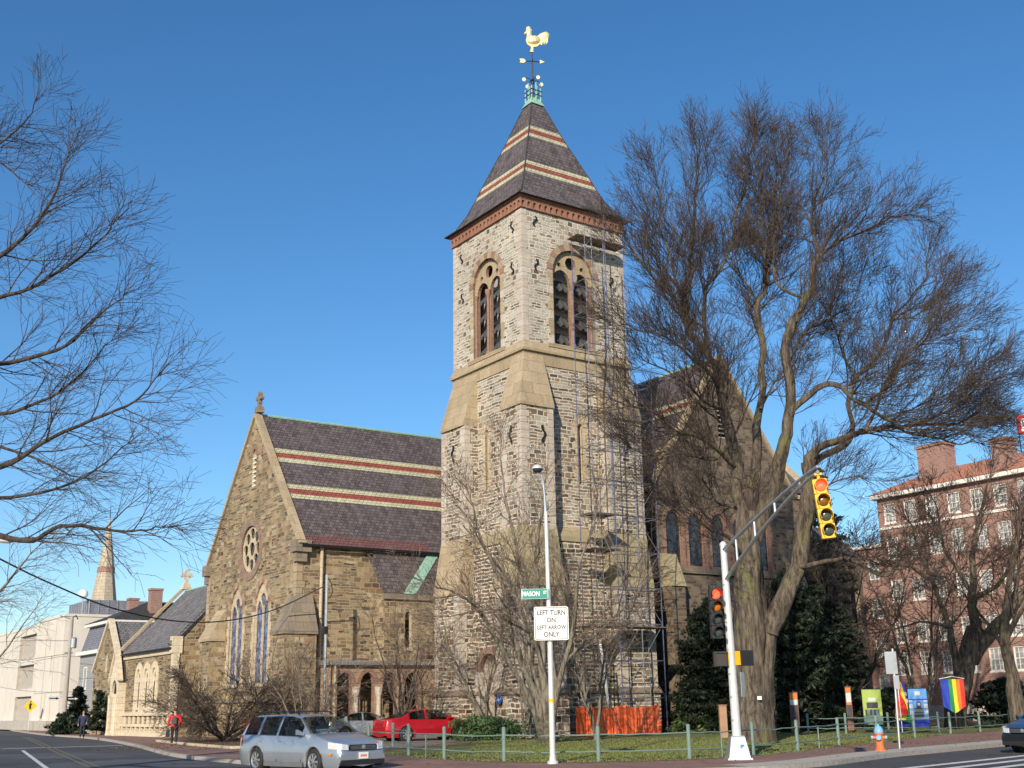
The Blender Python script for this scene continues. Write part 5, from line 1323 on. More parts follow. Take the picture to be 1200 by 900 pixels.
def signal(label, loc, rz, s, body, tilt=0.0, lit_amber=False):
    o = thing('traffic_light', label, 'traffic light', loc, rz, 'four lens traffic lights at the corner'); o.rotation_euler = (0, tilt, rz); o.scale = (s,) * 3
    for k in range(4):
        z = -.18 - k * .36
        b = mb(); fr = lambda a, zz, d: (a, d, zz)
        L = [(-.17, z - .165), (-.14, z - .175), (.14, z - .175), (.17, z - .165), (.17, z + .165), (.14, z + .175), (-.14, z + .175), (-.17, z + .165)]
        b.slab(fr, L, 0, .22, body, holes=None); h_ = b.build('housing', o)
        b = mb(); n = 16
        ang = [R(-35 + 250 * i / n) for i in range(n + 1)]
        for i in range(n):
            a0, a1 = ang[i], ang[i + 1]; r = .145
            def q(a, d, rr): return (rr * cos(a), d, z + rr * sin(a))
            b.hexa([q(a0, 0, r), q(a1, 0, r), q(a1, -.24 - .0, r), q(a0, -.24, r), q(a0, 0, r + .008), q(a1, 0, r + .008), q(a1, -.24, r + .008), q(a0, -.24, r + .008)], body if body is not M['yellow'] else M['yellow'])
        b.build('visor', h_)
        b = mb(); m_ = [M['lens_red'], M['lens_amber_lit'] if lit_amber else M['lens_amber'], M['lens_green'], M['lens_green']][k]
        vs, fs = ell(0, z, .135, .135, .05, 18, 8); b.faces([(x, y - .005, zz) for x, y, zz in vs], fs, m_); b.build('lens', h_, True)
    b = mb(); b.tube([(0, .1, 0), (0, .1, .12)], .04, body, 8); b.box(-.09, .09, .04, .18, .1, .15, body); b.build('bracket', o)
    return o
hp = at(960, 561, 27.6)
signal('yellow four-lens traffic light with lit red hanging from the mast arm end', hp, R(-8), 1.0, M['yellow'], R(-5))
sp_ = at(838, 689, 34.9)
signal('black four-lens traffic light with lit red on the side of the signal pole', sp_, R(5), 1.02, M['black'], 0, True)
def ped(label, loc, rz, face):
    o = thing('pedestrian_signal', label, 'crossing signal', loc, rz, 'crossing signals on the signal pole')
    b = mb(); fr = lambda a, z, d: (a, d, z)
    b.slab(fr, rect(-.21, .21, -.22, .22), 0, .2, M['black']); h_ = b.build('housing', o)
    b = mb(); b.slab(fr, rect(-.19, .19, -.2, .2), -.05, 0, M['black'], holes=[rect(-.16, .16, -.17, .17)]); b.slab(fr, rect(-.16, .16, -.17, .17), -.01, 0, face); b.build('grille', h_)
    b = mb(); b.box(.21, .34, .05, .13, -.2, .2, M['yellow']); b.build('hinge_bracket', o)
ped('black crossing signal on the left of the silver signal pole', (6.03, 35.15, 2.83), R(0), plain('dark_grille', (.03, .02, .015), .5))
ped('narrow black crossing signal turned sideways, right of the silver signal pole', (6.72, 35.3, 2.85), R(205), M['amber_face'] if 'amber_face' in M else plain('amber_edge', (.25, .1, .02), .5))
gb = thing('small_sign', 'blank grey sign back strapped to the right of the signal pole', 'sign', (6.66, 35.35, 2.2), R(60))
b = mb(); b.box(-.16, .16, 0, .012, -.45, .25, M['galv']); b.build('panel', gb)

# ------------------------------------------------------------------ fire hydrant
hy = thing('fire_hydrant', 'orange fire hydrant with pale blue cap beside the kerb', 'fire hydrant', (11.75, 39.5, 0), R(-20))
HO = plain('orange_hydrant_paint', (.62, .15, .05), .55, 0, .12, 8); HB_ = plain('blue_hydrant_paint', (.17, .38, .62), .5, 0, .1, 8)
b = mb(); b.lathe([(.19, 0), (.19, .05), (.14, .06), (.14, .1), (.125, .12), (.12, .5), (.15, .51), (.15, .56)], HO, 16); b.build('barrel', hy)
b = mb(); b.lathe([(.15, .56), (.155, .6), (.14, .68), (.09, .76), (.04, .79), (.04, .84), (.03, .84)], HB_, 16); b.build('bonnet', hy)
for a, r in ((0, .055), (180, .055), (-90, .075)):
    b = mb(); c, s = cos(R(a)), sin(R(a)); b.tube([(c * .1, s * .1, .42), (c * .2, s * .2, .42)], r, HO, 10); b.tube([(c * .2, s * .2, .42), (c * .25, s * .25, .42)], [r * 1.2, r * 1.1], HB_, 8); b.build('outlet_cap', hy)
# grey sign post seen from behind
gp = thing('sign_post', 'leaning galvanised sign post with two sign backs beside the hydrant', 'sign post', (12.95, 41.3, 0), 0)
b = mb(); b.tube([(0, 0, 0), (.09, 0, 3.3)], .04, M['galv'], 8); b.build('post', gp)
b = mb(); b.box(-.22, .18, -.05, -.035, 2.45, 3.2, M['galv']); b.build('panel', gp)
b = mb(); b.box(.0, .2, -.05, -.035, 1.95, 2.4, M['galv']); b.build('panel', gp)

# ------------------------------------------------------------------ banners and flags by the college lawn
def cloth(b, w, h, colf, amp=.06, n=20, m=16, cut=None):
    "hanging cloth: material chosen per column/row"
    for i in range(n):
        for k in range(m):
            q = []
            for (ii, kk) in ((i, k), (i + 1, k), (i + 1, k + 1), (i, k + 1)):
                a = ii / n - .5; z = -kk / m
                q.append((a * w * (1 + .0 * z), amp * sin(a * 11 + z * 3) * (-z + .25), z * h * (cut(a) if cut else 1)))
            b.faces(q, [(0, 1, 2, 3)], colf((i + .5) / n, (k + .5) / m))
CL = {k: plain('cloth_' + k, c, .8, 0, .06, 5) for k, c in dict(red=(.62, .03, .02), orange=(.6, .17, .03), yellow=(.75, .55, .03), green=(.02, .22, .05), blue=(.02, .05, .38), purple=(.12, .03, .22), lime=(.32, .42, .10), sky=(.10, .28, .62), white=(.5, .52, .53), dark=(.05, .05, .06), teal=(.12, .2, .18)).items()}
def rainbow(f, g):
    return CL[['blue', 'blue', 'green', 'yellow', 'orange', 'red'][min(5, int(f * 6))]]
fl = thing('rainbow_flag', 'rainbow striped flag hanging from a bar in front of the tree', 'flag', (23.2, 64, 2.6), R(-10))
b = mb(); cloth(b, 1.15, 1.75, rainbow, .08, 24, 14, lambda a: 1 - .25 * abs(a + .0) * 2 * .8); b.build('cloth', fl)
b = mb(); b.tube([(-.65, 0, .02), (0, 0, .14), (.65, 0, .02)], .02, M['white'], 6); b.tube([(0, .05, .1), (0, .05, -2.6)], .03, M['bark_dark'], 6); b.build('bar', fl)
f2_ = thing('rainbow_flag', 'furled rainbow flag seen edge on behind the leaning sign post', 'flag', (19.15, 60, 2.45), R(60))
b = mb(); cloth(b, 1.1, 1.9, lambda f, g: CL['white'] if (f > .5 and int(g * 14) in (3, 5)) else rainbow(1 - f if 0 else (1 - f), g), .3, 22, 14, lambda a: .75 + .5 * (a + .5)); b.build('cloth', f2_)
b = mb(); b.tube([(-.55, 0, .05), (-.55, 0, -2.45)], .03, M['galv'], 6); b.build('pole', f2_)
def banner(label, loc, rz, w, h, bandsf, hang=True):
    o = thing('banner', label, 'banner', loc, rz)
    b = mb(); cloth(b, w, h, bandsf, .015, 20, 30); b.build('cloth', o)
    b = mb(); b.tube([(-w / 2, .02, .02), (w / 2, .02, .02)], .02, M['black'], 6)
    if hang: b.tube([(-w / 2, .02, .02), (0, .02, .4), (w / 2, .02, .02)], .012, M['black'], 5)
    for s in (-1, 1): b.tube([(s * w / 2, .02, .02), (s * w / 2, .02, -loc[2])], .018, M['black'], 5)
    b.build('frame', o); return o
def green_b(f, g):
    if .22 < g < .34 and .3 < f < .7: return CL['white']
    if .36 < g < .52 and .2 < f < .8: return CL['dark']
    if .56 < g < .72 and .12 < f < .85: return CL['dark'] if int(f * 9) % 2 else CL['teal']
    return CL['lime'] if g < .72 else CL['teal']
def blue_b(f, g):
    if .08 < g < .18 and .35 < f < .65: return CL['white']
    if .26 < g < .31: return CL['blue']
    if .33 < g < .5 and .38 < f < .66: return CL['dark'] if not (.45 < f < .58 and .36 < g < .45) else CL['white']
    if .5 <= g < .72 and .25 < f < .75: return CL['dark'] if int(g * 22) % 2 else CL['teal']
    if .74 < g < .78: return CL['white']
    if .3 < g < .74 and (f < .2 or f > .8): return CL['white'] if int(g * 12) % 2 else CL['sky']
    return CL['sky'] if g < .8 else CL['blue']
banner('lime green banner with dark picture hanging from a wire by the dark evergreen', (18.25, 62, 2.12), R(-5), .95, 1.75, green_b)
banner('blue and white banner with portrait standing between the two rainbow flags', (19.95, 60, 2.1), R(4), .95, 1.85, blue_b, False)
def board(label, x, y, h, w, cols_):
    o = thing('notice_post', label, 'sign', (x, y, 0), R(-8))
    b = mb(); b.box(-w / 2, w / 2, 0, .06, .1, h, M['redstone'] if 0 else plain('brown_board', (.16, .07, .04), .7)); pl = b.build('board', o)
    b = mb(); z = h - .05
    for c, hh in cols_: b.box(-w / 2 + .03, w / 2 - .03, -.006, -.001, z - hh, z - .02, CL[c] if c in CL else M['skin']); z -= hh
    b.build('picture_panel', o)
    b = mb(); b.box(-.03, .03, .06, .12, 0, h + .1, M['bark_dark']); b.build('stake', o)
board('narrow orange and dark notice post under the evergreen, nearer the elm', 14.0, 61, 2.05, .42, [('orange', .3), ('white', .28), ('dark', .5), ('dark', .3)])
board('narrow wooden notice post with white picture, between the elm and the lime banner', 17.2, 62.5, 2.3, .3, [('orange', .25), ('white', .5), ('orange', .12), ('dark', .6)])
wp = thing('wooden_post', 'short square wooden post standing left of the elm trunk', 'post', (9.6, 56.5, 0), 0)
b = mb(); b.box(-.17, .17, -.15, .15, 0, 1.45, M['pinkstone'] if 0 else plain('pinkish_wood', (.34, .2, .13), .8, 0, .15, 3)); b.box(-.2, .2, -.18, .18, 1.45, 1.5, M['redstone']); b.build('post', wp)
nn_ = thing('notice', 'small white paper notice pinned to the elm trunk', 'notice', at(890, 818, 48.85), R(5)); b = mb(); b.box(-.09, .09, 0, .006, -.07, .07, M['white']); b.build('paper', nn_)

# ------------------------------------------------------------------ left: utility pole, warning sign, wires
upo = thing('utility_pole', 'tall grey utility pole with transformer and street light arm before the concrete block', 'utility pole', W(-12.5, 46.2, 0), ROTZ)
b = mb(); b.tube([(0, 0, 0), (0, 0, 9.1)], [.2, .13], plain('grey_pole_wood', (.34, .31, .27), .9, 0, .1, 2), 10); b.build('pole', upo)
b = mb(); b.lathe([(.2, 0), (.24, .05), (.24, .75), (.15, .85)], M['galv'], 12, (.2, -.35, 6.6)); b.build('transformer', upo)
b = mb(); b.tube([(0, 0, 8.9), (-.9, .2, 9.15)], .04, M['galv'], 6); b.box(-.35, .25, -.1, .1, 6.2, 6.3, M['galv']); b.tube([(0, 0, 9.0), (.3, 0, 9.2), (.45, 0, 8.9)], .05, M['black'], 6); b.build('crossarm', upo)
for k, (dx, z, lb) in enumerate(((-.9, 2.75, 'white one-way arrow sign low on the utility pole, farther left'), (.55, 2.7, 'black and white one-way arrow sign low on the utility pole, nearer the conifer'))):
    o = thing('arrow_sign', lb, 'traffic sign', W(-12.5 + dx, 46.0, z), ROTZ + R(10)); b = mb(); b.box(-.5, .5, 0, .02, -.16, .16, M['white'] if k == 0 else M['black'])
    b.build('panel', o); b = mb(); fr = lambda a, zz, d: (a, d, zz); b.slab(fr, [(-.4, -.04), (.15, -.04), (.15, -.1), (.4, 0), (.15, .1), (.15, .04), (-.4, .04)], -.008, -.002, M['black'] if k == 0 else M['white']); b.build('arrow', o)
    b = mb(); b.tube([(0, .03, .1), (-dx, .1, .1)], .02, M['galv'], 5); b.build('bracket', o)
ws = thing('warning_sign', 'yellow diamond pedestrian warning sign at the far left kerb', 'traffic sign', (-48.8, 120.5, 0), R(24))
b = mb(); b.tube([(0, .05, 0), (0, .05, 2.9)], .05, M['galv'], 6); b.build('post', ws)
b = mb(); fr = lambda a, z, d: (a, d, z); b.slab(fr, [(0, 1.75), (.62, 2.37), (0, 2.99), (-.62, 2.37)], 0, .02, M['yellow']); b.build('panel', ws)
b = mb(); b.slab(fr, [(-.08, 2.05), (.1, 2.05), (.08, 2.4), (.16, 2.55), (-.02, 2.68), (-.14, 2.5)], -.01, -.003, M['black']); b.slab(fr, circ(.0, 2.77, .08, 8), -.01, -.003, M['black']); b.build('walker_symbol', ws)
def wire(label, pts, r=.02, n=24):
    o = mb(); P = smooth3(pts, 8); o.tube(P, r, M['black'], 5); x = o.build('overhead_cable'); tag(x, label, 'cable'); return x
def smooth3(pts, k):
    P = [Vector(p) for p in pts]; out = []
    for i in range(len(P) - 1):
        a = P[max(i - 1, 0)]; b_ = P[i]; c = P[i + 1]; d_ = P[min(i + 2, len(P) - 1)]
        for j in range(k):
            t = j / k; out.append(.5 * ((2 * b_) + (c - a) * t + (2 * a - 5 * b_ + 4 * c - d_) * t * t + (3 * b_ - a - 3 * c + d_) * t ** 3))
    out.append(P[-1]); return out
wire('thick black cable sagging from upper left across to the mast by the gabled wing', [at(-60, 622, 40), at(0, 655, 44), at(60, 684, 48), at(130, 712, 53), at(200, 727, 58), at(260, 728, 62), at(320, 715, 65), W(-8.4, 7.6, 8.3)], .035)
wire('thin black cable along the front of the concrete block', [W(-12.5, 46.2, 7.2), W(-12.0, 75, 8.6), W(-10.5, 110, 9.5)], .02)
wire('thin lower black cable from the utility pole to the left', [W(-12.5, 46.2, 6.2), W(-12.0, 80, 6.6), W(-10.5, 120, 8)], .02)
wire('short stretch of thin cable high at the right edge of the picture', [at(1185, 467, 70), at(1198, 462, 72), at(1240, 450, 76)], .02)
gl = thing('street_lamp', 'pale cobra head street lamp poking in at the far left under the bare branches', 'street lamp', at(8, 632, 40), 0)
b = mb(); b.lathe([(.05, -.3), (.13, -.2), (.15, .1), (.08, .25)], M['silverpole'], 10, ax='x'); b.build('lamp_head', gl)
b = mb(); b.tube([(-.3, 0, 0), (-1.6, 0, -.1), (-2.6, 0, -.5), (-2.6, 0, -at(8, 632, 40).z)], [.03, .035, .07, .1], M['galv'], 8); b.build('pole', gl)

# ------------------------------------------------------------------ cars
def car(label, cat, name, loc, rz, paintm, kind='wagon', L=4.7, Wd=1.75, H=1.48, s=1.0, plate=None, group=None, lights=True):
    o = thing(name, label, cat, loc, rz, group); o.scale = (s,) * 3
    hw = Wd / 2; wb_ = L * .577; xf = wb_ / 2 + .02; xr = -wb_ / 2 + .02; F = L / 2; B = -L / 2; wr = .315; ar = .375
    gz = .17
    # centre line profiles as (x, z) lists: roof/hood outline and belt line
    if kind == 'wagon': top = [(B, .62), (B + .02, .92), (B + .08, 1.0), (B + .42, H - .09), (B + .62, H - .02), (-.6, H), (.05, H - .01), (.42, H - .07), (1.12, 1.0), (1.3, .965), (F - .55, .86), (F - .2, .76), (F - .05, .64), (F, .5)]
    else: top = [(B, .6), (B + .03, .86), (B + .1, .98), (B + .55, 1.03), (B + .72, 1.05), (-1.0, H - .1), (-.55, H - .01), (-.1, H), (.3, H - .05), (1.15, 1.0), (1.3, .96), (F - .55, .84), (F - .2, .73), (F - .05, .62), (F, .48)]
    belt = [(B, .6), (B + .05, .9), (B + .5, .98), (0, .95), (1.1, .93), (1.3, .9), (F - .4, .78), (F - .1, .64), (F, .5)]
    def ip(T_, x):
        for i in range(len(T_) - 1):
            if x <= T_[i + 1][0]:
                t = (x - T_[i][0]) / max(1e-6, T_[i + 1][0] - T_[i][0]); return T_[i][1] + (T_[i + 1][1] - T_[i][1]) * max(0, t)
        return T_[-1][1]
    xs = set([B, B + .02, B + .05, B + .1, F, F - .02, F - .06, F - .12])
    x = B
    while x < F: xs.add(round(x, 3)); x += .12
    for c in (xf, xr):
        for k in range(-8, 9): xs.add(round(c + ar * sin(k * pi / 16), 4))
        xs.add(round(c + ar + .012, 4)); xs.add(round(c - ar - .012, 4))
    for p in top: xs.add(round(p[0], 3))
    xs = sorted(xs); keep = [xs[0]]
    for x in xs[1:]:
        if x - keep[-1] > .008: keep.append(x)
    xs = keep
    def sect(x):
        e = min(1, (x - B) / .45); e2 = min(1, (F - x) / .75)
        w_ = hw * (.86 + .14 * sin(e * pi / 2)) * (.80 + .20 * sin(max(0, e2) * pi / 2))
        zt = ip(top, x); zb = min(ip(belt, x), zt - .015)
        lo = gz + (.10 if (x > F - .1 or x < B + .08) else 0)
        for c in (xf, xr):
            dx = abs(x - c)
            if dx < ar: lo = max(lo, .30 + math.sqrt(ar * ar - dx * dx) * 1.0)
        zm = max(lo + .02, .52); zm = min(zm, zb - .03) if zb - .03 > lo + .01 else lo + .005
        cab = max(0, zt - zb); wrf = w_ - .03 - .22 * min(1, cab / .5)
        return [(0, gz + .02 if lo < .3 else gz + .02), (w_ * .93, lo), (w_, lo + (zm - lo) * .55), (w_, zm), (w_ * .985, zb - .04 if zb - .04 > zm else (zm + zb) / 2), (w_ * .955, zb), (w_ * .955 + (wrf - w_ * .955) * .5, zb + cab * .5), (wrf, zb + cab * .9), (wrf * .85, zt - .012 * min(1, cab * 5)), (wrf * .45, zt), (0, zt + .008)]
    S_ = [sect(x) for x in xs]; K = len(S_[0])
    if kind == 'wagon': wins = [(B + .38, -1.32), (-1.22, -.38), (-.28, .72)]
    else: wins = [(-1.18, -.36), (-.26, .75)]
    ws0 = .44 if kind == 'wagon' else .34; rw = (B + .1, B + .4) if kind == 'wagon' else (B + .75, -1.02)
    b = mb()
    for sgn in (1, -1):
        vs = [(x, sgn * p[0], p[1]) for x, s_ in zip(xs, S_) for p in s_]; fs = []
        for i in range(len(xs) - 1):
            xm = (xs[i] + xs[i + 1]) / 2; cab = ip(top, xm) - ip(belt, xm)
            for k in range(1, K - 1):
                if k in (5, 6) and cab > .12 and any(w0 < xm < w1 for w0, w1 in wins): continue
                if k in (8, 9) and (ws0 < xm < 1.1 or rw[0] < xm < rw[1]): continue
                a = i * K + k; fs.append((a, a + 1, a + K + 1, a + K))
        b.faces(vs, fs, paintm)
        for i in (0, len(xs) - 1): b.faces([(xs[i], sgn * p[0], p[1]) for p in S_[i]], [tuple(range(K))], paintm)
    b.build('body', o, True)
    # glass: copies of the greenhouse faces pushed out a little
    def patch(x0, x1, k0, k1, sides, nm, m, push=.012, inset=.0):
        for sgn in sides:
            b = mb(); n = 10; vs = []; fs = []
            for i in range(n + 1):
                x = x0 + (x1 - x0) * i / n; s_ = sect(x)
                for k in range(8):
                    kk = k0 + (k1 - k0) * k / 7; a = int(min(kk, K - 2)); f_ = kk - a
                    y = s_[a][0] + (s_[a + 1][0] - s_[a][0]) * f_; z = s_[a][1] + (s_[a + 1][1] - s_[a][1]) * f_
                    vs.append((x, sgn * (y + push), z + push * .3))
            for i in range(n):
                for k in range(7): a = i * 8 + k; fs.append((a, a + 1, a + 9, a + 8))
            b.faces(vs, fs, m); b.build(nm, o, True)
    G_ = M['carglass']
    for w0, w1 in wins:
        for sgn in (1, -1):
            # trapezoid clipped under the roof line
            b = mb(); n = 12; vs = []; fs = []
            for i in range(n + 1):
                x = w0 + (w1 - w0) * i / n; s_ = sect(x); zb, zt = s_[5][1] - .01, s_[7][1] + .01
                zt = max(zt, zb + .01)
                for t in (0, .5, 1):
                    z = zb + (zt - zb) * t
                    # width at z
                    a, c = s_[5], s_[7]; y = a[0] + (c[0] - a[0]) * ((z - a[1]) / max(.02, c[1] - a[1]))
                    vs.append((x, sgn * (y + .012), z))
            for i in range(n):
                for k in range(2): a = i * 3 + k; fs.append((a, a + 1, a + 4, a + 3))
            b.faces(vs, fs, G_); b.build('side_window', o, True)
    def across(x0, x1, nm, shr=.93):
        b = mb(); n = 8; vs = []; fs = []
        for i in range(n + 1):
            x = x0 + (x1 - x0) * i / n; s_ = sect(x); 
            for k in range(9):
                u = -1 + k / 4; yy = u * s_[7][0] * shr; z = s_[9][1] + .012 - .02 * u * u; vs.append((x + (.012 if x0 > 0 else -.012), yy, z + .004))
        for i in range(n):
            for k in range(8): a = i * 9 + k; fs.append((a, a + 1, a + 10, a + 9))
        b.faces(vs, fs, G_); b.build(nm, o, True)
    across(.44 if kind == 'wagon' else .34, 1.1, 'windscreen', .97)
    if kind == 'wagon': across(B + .1, B + .4, 'rear_window')
    else: across(B + .75, -1.02, 'rear_window')
    # cabin 
    b = mb(); b.box(B + .15, 1.15, -hw * .8, hw * .8, .45, .62, M['black']); b.hexa([(.95, -.7, .6), (1.3, -.7, .6), (1.3, .7, .6), (.95, .7, .6), (1.0, -.7, .93), (1.2, -.7, .9), (1.2, .7, .9), (1.0, .7, .93)], M['black']); b.build('cabin_floor', o)
    for sx, sy in ((-.15, .38), (-.15, -.38), (-1.05, .38), (-1.05, -.38)):
        b = mb(); b.hexa([(sx - .1, sy - .24, .6), (sx + .45, sy - .24, .6), (sx + .45, sy + .24, .6), (sx - .1, sy + .24, .6), (sx - .1, sy - .24, .72), (sx + .45, sy - .24, .76), (sx + .45, sy + .24, .76), (sx - .1, sy + .24, .72)], M['greycloth'])
        b.hexa([(sx - .1, sy - .23, .68), (sx + .06, sy - .23, .68), (sx + .06, sy + .23, .68), (sx - .1, sy + .23, .68), (sx - .25, sy - .19, 1.16), (sx - .16, sy - .19, 1.16), (sx - .16, sy + .19, 1.16), (sx - .25, sy + .19, 1.16)], M['greycloth'])
        b.hexa([(sx - .26, sy - .1, 1.18), (sx - .18, sy - .1, 1.18), (sx - .18, sy + .1, 1.18), (sx - .26, sy + .1, 1.18), (sx - .29, sy - .09, 1.32), (sx - .22, sy - .09, 1.32), (sx - .22, sy + .09, 1.32), (sx - .29, sy + .09, 1.32)], M['greycloth']); b.build('seat', o)
    # wheels
    for cx in (xf, xr):
        for sgn in (1, -1):
            b = mb(); y1 = sgn * (hw - .005); 
            b.lathe([(.2, y1 - sgn * .2), (wr - .02, y1 - sgn * .2), (wr, y1 - sgn * .17), (wr, y1 - sgn * .03), (wr - .025, y1), (.215, y1 + sgn * .0), (.205, y1 - sgn * .04)], M['tyre'], 28, (cx, 0, wr), 'y'); ty = b.build('wheel', o, True)
            b = mb(); b.lathe([(.21, y1 - sgn * .02), (.205, y1 - sgn * .005), (.185, y1 - sgn * .02)], M['rim'], 28, (cx, 0, wr), 'y') if False else None
            n = 24
            for i in range(n):
                a0, a1 = 2 * pi * i / n, 2 * pi * (i + 1) / n
                q = lambda a, r, d: (cx + r * cos(a), y1 - sgn * d, wr + r * sin(a))
                b.hexa([q(a0, .175, .02), q(a1, .175, .02), q(a1, .215, .0), q(a0, .215, .0), q(a0, .175, .05), q(a1, .175, .05), q(a1, .215, .05), q(a0, .215, .05)], M['rim'])
            for i in range(7):
                a = 2 * pi * i / 7; d_ = .16; 
                b.hexa([q(a - .35, .04, .0), q(a + .35, .04, .0), q(a + d_, .18, .012), q(a - d_, .18, .012), q(a - .35, .04, .04), q(a + .35, .04, .04), q(a + d_, .18, .04), q(a - d_, .18, .04)], M['rim'])
            b.lathe([(.05, y1 - sgn * .03), (.05, y1 + sgn * .002), (.01, y1 + sgn * .004)], M['rim'], 12, (cx, 0, wr), 'y')
            b.lathe([(.18, y1 - sgn * .08), (.17, y1 - sgn * .07)], M['black'], 18, (cx, 0, wr), 'y')
            b.build('rim', ty)
            b = mb(); b.lathe([(.36, sgn * (hw - .28)), (.36, sgn * (hw - .07))], M['black'], 20, (cx, 0, .31), 'y'); b.build('wheel_arch', o)
    # front
    b = mb(); b.box(F - .03, F + .012, -.42, .42, .60, .73, M['black']); 
    for k in range(3): b.box(F + .012, F + .018, -.4, .4, .62 + k * .035, .627 + k * .035, M['rim'])
    b.lathe([(.055, F + .015), (.06, F + .022), (.03, F + .03)], M['rim'], 14, (0, 0, .665), 'x'); b.build('grille', o)
    b = mb(); b.box(F - .35, F + .02, -hw * .78, hw * .78, .24, .36, M['black']); b.build('bumper_grille', o)
    HL = plain('headlamp_glass', (.62, .63, .64), .08, .3, .25, 25)
    for sgn in (1, -1):
        b = mb(); pts = []
        for (x, y) in ((F - .01, .46), (F - .05, .62), (F - .16, .74), (F - .38, .80)): pts.append((x, sgn * y))
        for i in range(3):
            p, q = pts[i], pts[i + 1]; h0, h1 = .60 + .01 * i, .61 + .01 * i; t0, t1 = .73 + .025 * i, .755 + .025 * i
            b.hexa([(p[0] - .04, p[1] * .97, h0), (q[0] - .04, q[1] * .97, h1), (q[0] - .04, q[1] * .97, t1), (p[0] - .04, p[1] * .97, t0), (p[0] + .025, p[1] * 1.035, h0), (q[0] + .02, q[1] * 1.05, h1), (q[0] - .0, q[1] * 1.05, t1), (p[0] + .01, p[1] * 1.035, t0)], HL)
        b.build('headlight', o)
        b = mb(); b.box(F - .42, F - .24, sgn * hw * .93 - .012, sgn * hw * .93 + .02, .47, .52, M['yellow'] if 0 else plain('amber_marker', (.6, .2, .02), .3)); b.build('side_marker', o)
        b = mb(); b.hexa([(B - .01, sgn * .52, .66), (B + .28, sgn * (hw - .045), .66), (B + .28, sgn * (hw - .045), .95), (B + .05, sgn * .52, .9), (B - .03, sgn * .54, .66), (B + .26, sgn * (hw - .0), .66), (B + .26, sgn * (hw - .015), .95), (B + .02, sgn * .54, .9)], plain('tail_lamp', (.45, .01, .01), .15)); b.build('tail_light', o)
        b = mb(); b.hexa([(.78, sgn * (hw - .03), .96), (.92, sgn * (hw - .03), .96), (.9, sgn * (hw + .16), .98), (.8, sgn * (hw + .16), .98), (.78, sgn * (hw - .03), 1.02), (.92, sgn * (hw - .03), 1.02), (.9, sgn * (hw + .16), 1.11), (.8, sgn * (hw + .16), 1.11)], paintm); b.build('mirror', o)
        for hx in (-1.2, -.25):
            s_ = sect(hx); b = mb(); b.box(hx - .02, hx + .15, sgn * hw - .01, sgn * hw + .025, .80, .83, paintm); b.build('door_handle', o)
        for hx in ((-1.28, -.32, .82)):
            b = mb(); s_ = sect(hx)
            b.hexa([(hx - .006, sgn * (s_[k][0] - .01), z) for k, z in ((2, .3 if hx > -1 else .74), (5, .93))] + [(hx + .006, sgn * (s_[k][0] - .01), z) for k, z in ((5, .93), (2, .3 if hx > -1 else .74))] + [(hx - .006, sgn * (s_[k][0] + .004), z) for k, z in ((2, .3 if hx > -1 else .74), (5, .93))] + [(hx + .006, sgn * (s_[k][0] + .004), z) for k, z in ((5, .93), (2, .3))], M['black']); b.build('door_gap', o)
        b = mb(); b.box(xr + .45, xf - .45, sgn * hw - .02, sgn * hw + .012, gz, .3, plain('grey_sill', (.12, .125, .13), .6)); b.build('sill', o)
        b = mb(); b.box(-.9, .9, sgn * hw - .01, sgn * hw + .012, .50, .545, paintm); b.build('rub_strip', o)
        if kind == 'wagon': b = mb(); b.tube([(B + .65, sgn * .55, H), (B + .8, sgn * .55, H + .06), (.0, sgn * .55, H + .06), (.25, sgn * .55, H - .01)], .018, M['black'], 6); b.build('roof_rail', o)
    if plate:
        b = mb(); b.box(F + .02, F + .032, -.15, .15, .38, .54, M['white']); pp = b.build('number_plate', o)
        b = mb(); [b.box(F + .033, F + .036, -.1 + k * .035, -.08 + k * .035, .43, .485, CL['red']) for k in range(6)]; b.build('plate_marks', pp)
    return o
SILV = paint('silver_blue_paint', (.38, .42, .47), .3, .55, .8); REDP = paint('red_car_paint', (.36, .008, .014), .3, .05, .8); BLKP = paint('black_car_paint', (.01, .01, .012), .2, .0, .8); GREYP = paint('grey_car_paint', (.42, .44, .46), .3, .5, .7)
WL = car('silver-blue station wagon waiting on the road at the left of the lamp post', 'car', 'station_wagon', (-5.98, 35.0, RZ), R(-45.5), SILV, 'wagon', 4.7, 1.76, 1.5, 1.06, '483 DL4')
car('red four-door sedan parked on the drive behind the rail fence', 'car', 'sedan', (-4.7, 61.0, 0), R(30), REDP, 'sedan', 4.6, 1.76, 1.42, 1.08)
car('grey car mostly hidden between the wagon and the red sedan', 'car', 'sedan', (-8.6, 67.4, 0), R(25), GREYP, 'sedan', 4.5, 1.74, 1.42)
car('black car entering at the right edge of the picture, headlights toward us', 'car', 'sedan', (18.05, 40.05, RZ), R(180 + 36), BLKP, 'sedan', 4.7, 1.8, 1.5, 1.05)
# ------------------------------------------------------------------ people
def skinned(name, joints, edges, m, parent=None, sub=2, root=0, smooth=True):
    me = bpy.data.meshes.new(name); me.from_pydata([j[0] for j in joints], edges, [])
    o = bpy.data.objects.new(name, me); COL.objects.link(o)
    md = o.modifiers.new("s", 'SKIN'); md.use_smooth_shade = True
    o.modifiers.new("u", 'SUBSURF').levels = sub
    for i, j in enumerate(joints):
        r = j[1]; me.skin_vertices[0].data[i].radius = (r, r) if not isinstance(r, tuple) else r
        me.skin_vertices[0].data[i].use_root = (i == root)
    dg = bpy.context.evaluated_depsgraph_get(); dg.update()
    m2 = bpy.data.meshes.new_from_object(o.evaluated_get(dg)); m2.name = name
    bpy.data.objects.remove(o); m2.materials.clear(); m2.materials.append(m)
    m2.polygons.foreach_set("use_smooth", [True] * len(m2.polygons))
    q = bpy.data.objects.new(name, m2); COL.objects.link(q)
    if parent: q.parent = parent
    return q
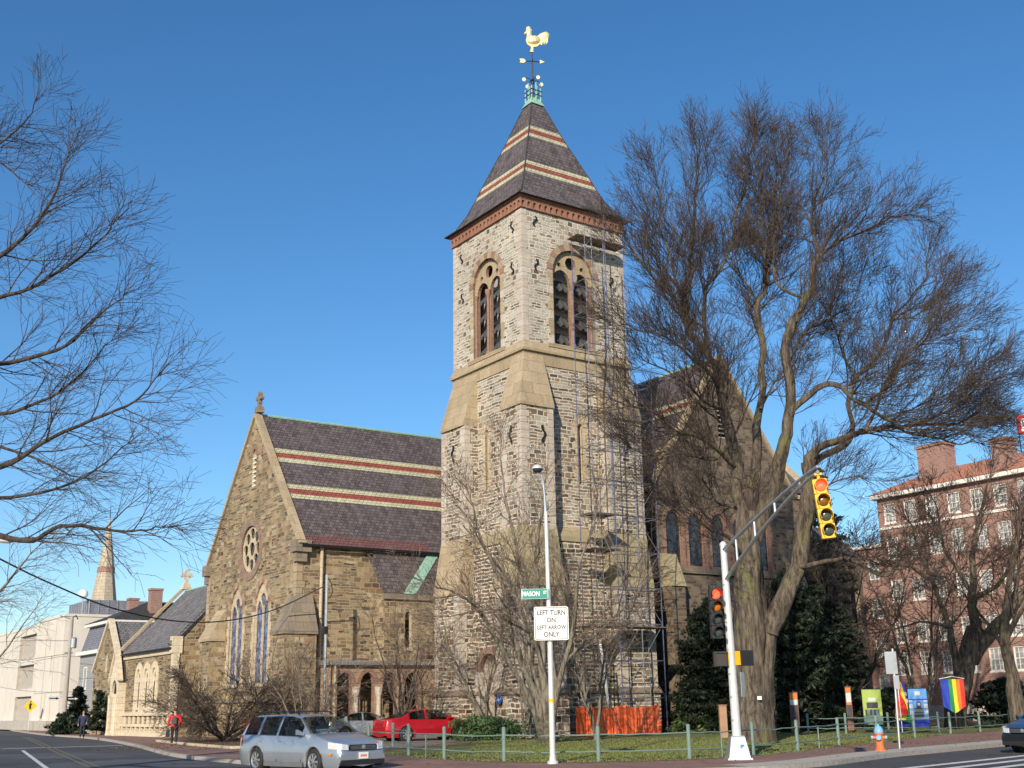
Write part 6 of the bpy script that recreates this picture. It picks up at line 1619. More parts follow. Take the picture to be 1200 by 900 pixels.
def person(label, loc, rz, jacket, trousers, pose, bag=None, s=1.0):
    "front of the body faces +y; pose gives arm and leg joints"
    P = pose; J = []; E_ = []
    def add(p, r, par=None):
        J.append((p, r)); 
        if par is not None: E_.append((par, len(J) - 1))
        return len(J) - 1
    pel = add((0, 0, .93), (.14, .1)); ab = add((0, .0, 1.1), (.135, .095), pel); ch = add((0, .0, 1.3), (.155, .11), ab); nk = add((0, .01, 1.47), .055, ch); hb = add((0, .015, 1.55), .07, nk); hd_ = add((0, .025, 1.66), (.078, .095), hb)
    tp_ = add((0, .02, 1.72), (.06, .07), hd_); ns = add((0, .115, 1.63), .018, hd_)
    for sx in (-1, 1):
        k = 'l' if sx < 0 else 'r'
        sh = add((sx * .19, 0, 1.4), .055, ch); e = add(P['el_' + k], .042, sh); w_ = add(P['wr_' + k], .03, e)
        d = (Vector(P['wr_' + k]) - Vector(P['el_' + k])).normalized(); h_ = Vector(P['wr_' + k]) + d * .07; hh = add(tuple(h_), (.035, .02), w_)
        for f in range(4):
            o_ = Vector(((f - 1.5) * .016, (f - 1.5) * .01, 0)); a = add(tuple(h_ + o_ + d * .045), .009, hh); add(tuple(h_ + o_ * 1.05 + d * (.075 + .008 * (1 - abs(f - 1.3))) + Vector((0, .012, 0))), .008, a)
        t_ = add(tuple(h_ + Vector((-sx * .03, .02, .0))), .01, hh); add(tuple(h_ + Vector((-sx * .038, .035, -.03))), .009, t_)
        hp_ = add((sx * .09, 0, .88), .09, pel); kn = add(P['kn_' + k], .058, hp_); an = add(P['an_' + k], .038, kn); ft = add((P['an_' + k][0], P['an_' + k][1] + .13, P['an_' + k][2] - .045), (.035, .028), an)
    o = skinned('person', J, E_, M['skin']); tag(o, label, 'person'); o.location = loc; o.rotation_euler = (0, 0, rz); o.scale = (s,) * 3
    # jacket
    J2 = [((0, 0, .86), (.185, .14)), ((0, 0, 1.02), (.18, .135)), ((0, 0, 1.2), (.185, .135)), ((0, 0, 1.36), (.175, .125)), ((0, 0, 1.49), (.075, .08))]; E2 = [(0, 1), (1, 2), (2, 3), (3, 4)]
    for sx, k in ((-1, 'l'), (1, 'r')):
        n = len(J2); J2 += [((sx * .2, 0, 1.39), .078), (P['el_' + k], .066), (P['wr_' + k], .05)]; E2 += [(3, n), (n, n + 1), (n + 1, n + 2)]
    skinned('jacket', J2, E2, jacket, o)
    J3 = [((0, 0, .93), (.165, .12))]; E3 = []
    for sx, k in ((-1, 'l'), (1, 'r')):
        n = len(J3); a = P['an_' + k]; J3 += [((sx * .095, 0, .84), .1), (P['kn_' + k], .075), ((a[0], a[1], a[2] + .02), .062)]; E3 += [(0, n), (n, n + 1), (n + 1, n + 2)]
    skinned('trousers', J3, E3, trousers, o)
    for k in 'lr':
        a = P['an_' + k]; skinned('shoe', [((a[0], a[1] - .05, a[2] - .045), (.045, .04)), ((a[0], a[1] + .06, a[2] - .05), (.048, .036)), ((a[0], a[1] + .16, a[2] - .056), (.04, .028))], [(0, 1), (1, 2)], M['black'], o, 1)
    skinned('hair', [((0, -.03, 1.6), (.075, .06)), ((0, -.015, 1.70), (.088, .09)), ((0, .01, 1.755), (.07, .075))], [(0, 1), (1, 2)], M['hair'], o)
    return o
walk = dict(el_l=(-.29, -.05, 1.14), wr_l=(-.29, .03, .9), el_r=(.29, -.02, 1.14), wr_r=(.27, .12, .95), kn_l=(-.1, .1, .5), an_l=(-.1, .08, .1), kn_r=(.1, .0, .48), an_r=(.12, -.22, .14))
pr = person('person in a red jacket and dark trousers walking away with a grey backpack', (-16.55, 58.3, 0), R(12), M['redjacket'], M['darkcloth'], walk, s=1.0)
bp = thing('backpack', 'grey backpack on the back of the walker in red', 'backpack', (-16.55, 58.3, 0), R(12))
o = skinned('bag', [((0, -.23, 1.0), (.16, .10)), ((0, -.25, 1.2), (.165, .12)), ((0, -.22, 1.4), (.12, .08))], [(0, 1), (1, 2)], M['greycloth'], bp)
b = mb()
for sx in (-1, 1): b.tube([(sx * .11, -.14, 1.42), (sx * .13, -.0, 1.51), (sx * .13, .13, 1.38), (sx * .15, .14, 1.2), (sx * .13, -.05, 1.03)], .02, M['greycloth'], 6)
b.build('strap', bp)
b = mb(); b.box(-.1, .1, -.385, -.34, 1.03, 1.18, M['greycloth']); b.build('pocket', bp)
bg_ = thing('carrier_bag', 'dark carrier bag hanging from the left hand of the walker in red', 'bag', (-16.55, 58.3, 0), R(12))
b = mb(); b.hexa([(-.4, -.04, .42), (-.2, -.04, .42), (-.2, .12, .42), (-.4, .12, .42), (-.38, .0, .76), (-.22, .0, .76), (-.22, .08, .76), (-.38, .08, .76)], M['darkcloth']); b.tube([(-.35, .04, .75), (-.3, .04, .84), (-.25, .04, .75)], .01, M['darkcloth'], 5); b.build('bag', bg_)
walk2 = dict(el_l=(-.27, .03, 1.14), wr_l=(-.22, .2, 1.0), el_r=(.27, -.06, 1.15), wr_r=(.28, .02, .92), kn_l=(-.09, .05, .5), an_l=(-.1, -.12, .1), kn_r=(.1, .1, .5), an_r=(.11, .12, .09))
person('person in a dark blue coat walking on the pavement by the conifer', (-27.9, 77.5, 0), R(200), plain('navy_coat', (.02, .03, .07), .8), M['darkcloth'], walk2)
# driver of the wagon: seated figure, hands on the wheel
def driver():
    J = []; E_ = []
    def add(p, r, par=None):
        J.append((p, r))
        if par is not None: E_.append((par, len(J) - 1))
        return len(J) - 1
    pel = add((.05, .38, .80), (.14, .12)); ch = add((-.03, .38, 1.08), (.15, .11), pel); nk = add((-.05, .38, 1.2), .05, ch); hd_ = add((-.03, .38, 1.31), (.075, .09), nk); ns = add((.06, .38, 1.29), .017, hd_)
    for sy in (-1, 1):
        sh = add((-.04, .38 + sy * .17, 1.13), .05, ch); el = add((.15, .38 + sy * .24, .92), .04, sh); wr_ = add((.42, .38 + sy * .16, 1.0), .03, el)
        hh = add((.5, .38 + sy * .15, 1.03), .035, wr_)
        for f in range(4): add((.55, .38 + sy * (.12 + f * .018), 1.06), .009, hh)
        add((.5, .38 + sy * .11, 1.06), .01, hh)
        kn = add((.5, .38 + sy * .12, .80), .07, pel); add((.85, .38 + sy * .12, .5), .05, kn)
    o = skinned('person', J, E_, M['skin']); tag(o, 'driver sitting in the silver-blue station wagon', 'person')
    o.location = WL.location; o.rotation_euler = WL.rotation_euler; o.scale = WL.scale
    J2 = [((.05, .38, .82), (.16, .14)), ((-.03, .38, 1.06), (.17, .13))]; E2 = [(0, 1)]
    for sy in (-1, 1):
        n = len(J2); J2 += [((-.04, .38 + sy * .18, 1.12), .07), ((.15, .38 + sy * .24, .92), .058), ((.4, .38 + sy * .16, .99), .045)]; E2 += [(1, n), (n, n + 1), (n + 1, n + 2)]
    skinned('shirt', J2, E2, plain('pale_blue_shirt', (.25, .33, .42), .8), o)
    skinned('hair', [((-.07, .38, 1.3), (.06, .07)), ((-.05, .38, 1.38), (.07, .06))], [(0, 1)], M['hair'], o)
driver()
# ------------------------------------------------------------------ bare trees
class Wood:
    "tubes collected in flat arrays; one mesh per part"
    def __init__(s): s.v = []; s.f = []; s.n = 0
    def tube(s, P, r0, r1, n=4, power=1.0, rough=0):
        m = len(P); base = s.n; ref = None
        for i in range(m):
            t = (P[min(i + 1, m - 1)] - P[max(i - 1, 0)])
            if t.length < 1e-7: t = Vector((0, 0, 1))
            t.normalize()
            if ref is None: ref = t.orthogonal().normalized()
            ref = ref - t * ref.dot(t)
            if ref.length < 1e-6: ref = t.orthogonal()
            ref.normalize(); bn = t.cross(ref)
            u = (i / (m - 1)) ** power; r = r0 + (r1 - r0) * u; p = P[i]
            for k in range(n):
                a = 2 * pi * k / n; rk = r * (1 + rough * noise.noise(Vector((cos(a) * 1.8 + i * .13, sin(a) * 1.8, p.z * .45))) + rough * .8 * noise.noise(Vector((cos(a) * 5, sin(a) * 5, p.z * .8)))) if rough else r; c, q = cos(a) * rk, sin(a) * rk
                s.v.append((p.x + ref.x * c + bn.x * q, p.y + ref.y * c + bn.y * q, p.z + ref.z * c + bn.z * q))
        for i in range(m - 1):
            for k in range(n):
                a = base + i * n + k; b_ = base + i * n + (k + 1) % n; s.f.append((a, b_, b_ + n, a + n))
        s.n += m * n
    def build(s, name, parent, m):
        me = bpy.data.meshes.new(name); me.from_pydata(s.v, [], s.f); me.materials.append(m)
        me.polygons.foreach_set("use_smooth", [True] * len(s.f)); me.update()
        o = bpy.data.objects.new(name, me); COL.objects.link(o); o.parent = parent; return o
def rvec(rg): return Vector((rg.gauss(0, 1), rg.gauss(0, 1), rg.gauss(0, 1))).normalized()
def side_dir(rg, d, ang, bias=None, bw=.0):
    q = rvec(rg)
    if bias is not None: q = q + bias * bw
    q = q - d * q.dot(d)
    if q.length < 1e-4: q = d.orthogonal()
    q.normalize(); return (d * cos(ang) + q * sin(ang)).normalized()
def grow(wd, rg, p, d, L, r, lev, cfg, trunkw=None):
    "one branch and its side branches"
    c = cfg[lev]; n = c['seg']; P = [p.copy()]; dd = d.copy(); q = p.copy(); D = [dd.copy()]
    for i in range(n):
        dd = (dd + rvec(rg) * c['wob'] + Vector((0, 0, 1)) * c['up'] + cfg['wind'] * .0).normalized()
        q = q + dd * (L / n); P.append(q.copy()); D.append(dd.copy())
    wd.tube(P, r, max(r * c['tap'], cfg['rmin']), c['sides'])
    if lev + 1 in cfg:
        k = max(1, int(round(L * c['dens'] * rg.uniform(.8, 1.2)))); nx = cfg[lev + 1]
        for j in range(k):
            t = c['start'] + (1 - c['start']) * ((j + rg.random()) / k); i = min(n - 1, int(t * n)); f = t * n - i
            bp_ = P[i].lerp(P[i + 1], f); bd = D[i + 1]
            out = side_dir(rg, bd, R(rg.uniform(*nx['ang'])), cfg.get('out'), cfg.get('ow', 0))
            ll = nx['len'] * rg.uniform(.6, 1.25) * (1.15 - .55 * t); rr = max(cfg['rmin'], min(r * (1 - .6 * t) * .6, ll * nx['rk']))
            grow(wd, rg, bp_, out, ll, rr, lev + 1, cfg)
def px_line(pts, k=4): return smooth3([at(x, y, Y) for x, y, Y in pts], k)
def tree(name, label, base, limbs, cfg, seed, trunk_m, twig_m, group=None, first=.12):
    "limbs: (list of points, r0, r1, side-branch start fraction, level-1 length)"
    rg = random.Random(seed); o = thing(name, label, 'tree', base, 0, group); base = Vector(base)
    big = Wood(); tw = Wood(); ctr = base + Vector((0, 0, cfg['ch']))
    for L in limbs:
        P, r0, r1, st, l1 = L[:5]; P = [Vector(q) - base for q in P]
        # roughen large wood slightly
        wb_ = .0 if r0 > .34 else cfg.get('crook', .05)
        P = [P[0]] + [q + rvec(rg) * min(.05, r0 * .18) + Vector((noise.noise(q * .55 + Vector((seed, 0, 0))), noise.noise(q * .55 + Vector((0, seed, 9))), noise.noise(q * .55 + Vector((5, 0, seed))))) * wb_ * 4 * min(1, i_ / 3) for i_, q in enumerate(P[1:-1])] + [P[-1]]
        big.tube(P, r0, r1, 24 if r0 > .3 else (14 if r0 > .12 else 8), L[5] if len(L) > 5 else 1.0, .3 if r0 > .12 else .15)
        tot = sum((P[i + 1] - P[i]).length for i in range(len(P) - 1)); k = int(tot * (1 - st) * cfg['dens0'])
        for j in range(k):
            t = st + (1 - st) * ((j + rg.random()) / k); x = t * (len(P) - 1); i = min(len(P) - 2, int(x)); q = P[i].lerp(P[i + 1], x - i)
            d = (P[i + 1] - P[i]).normalized(); out = (q + base - ctr); out.z *= .4; out = out.normalized() if out.length > .1 else rvec(rg)
            cfg['out'] = out; bd = side_dir(rg, d, R(rg.uniform(*cfg[1]['ang'])), out + Vector((0, 0, .3)), cfg.get('ow0', .6))
            ll = l1 * rg.uniform(.55, 1.2) * (1.15 - cfg.get('tipcut', .45) * t); rr = min((r0 + (r1 - r0) * t) * .55, ll * cfg[1]['rk'])
            grow(tw, rg, q, bd, ll, max(rr, cfg['rmin'] * 2), 1, cfg)
        # leader carries on past the drawn limb
        cfg['out'] = (P[-1] - P[-2]).normalized()
        for _ in range(4): grow(tw, rg, P[-1], side_dir(rg, (P[-1] - P[-3]).normalized(), R(rg.uniform(5, 32))), l1 * rg.uniform(.3, .6), max(r1 * .9, cfg['rmin'] * 2), 1, cfg)
    big.build('trunk', o, trunk_m); tw.build('crown', o, twig_m)
    print(label, len(big.f), len(tw.f))
    return o
Z0 = Vector((0, 0, 0))
ELM = dict(wind=Z0, rmin=.0066, ch=9, tipcut=.66, crook=.10, dens0=3.2, ow=.35, ow0=.7)
ELM[1] = dict(seg=7, wob=.14, up=.055, tap=.30, sides=5, dens=2.3, start=.12, ang=(22, 48), len=4, rk=.016)
ELM[2] = dict(seg=5, wob=.10, up=.05, tap=.35, sides=4, dens=4.3, start=.12, ang=(20, 42), len=1.9, rk=.012)
ELM[3] = dict(seg=3, wob=.12, up=.035, tap=.5, sides=3, dens=3.4, start=.15, ang=(18, 40), len=.9, rk=.0105)
ELM[4] = dict(seg=2, wob=.10, up=.02, tap=.7, sides=3, dens=0, start=.2, ang=(18, 38), len=.5, rk=.01)
eb = Vector((9.7, 49.7, 0)); Y = 49.7
def LB(pts, r0, r1, st, l1, pw=1.0, k=4): return (px_line(pts, k), r0, r1, st, l1, pw)
fork = (902, 738, Y)
elm = [
 ([eb + Vector((0, 0, -.2)), eb + Vector((0, 0, .5))] + px_line([(884, 842, Y), (882, 800, Y), (880, 740, Y), (878, 690, Y), (877, 640, Y), (878, 600, Y)], 3), .80, .48, .99, 2, 1.0),
 ([eb + Vector((.35, 0, -.2)), eb + Vector((.33, 0, .6))] + px_line([(893, 840, Y), (897, 780, Y), (900, 740, Y)], 3), .5, .36, .99, 1),
 LB([(900, 742, Y), (916, 705, Y), (932, 672, Y + .3), (940, 635, Y + .3), (946, 598, Y), (948, 560, Y)], .42, .30, .98, 2),
 LB([(877, 610, Y), (866, 568, Y - .3), (857, 525, Y - .6), (851, 482, Y - 1), (840, 446, Y - 1.3), (824, 411, Y - 1.6), (806, 384, Y - 2)], 0.272, 0.119, .35, 3.2),
 LB([(806, 384, Y - 2), (785, 352, Y - 2.4), (762, 322, Y - 2.6), (744, 297, Y - 3)], 0.096, 0.032, .1, 3.3),
 LB([(810, 388, Y - 2), (802, 345, Y - 1.5), (806, 307, Y - 1), (812, 266, Y - 1), (816, 219, Y - 1), (817, 190, Y - 1)], 0.104, 0.025, .15, 3.0),
 LB([(798, 350, Y - 2), (784, 307, Y - 2.5), (776, 264, Y - 2.4), (770, 219, Y - 2.4)], 0.064, 0.021, .1, 2.8),
 LB([(832, 425, Y - 1.4), (826, 380, Y - .5), (828, 335, Y), (846, 303, Y + .5), (862, 269, Y + 1), (870, 229, Y + 1.3), (874, 190, Y + 1.5)], 0.112, 0.025, .15, 3.0),
 LB([(860, 545, Y - .5), (842, 530, Y - 1.5), (820, 515, Y - 2.5), (797, 500, Y - 3.4), (772, 492, Y - 4), (748, 478, Y - 4.6)], 0.112, 0.028, .1, 2.6),
 LB([(878, 620, Y), (884, 560, Y + .6), (890, 500, Y + 1.2), (891, 430, Y + 1.5), (894, 360, Y + 1.8), (900, 303, Y + 2), (906, 254, Y + 2.2), (912, 200, Y + 2.4)], 0.240, 0.028, .45, 3.2),
 LB([(893, 410, Y + 1.6), (886, 360, Y + 2.4), (868, 330, Y + 3), (852, 307, Y + 3.4)], 0.080, 0.025, .1, 2.6),
 LB([(897, 345, Y + 1.8), (893, 277, Y + 1.2), (889, 219, Y + .8), (886, 170, Y + .6)], 0.080, 0.021, .1, 2.6),
 LB([(880, 640, Y), (900, 585, Y - .4), (914, 540, Y - .8), (922, 490, Y - 1), (924, 412, Y - 1.2), (938, 370, Y - 1.3), (953, 316, Y - 1.5), (962, 297, Y - 1.6)], 0.304, 0.098, .4, 2.8),
 LB([(962, 299, Y - 1.6), (952, 264, Y - 1.4), (955, 219, Y - 1.2), (964, 180, Y - 1)], 0.096, 0.021, .1, 2.9),
 LB([(960, 301, Y - 1.6), (984, 280, Y - 2), (1018, 266, Y - 2.2), (1050, 254, Y - 2.4)], 0.080, 0.025, .1, 2.8),
 LB([(945, 350, Y - 1.3), (912, 335, Y), (905, 287, Y + .3), (917, 229, Y + .5), (924, 185, Y + .6)], 0.080, 0.021, .15, 2.8),
 LB([(924, 420, Y - 1.2), (950, 390, Y - .4), (975, 370, Y), (1000, 352, Y + .4), (1012, 315, Y + .8)], 0.072, 0.021, .1, 2.4),
 LB([(922, 490, Y - 1), (940, 462, Y - 1.6), (965, 444, Y - 2.4), (992, 452, Y - 3), (1014, 472, Y - 3.6), (1036, 490, Y - 4), (1070, 497, Y - 4.6), (1110, 503, Y - 5)], 0.144, 0.032, .25, 2.6),
 LB([(948, 562, Y), (952, 535, Y), (968, 517, Y - .4), (992, 510, Y - .8), (1014, 504, Y - 1.2), (1045, 496, Y - 1.6), (1085, 498, Y - 2), (1130, 492, Y - 2.4)], 0.192, 0.035, .35, 2.8),
 LB([(952, 545, Y), (972, 528, Y + .8), (990, 512, Y + 1.4), (996, 478, Y + 1.8), (1004, 445, Y + 2), (1026, 412, Y + 2.2), (1042, 375, Y + 2.4), (1068, 345, Y + 2.6), (1085, 312, Y + 2.8)], 0.152, 0.025, .35, 3.0),
 LB([(1014, 504, Y - 1.2), (1030, 470, Y - 1.4), (1052, 430, Y - 1.6), (1082, 392, Y - 1.8), (1104, 350, Y - 2)], 0.080, 0.021, .15, 2.8),
 LB([(1042, 375, Y + 2.4), (1060, 372, Y + 2), (1085, 360, Y + 1.6), (1110, 332, Y + 1.2)], 0.056, 0.021, .1, 2.4),
 LB([(938, 664, Y), (958, 659, Y - 1), (985, 657, Y - 2), (1010, 662, Y - 3), (1040, 674, Y - 4), (1056, 660, Y - 4.6), (1078, 640, Y - 5.2)], 0.120, 0.035, .3, 2.0),
 LB([(876, 655, Y), (850, 632, Y - 1.6), (824, 610, Y - 3), (800, 592, Y - 4), (772, 580, Y - 5)], 0.080, 0.021, .15, 2.2),
 LB([(860, 690, Y - .3), (838, 662, Y - 2), (812, 655, Y - 3.5), (785, 662, Y - 4.5)], 0.040, 0.014, .1, 1.8) if 0 else LB([(872, 600, Y), (850, 590, Y + 1.5), (826, 575, Y + 3), (800, 545, Y + 4)], .08, .03, .15, 2.2),
 LB([(1045, 496, Y - 1.6), (1080, 515, Y - 2.4), (1115, 522, Y - 3), (1150, 520, Y - 3.6)], .06, .02, .1, 2.4),
 LB([(1070, 497, Y - 4.6), (1105, 480, Y - 5), (1140, 455, Y - 5.4), (1165, 445, Y - 5.6)], .05, .02, .1, 2.4),
 LB([(855, 520, Y - .6), (830, 540, Y - 2), (800, 530, Y - 3.4), (770, 535, Y - 4.4), (740, 525, Y - 5)], .07, .02, .1, 2.2),
 LB([(846, 460, Y - 1), (820, 425, Y - 3), (795, 405, Y - 4), (765, 390, Y - 5), (735, 380, Y - 5.6)], .07, .02, .1, 2.4),
 LB([(891, 480, Y + 1), (905, 450, Y + 2.4), (926, 432, Y + 3.4), (945, 400, Y + 4)], .07, .02, .1, 2.2),
 LB([(851, 482, Y - 1), (836, 470, Y - 2.4), (812, 452, Y - 3.6), (785, 440, Y - 4.4), (760, 425, Y - 5)], .08, .02, .1, 2.4),
 LB([(950, 590, Y), (962, 575, Y - 1), (985, 565, Y - 2), (1010, 560, Y - 3)], .06, .02, .1, 2.0),
 LB([(1002, 445, Y + 2), (985, 405, Y + 2.6), (975, 360, Y + 3), (985, 320, Y + 3.2)], .06, .02, .1, 2.4),
 LB([(1014, 472, Y - 3.6), (1040, 455, Y - 4), (1062, 420, Y - 4.4), (1085, 400, Y - 4.6), (1120, 385, Y - 4.8)], .07, .02, .1, 2.4),
 LB([(1036, 490, Y - 4), (1080, 470, Y - 3.5), (1120, 455, Y - 3), (1155, 430, Y - 2.5)], 0.048, 0.014, .1, 2.4),
 LB([(1078, 497, Y - 2), (1110, 480, Y - 1.5), (1140, 470, Y - 1)], 0.040, 0.014, .1, 2.0),
]
tree('elm_tree', 'huge bare elm with mossy forked trunk and fan of fine twigs right of the tower', tuple(eb), elm, ELM, 11, M['bark'], M['twig'])
# root flare of the elm
# ---- tree in front of the tower (several stems)
CR = dict(wind=Z0, rmin=.008, ch=4.5, dens0=2.3, ow=.3, ow0=.5)
CR[1] = dict(seg=6, wob=.11, up=.02, tap=.3, sides=4, dens=3.0, start=.12, ang=(25, 55), len=3, rk=.014)
CR[2] = dict(seg=5, wob=.12, up=.02, tap=.4, sides=4, dens=2.6, start=.15, ang=(25, 50), len=1.4, rk=.011)
CR[3] = dict(seg=3, wob=.14, up=.0, tap=.6, sides=3, dens=0, start=.15, ang=(25, 50), len=.7, rk=.01)
Y = 52.0; cb = Vector(gnd(641, 871))
t_ = lambda pts, r0, r1, l1=2.2, st=.3: ([cb + Vector((pts[0][0], 0, 0))] + px_line(pts[1:], 4), r0, r1, st, l1)
crab = [
 t_([(.0,), (640, 830, Y), (637, 790, Y), (638, 750, Y), (634, 705, Y + .5), (628, 650, Y + 1), (634, 600, Y + 1.2), (640, 560, Y + 1.4)], .22, .03),
 t_([(-.12,), (632, 835, Y), (620, 800, Y), (608, 770, Y - .4), (597, 735, Y - .8), (590, 695, Y - 1.2), (575, 655, Y - 1.6), (560, 615, Y - 2), (548, 575, Y - 2.2)], .17, .025),
 t_([(-.2,), (628, 840, Y), (608, 800, Y - .5), (590, 765, Y - 1), (570, 732, Y - 1.6), (548, 705, Y - 2.2), (522, 690, Y - 2.6), (495, 680, Y - 3)], .13, .02),
 t_([(.1,), (646, 830, Y), (650, 780, Y + .4), (640, 720, Y + .8), (612, 670, Y + 1), (598, 610, Y + 1.2), (590, 560, Y + 1.4), (588, 520, Y + 1.5)], .14, .022),
 t_([(.15,), (650, 825, Y), (660, 780, Y - .3), (672, 735, Y - .6), (676, 680, Y - 1), (690, 630, Y - 1.4), (700, 580, Y - 1.6)], .13, .022),
 t_([(.05,), (640, 800, Y), (630, 760, Y - .6), (612, 735, Y - 1.2), (585, 715, Y - 1.8), (552, 718, Y - 2.4), (520, 722, Y - 3)], .10, .02),
 t_([(.12,), (652, 800, Y), (668, 770, Y + .6), (700, 745, Y + 1.2), (730, 715, Y + 1.6), (752, 690, Y + 2)], .08, .02),
 t_([(-.05,), (634, 820, Y), (622, 770, Y + .4), (606, 700, Y + .8), (570, 640, Y + 1), (535, 590, Y + 1.2)], .11, .02),
]
tree('crabapple_tree', 'many-stemmed bare grey tree on the lawn in front of the tower, behind the lamp post', tuple(cb), crab, CR, 21, M['bark_grey'], M['twig_grey'])
def autotree(name, label, base, h, spread, stems, cfg, seed, mt, mw, r0=.12, lean=0.0, l1=1.8, splay=(15, 45), first=.25):
    rg = random.Random(seed); base = Vector(base); L = []
    for k in range(stems):
        a = 2 * pi * (k + rg.random() * .7) / stems; an = R(rg.uniform(*splay)); d = Vector((cos(a) * sin(an), sin(a) * sin(an), cos(an)))
        P = [base.copy()]; q = base.copy(); n = 8; H = h * rg.uniform(.75, 1.0)
        dd = Vector((0, 0, 1)).lerp(d, .5)
        for i in range(n):
            dd = (dd * .6 + d * .5 + rvec(rg) * .12 + Vector((lean, 0, .05))).normalized(); q = q + dd * (H / n); P.append(q.copy())
        L.append((smooth3(P, 2), r0 * rg.uniform(.7, 1), .018, first, l1))
    return tree(name, label, tuple(base), L, cfg, seed + 1, mt, mw)
g = gnd(557, 862); autotree('bare_tree', 'slim bare tree beside the tower doorway, right of the red sedan', (g.x + .6, 63.0, 0), 7.5, 3, 4, CR, 31, M['bark_grey'], M['twig_grey'], .11, -.01, 1.9, (10, 32))
autotree('bare_tree', 'bushy bare tree before the arcade porch, behind the red sedan', (-6.3, 65.6, 0), 6.3, 3, 6, CR, 37, M['bark_dark'], M['twig_grey'], .10, 0, 1.7, (12, 40))
autotree('bare_tree', 'small pale bare shrub tree against the gabled wing window wall', (-12.7, 63.5, 0), 4.6, 3, 5, CR, 41, M['bark_grey'], M['twig_grey'], .06, 0, 1.5, (15, 45))
autotree('bare_tree', 'pale bare sapling at the tower foot right of the doorway, left of the lamp post', (.4, 60.5, 0), 8.5, 3, 4, CR, 131, M['bark_grey'], M['twig_grey'], .09, .01, 1.9, (8, 26))
autotree('bare_tree', 'thin bare tree standing between scaffolding and lamp post', (3.6, 56.5, 0), 8.0, 3, 4, CR, 137, M['bark_grey'], M['twig_grey'], .08, .0, 1.8, (10, 30))
autotree('bare_tree', 'brownish bare bush tree below the wing buttress, right of the tall windows', (-10.6, 60.5, 0), 4.0, 3, 7, CR, 151, M['bark_grey'], M['twig_grey'], .05, 0, 1.3, (12, 50))
# weeping, very twiggy small tree left of the wing
WP = dict(wind=Z0, rmin=.0085, ch=2.0, dens0=5.5, ow=.6, ow0=.8)
WP[1] = dict(seg=6, wob=.16, up=-.02, tap=.3, sides=4, dens=4.2, start=.1, ang=(25, 65), len=2, rk=.015)
WP[2] = dict(seg=4, wob=.18, up=.0, tap=.4, sides=3, dens=5.0, start=.1, ang=(25, 60), len=1.0, rk=.012)
WP[3] = dict(seg=3, wob=.18, up=.01, tap=.6, sides=3, dens=0, start=.1, ang=(25, 60), len=.55, rk=.012)
autotree('hawthorn_tree', 'dense twiggy low spreading tree on the leaf bed left of the gabled wing', (-15.6, 64.5, 0), 4.6, 3, 13, WP, 45, M['bark_dark'], M['twig'], .10, 0, 1.5, (35, 78), .3)
RB = dict(wind=Z0, rmin=.006, ch=.5, dens0=6, ow=.3, ow0=.4)
RB[1] = dict(seg=4, wob=.1, up=.03, tap=.5, sides=3, dens=5, start=.1, ang=(15, 45), len=.6, rk=.01)
RB[2] = dict(seg=2, wob=.1, up=.03, tap=.6, sides=3, dens=0, start=.1, ang=(15, 45), len=.3, rk=.01)
autotree('red_twig_shrub', 'small shrub of bare red twigs behind the rear of the wagon', (-13.2, 60.5, 0), 1.0, 1, 14, RB, 47, M['twig_red'], M['twig_red'], .012, 0, .5, (5, 40), .1)
# ---- right hand trees before the brick hall
RT_ = dict(wind=Z0, rmin=.012, ch=6, dens0=1.9, ow=.3, ow0=.55)
RT_[1] = dict(seg=6, wob=.13, up=.02, tap=.3, sides=5, dens=1.9, start=.12, ang=(25, 55), len=3, rk=.016)
RT_[2] = dict(seg=5, wob=.14, up=.02, tap=.4, sides=4, dens=3.8, start=.12, ang=(25, 50), len=1.7, rk=.012)
RT_[3] = dict(seg=3, wob=.15, up=.0, tap=.6, sides=3, dens=2.6, start=.15, ang=(25, 50), len=.85, rk=.012)
RT_[4] = dict(seg=2, wob=.1, up=.0, tap=.7, sides=3, dens=0, start=.2, ang=(20, 40), len=.4, rk=.012)
Y = 67.0; rb = Vector(gnd(1120, 855)); rb = Vector((24.2, 67, 0))
L = lambda pts, r0, r1, st=.2, l1=3.0: (px_line(pts, 4), r0, r1, st, l1)
rt = [
 ([rb, rb + Vector((.1, 0, 1))] + px_line([(1128, 800, Y), (1136, 765, Y), (1143, 735, Y)], 3), .55, .42, .99, 1),
 L([(1138, 775, Y), (1156, 748, Y - .3), (1178, 722, Y - .8), (1205, 690, Y - 1.2), (1235, 655, Y - 1.5)], .40, .16, .4),
 L([(1143, 742, Y), (1141, 712, Y), (1138, 680, Y), (1142, 640, Y + .5), (1150, 600, Y + 1), (1158, 565, Y + 1.4)], .30, .04, .3),
 L([(1122, 790, Y), (1116, 750, Y + .5), (1106, 715, Y + 1), (1092, 680, Y + 1.4), (1078, 650, Y + 1.8), (1066, 612, Y + 2)], .22, .04, .2),
 L([(1140, 700, Y), (1162, 690, Y), (1180, 665, Y), (1190, 630, Y)], .16, .04, .2),
 L([(1112, 735, Y), (1090, 728, Y - .6), (1066, 732, Y - 1.4), (1040, 738, Y - 2)], .10, .03, .1, 2.2),
 L([(1141, 700, Y), (1120, 665, Y), (1104, 630, Y), (1096, 590, Y)], .14, .03, .2),
 L([(1092, 680, Y + 1.4), (1066, 668, Y + 1), (1040, 664, Y + .6), (1015, 655, Y)], .10, .03, .1, 2.4),
 L([(1178, 722, Y - .8), (1190, 690, Y - 1), (1196, 650, Y - 1), (1200, 610, Y - 1)], .16, .03, .2),
]
tree('bare_tree', 'leaning bare tree with split trunk before the brick hall, behind the rainbow flag', tuple(rb), rt, RT_, 51, M['bark'], M['twig'])
Y = 62.0; rb2 = Vector(at(1192, 835, Y)); rb2.z = 0
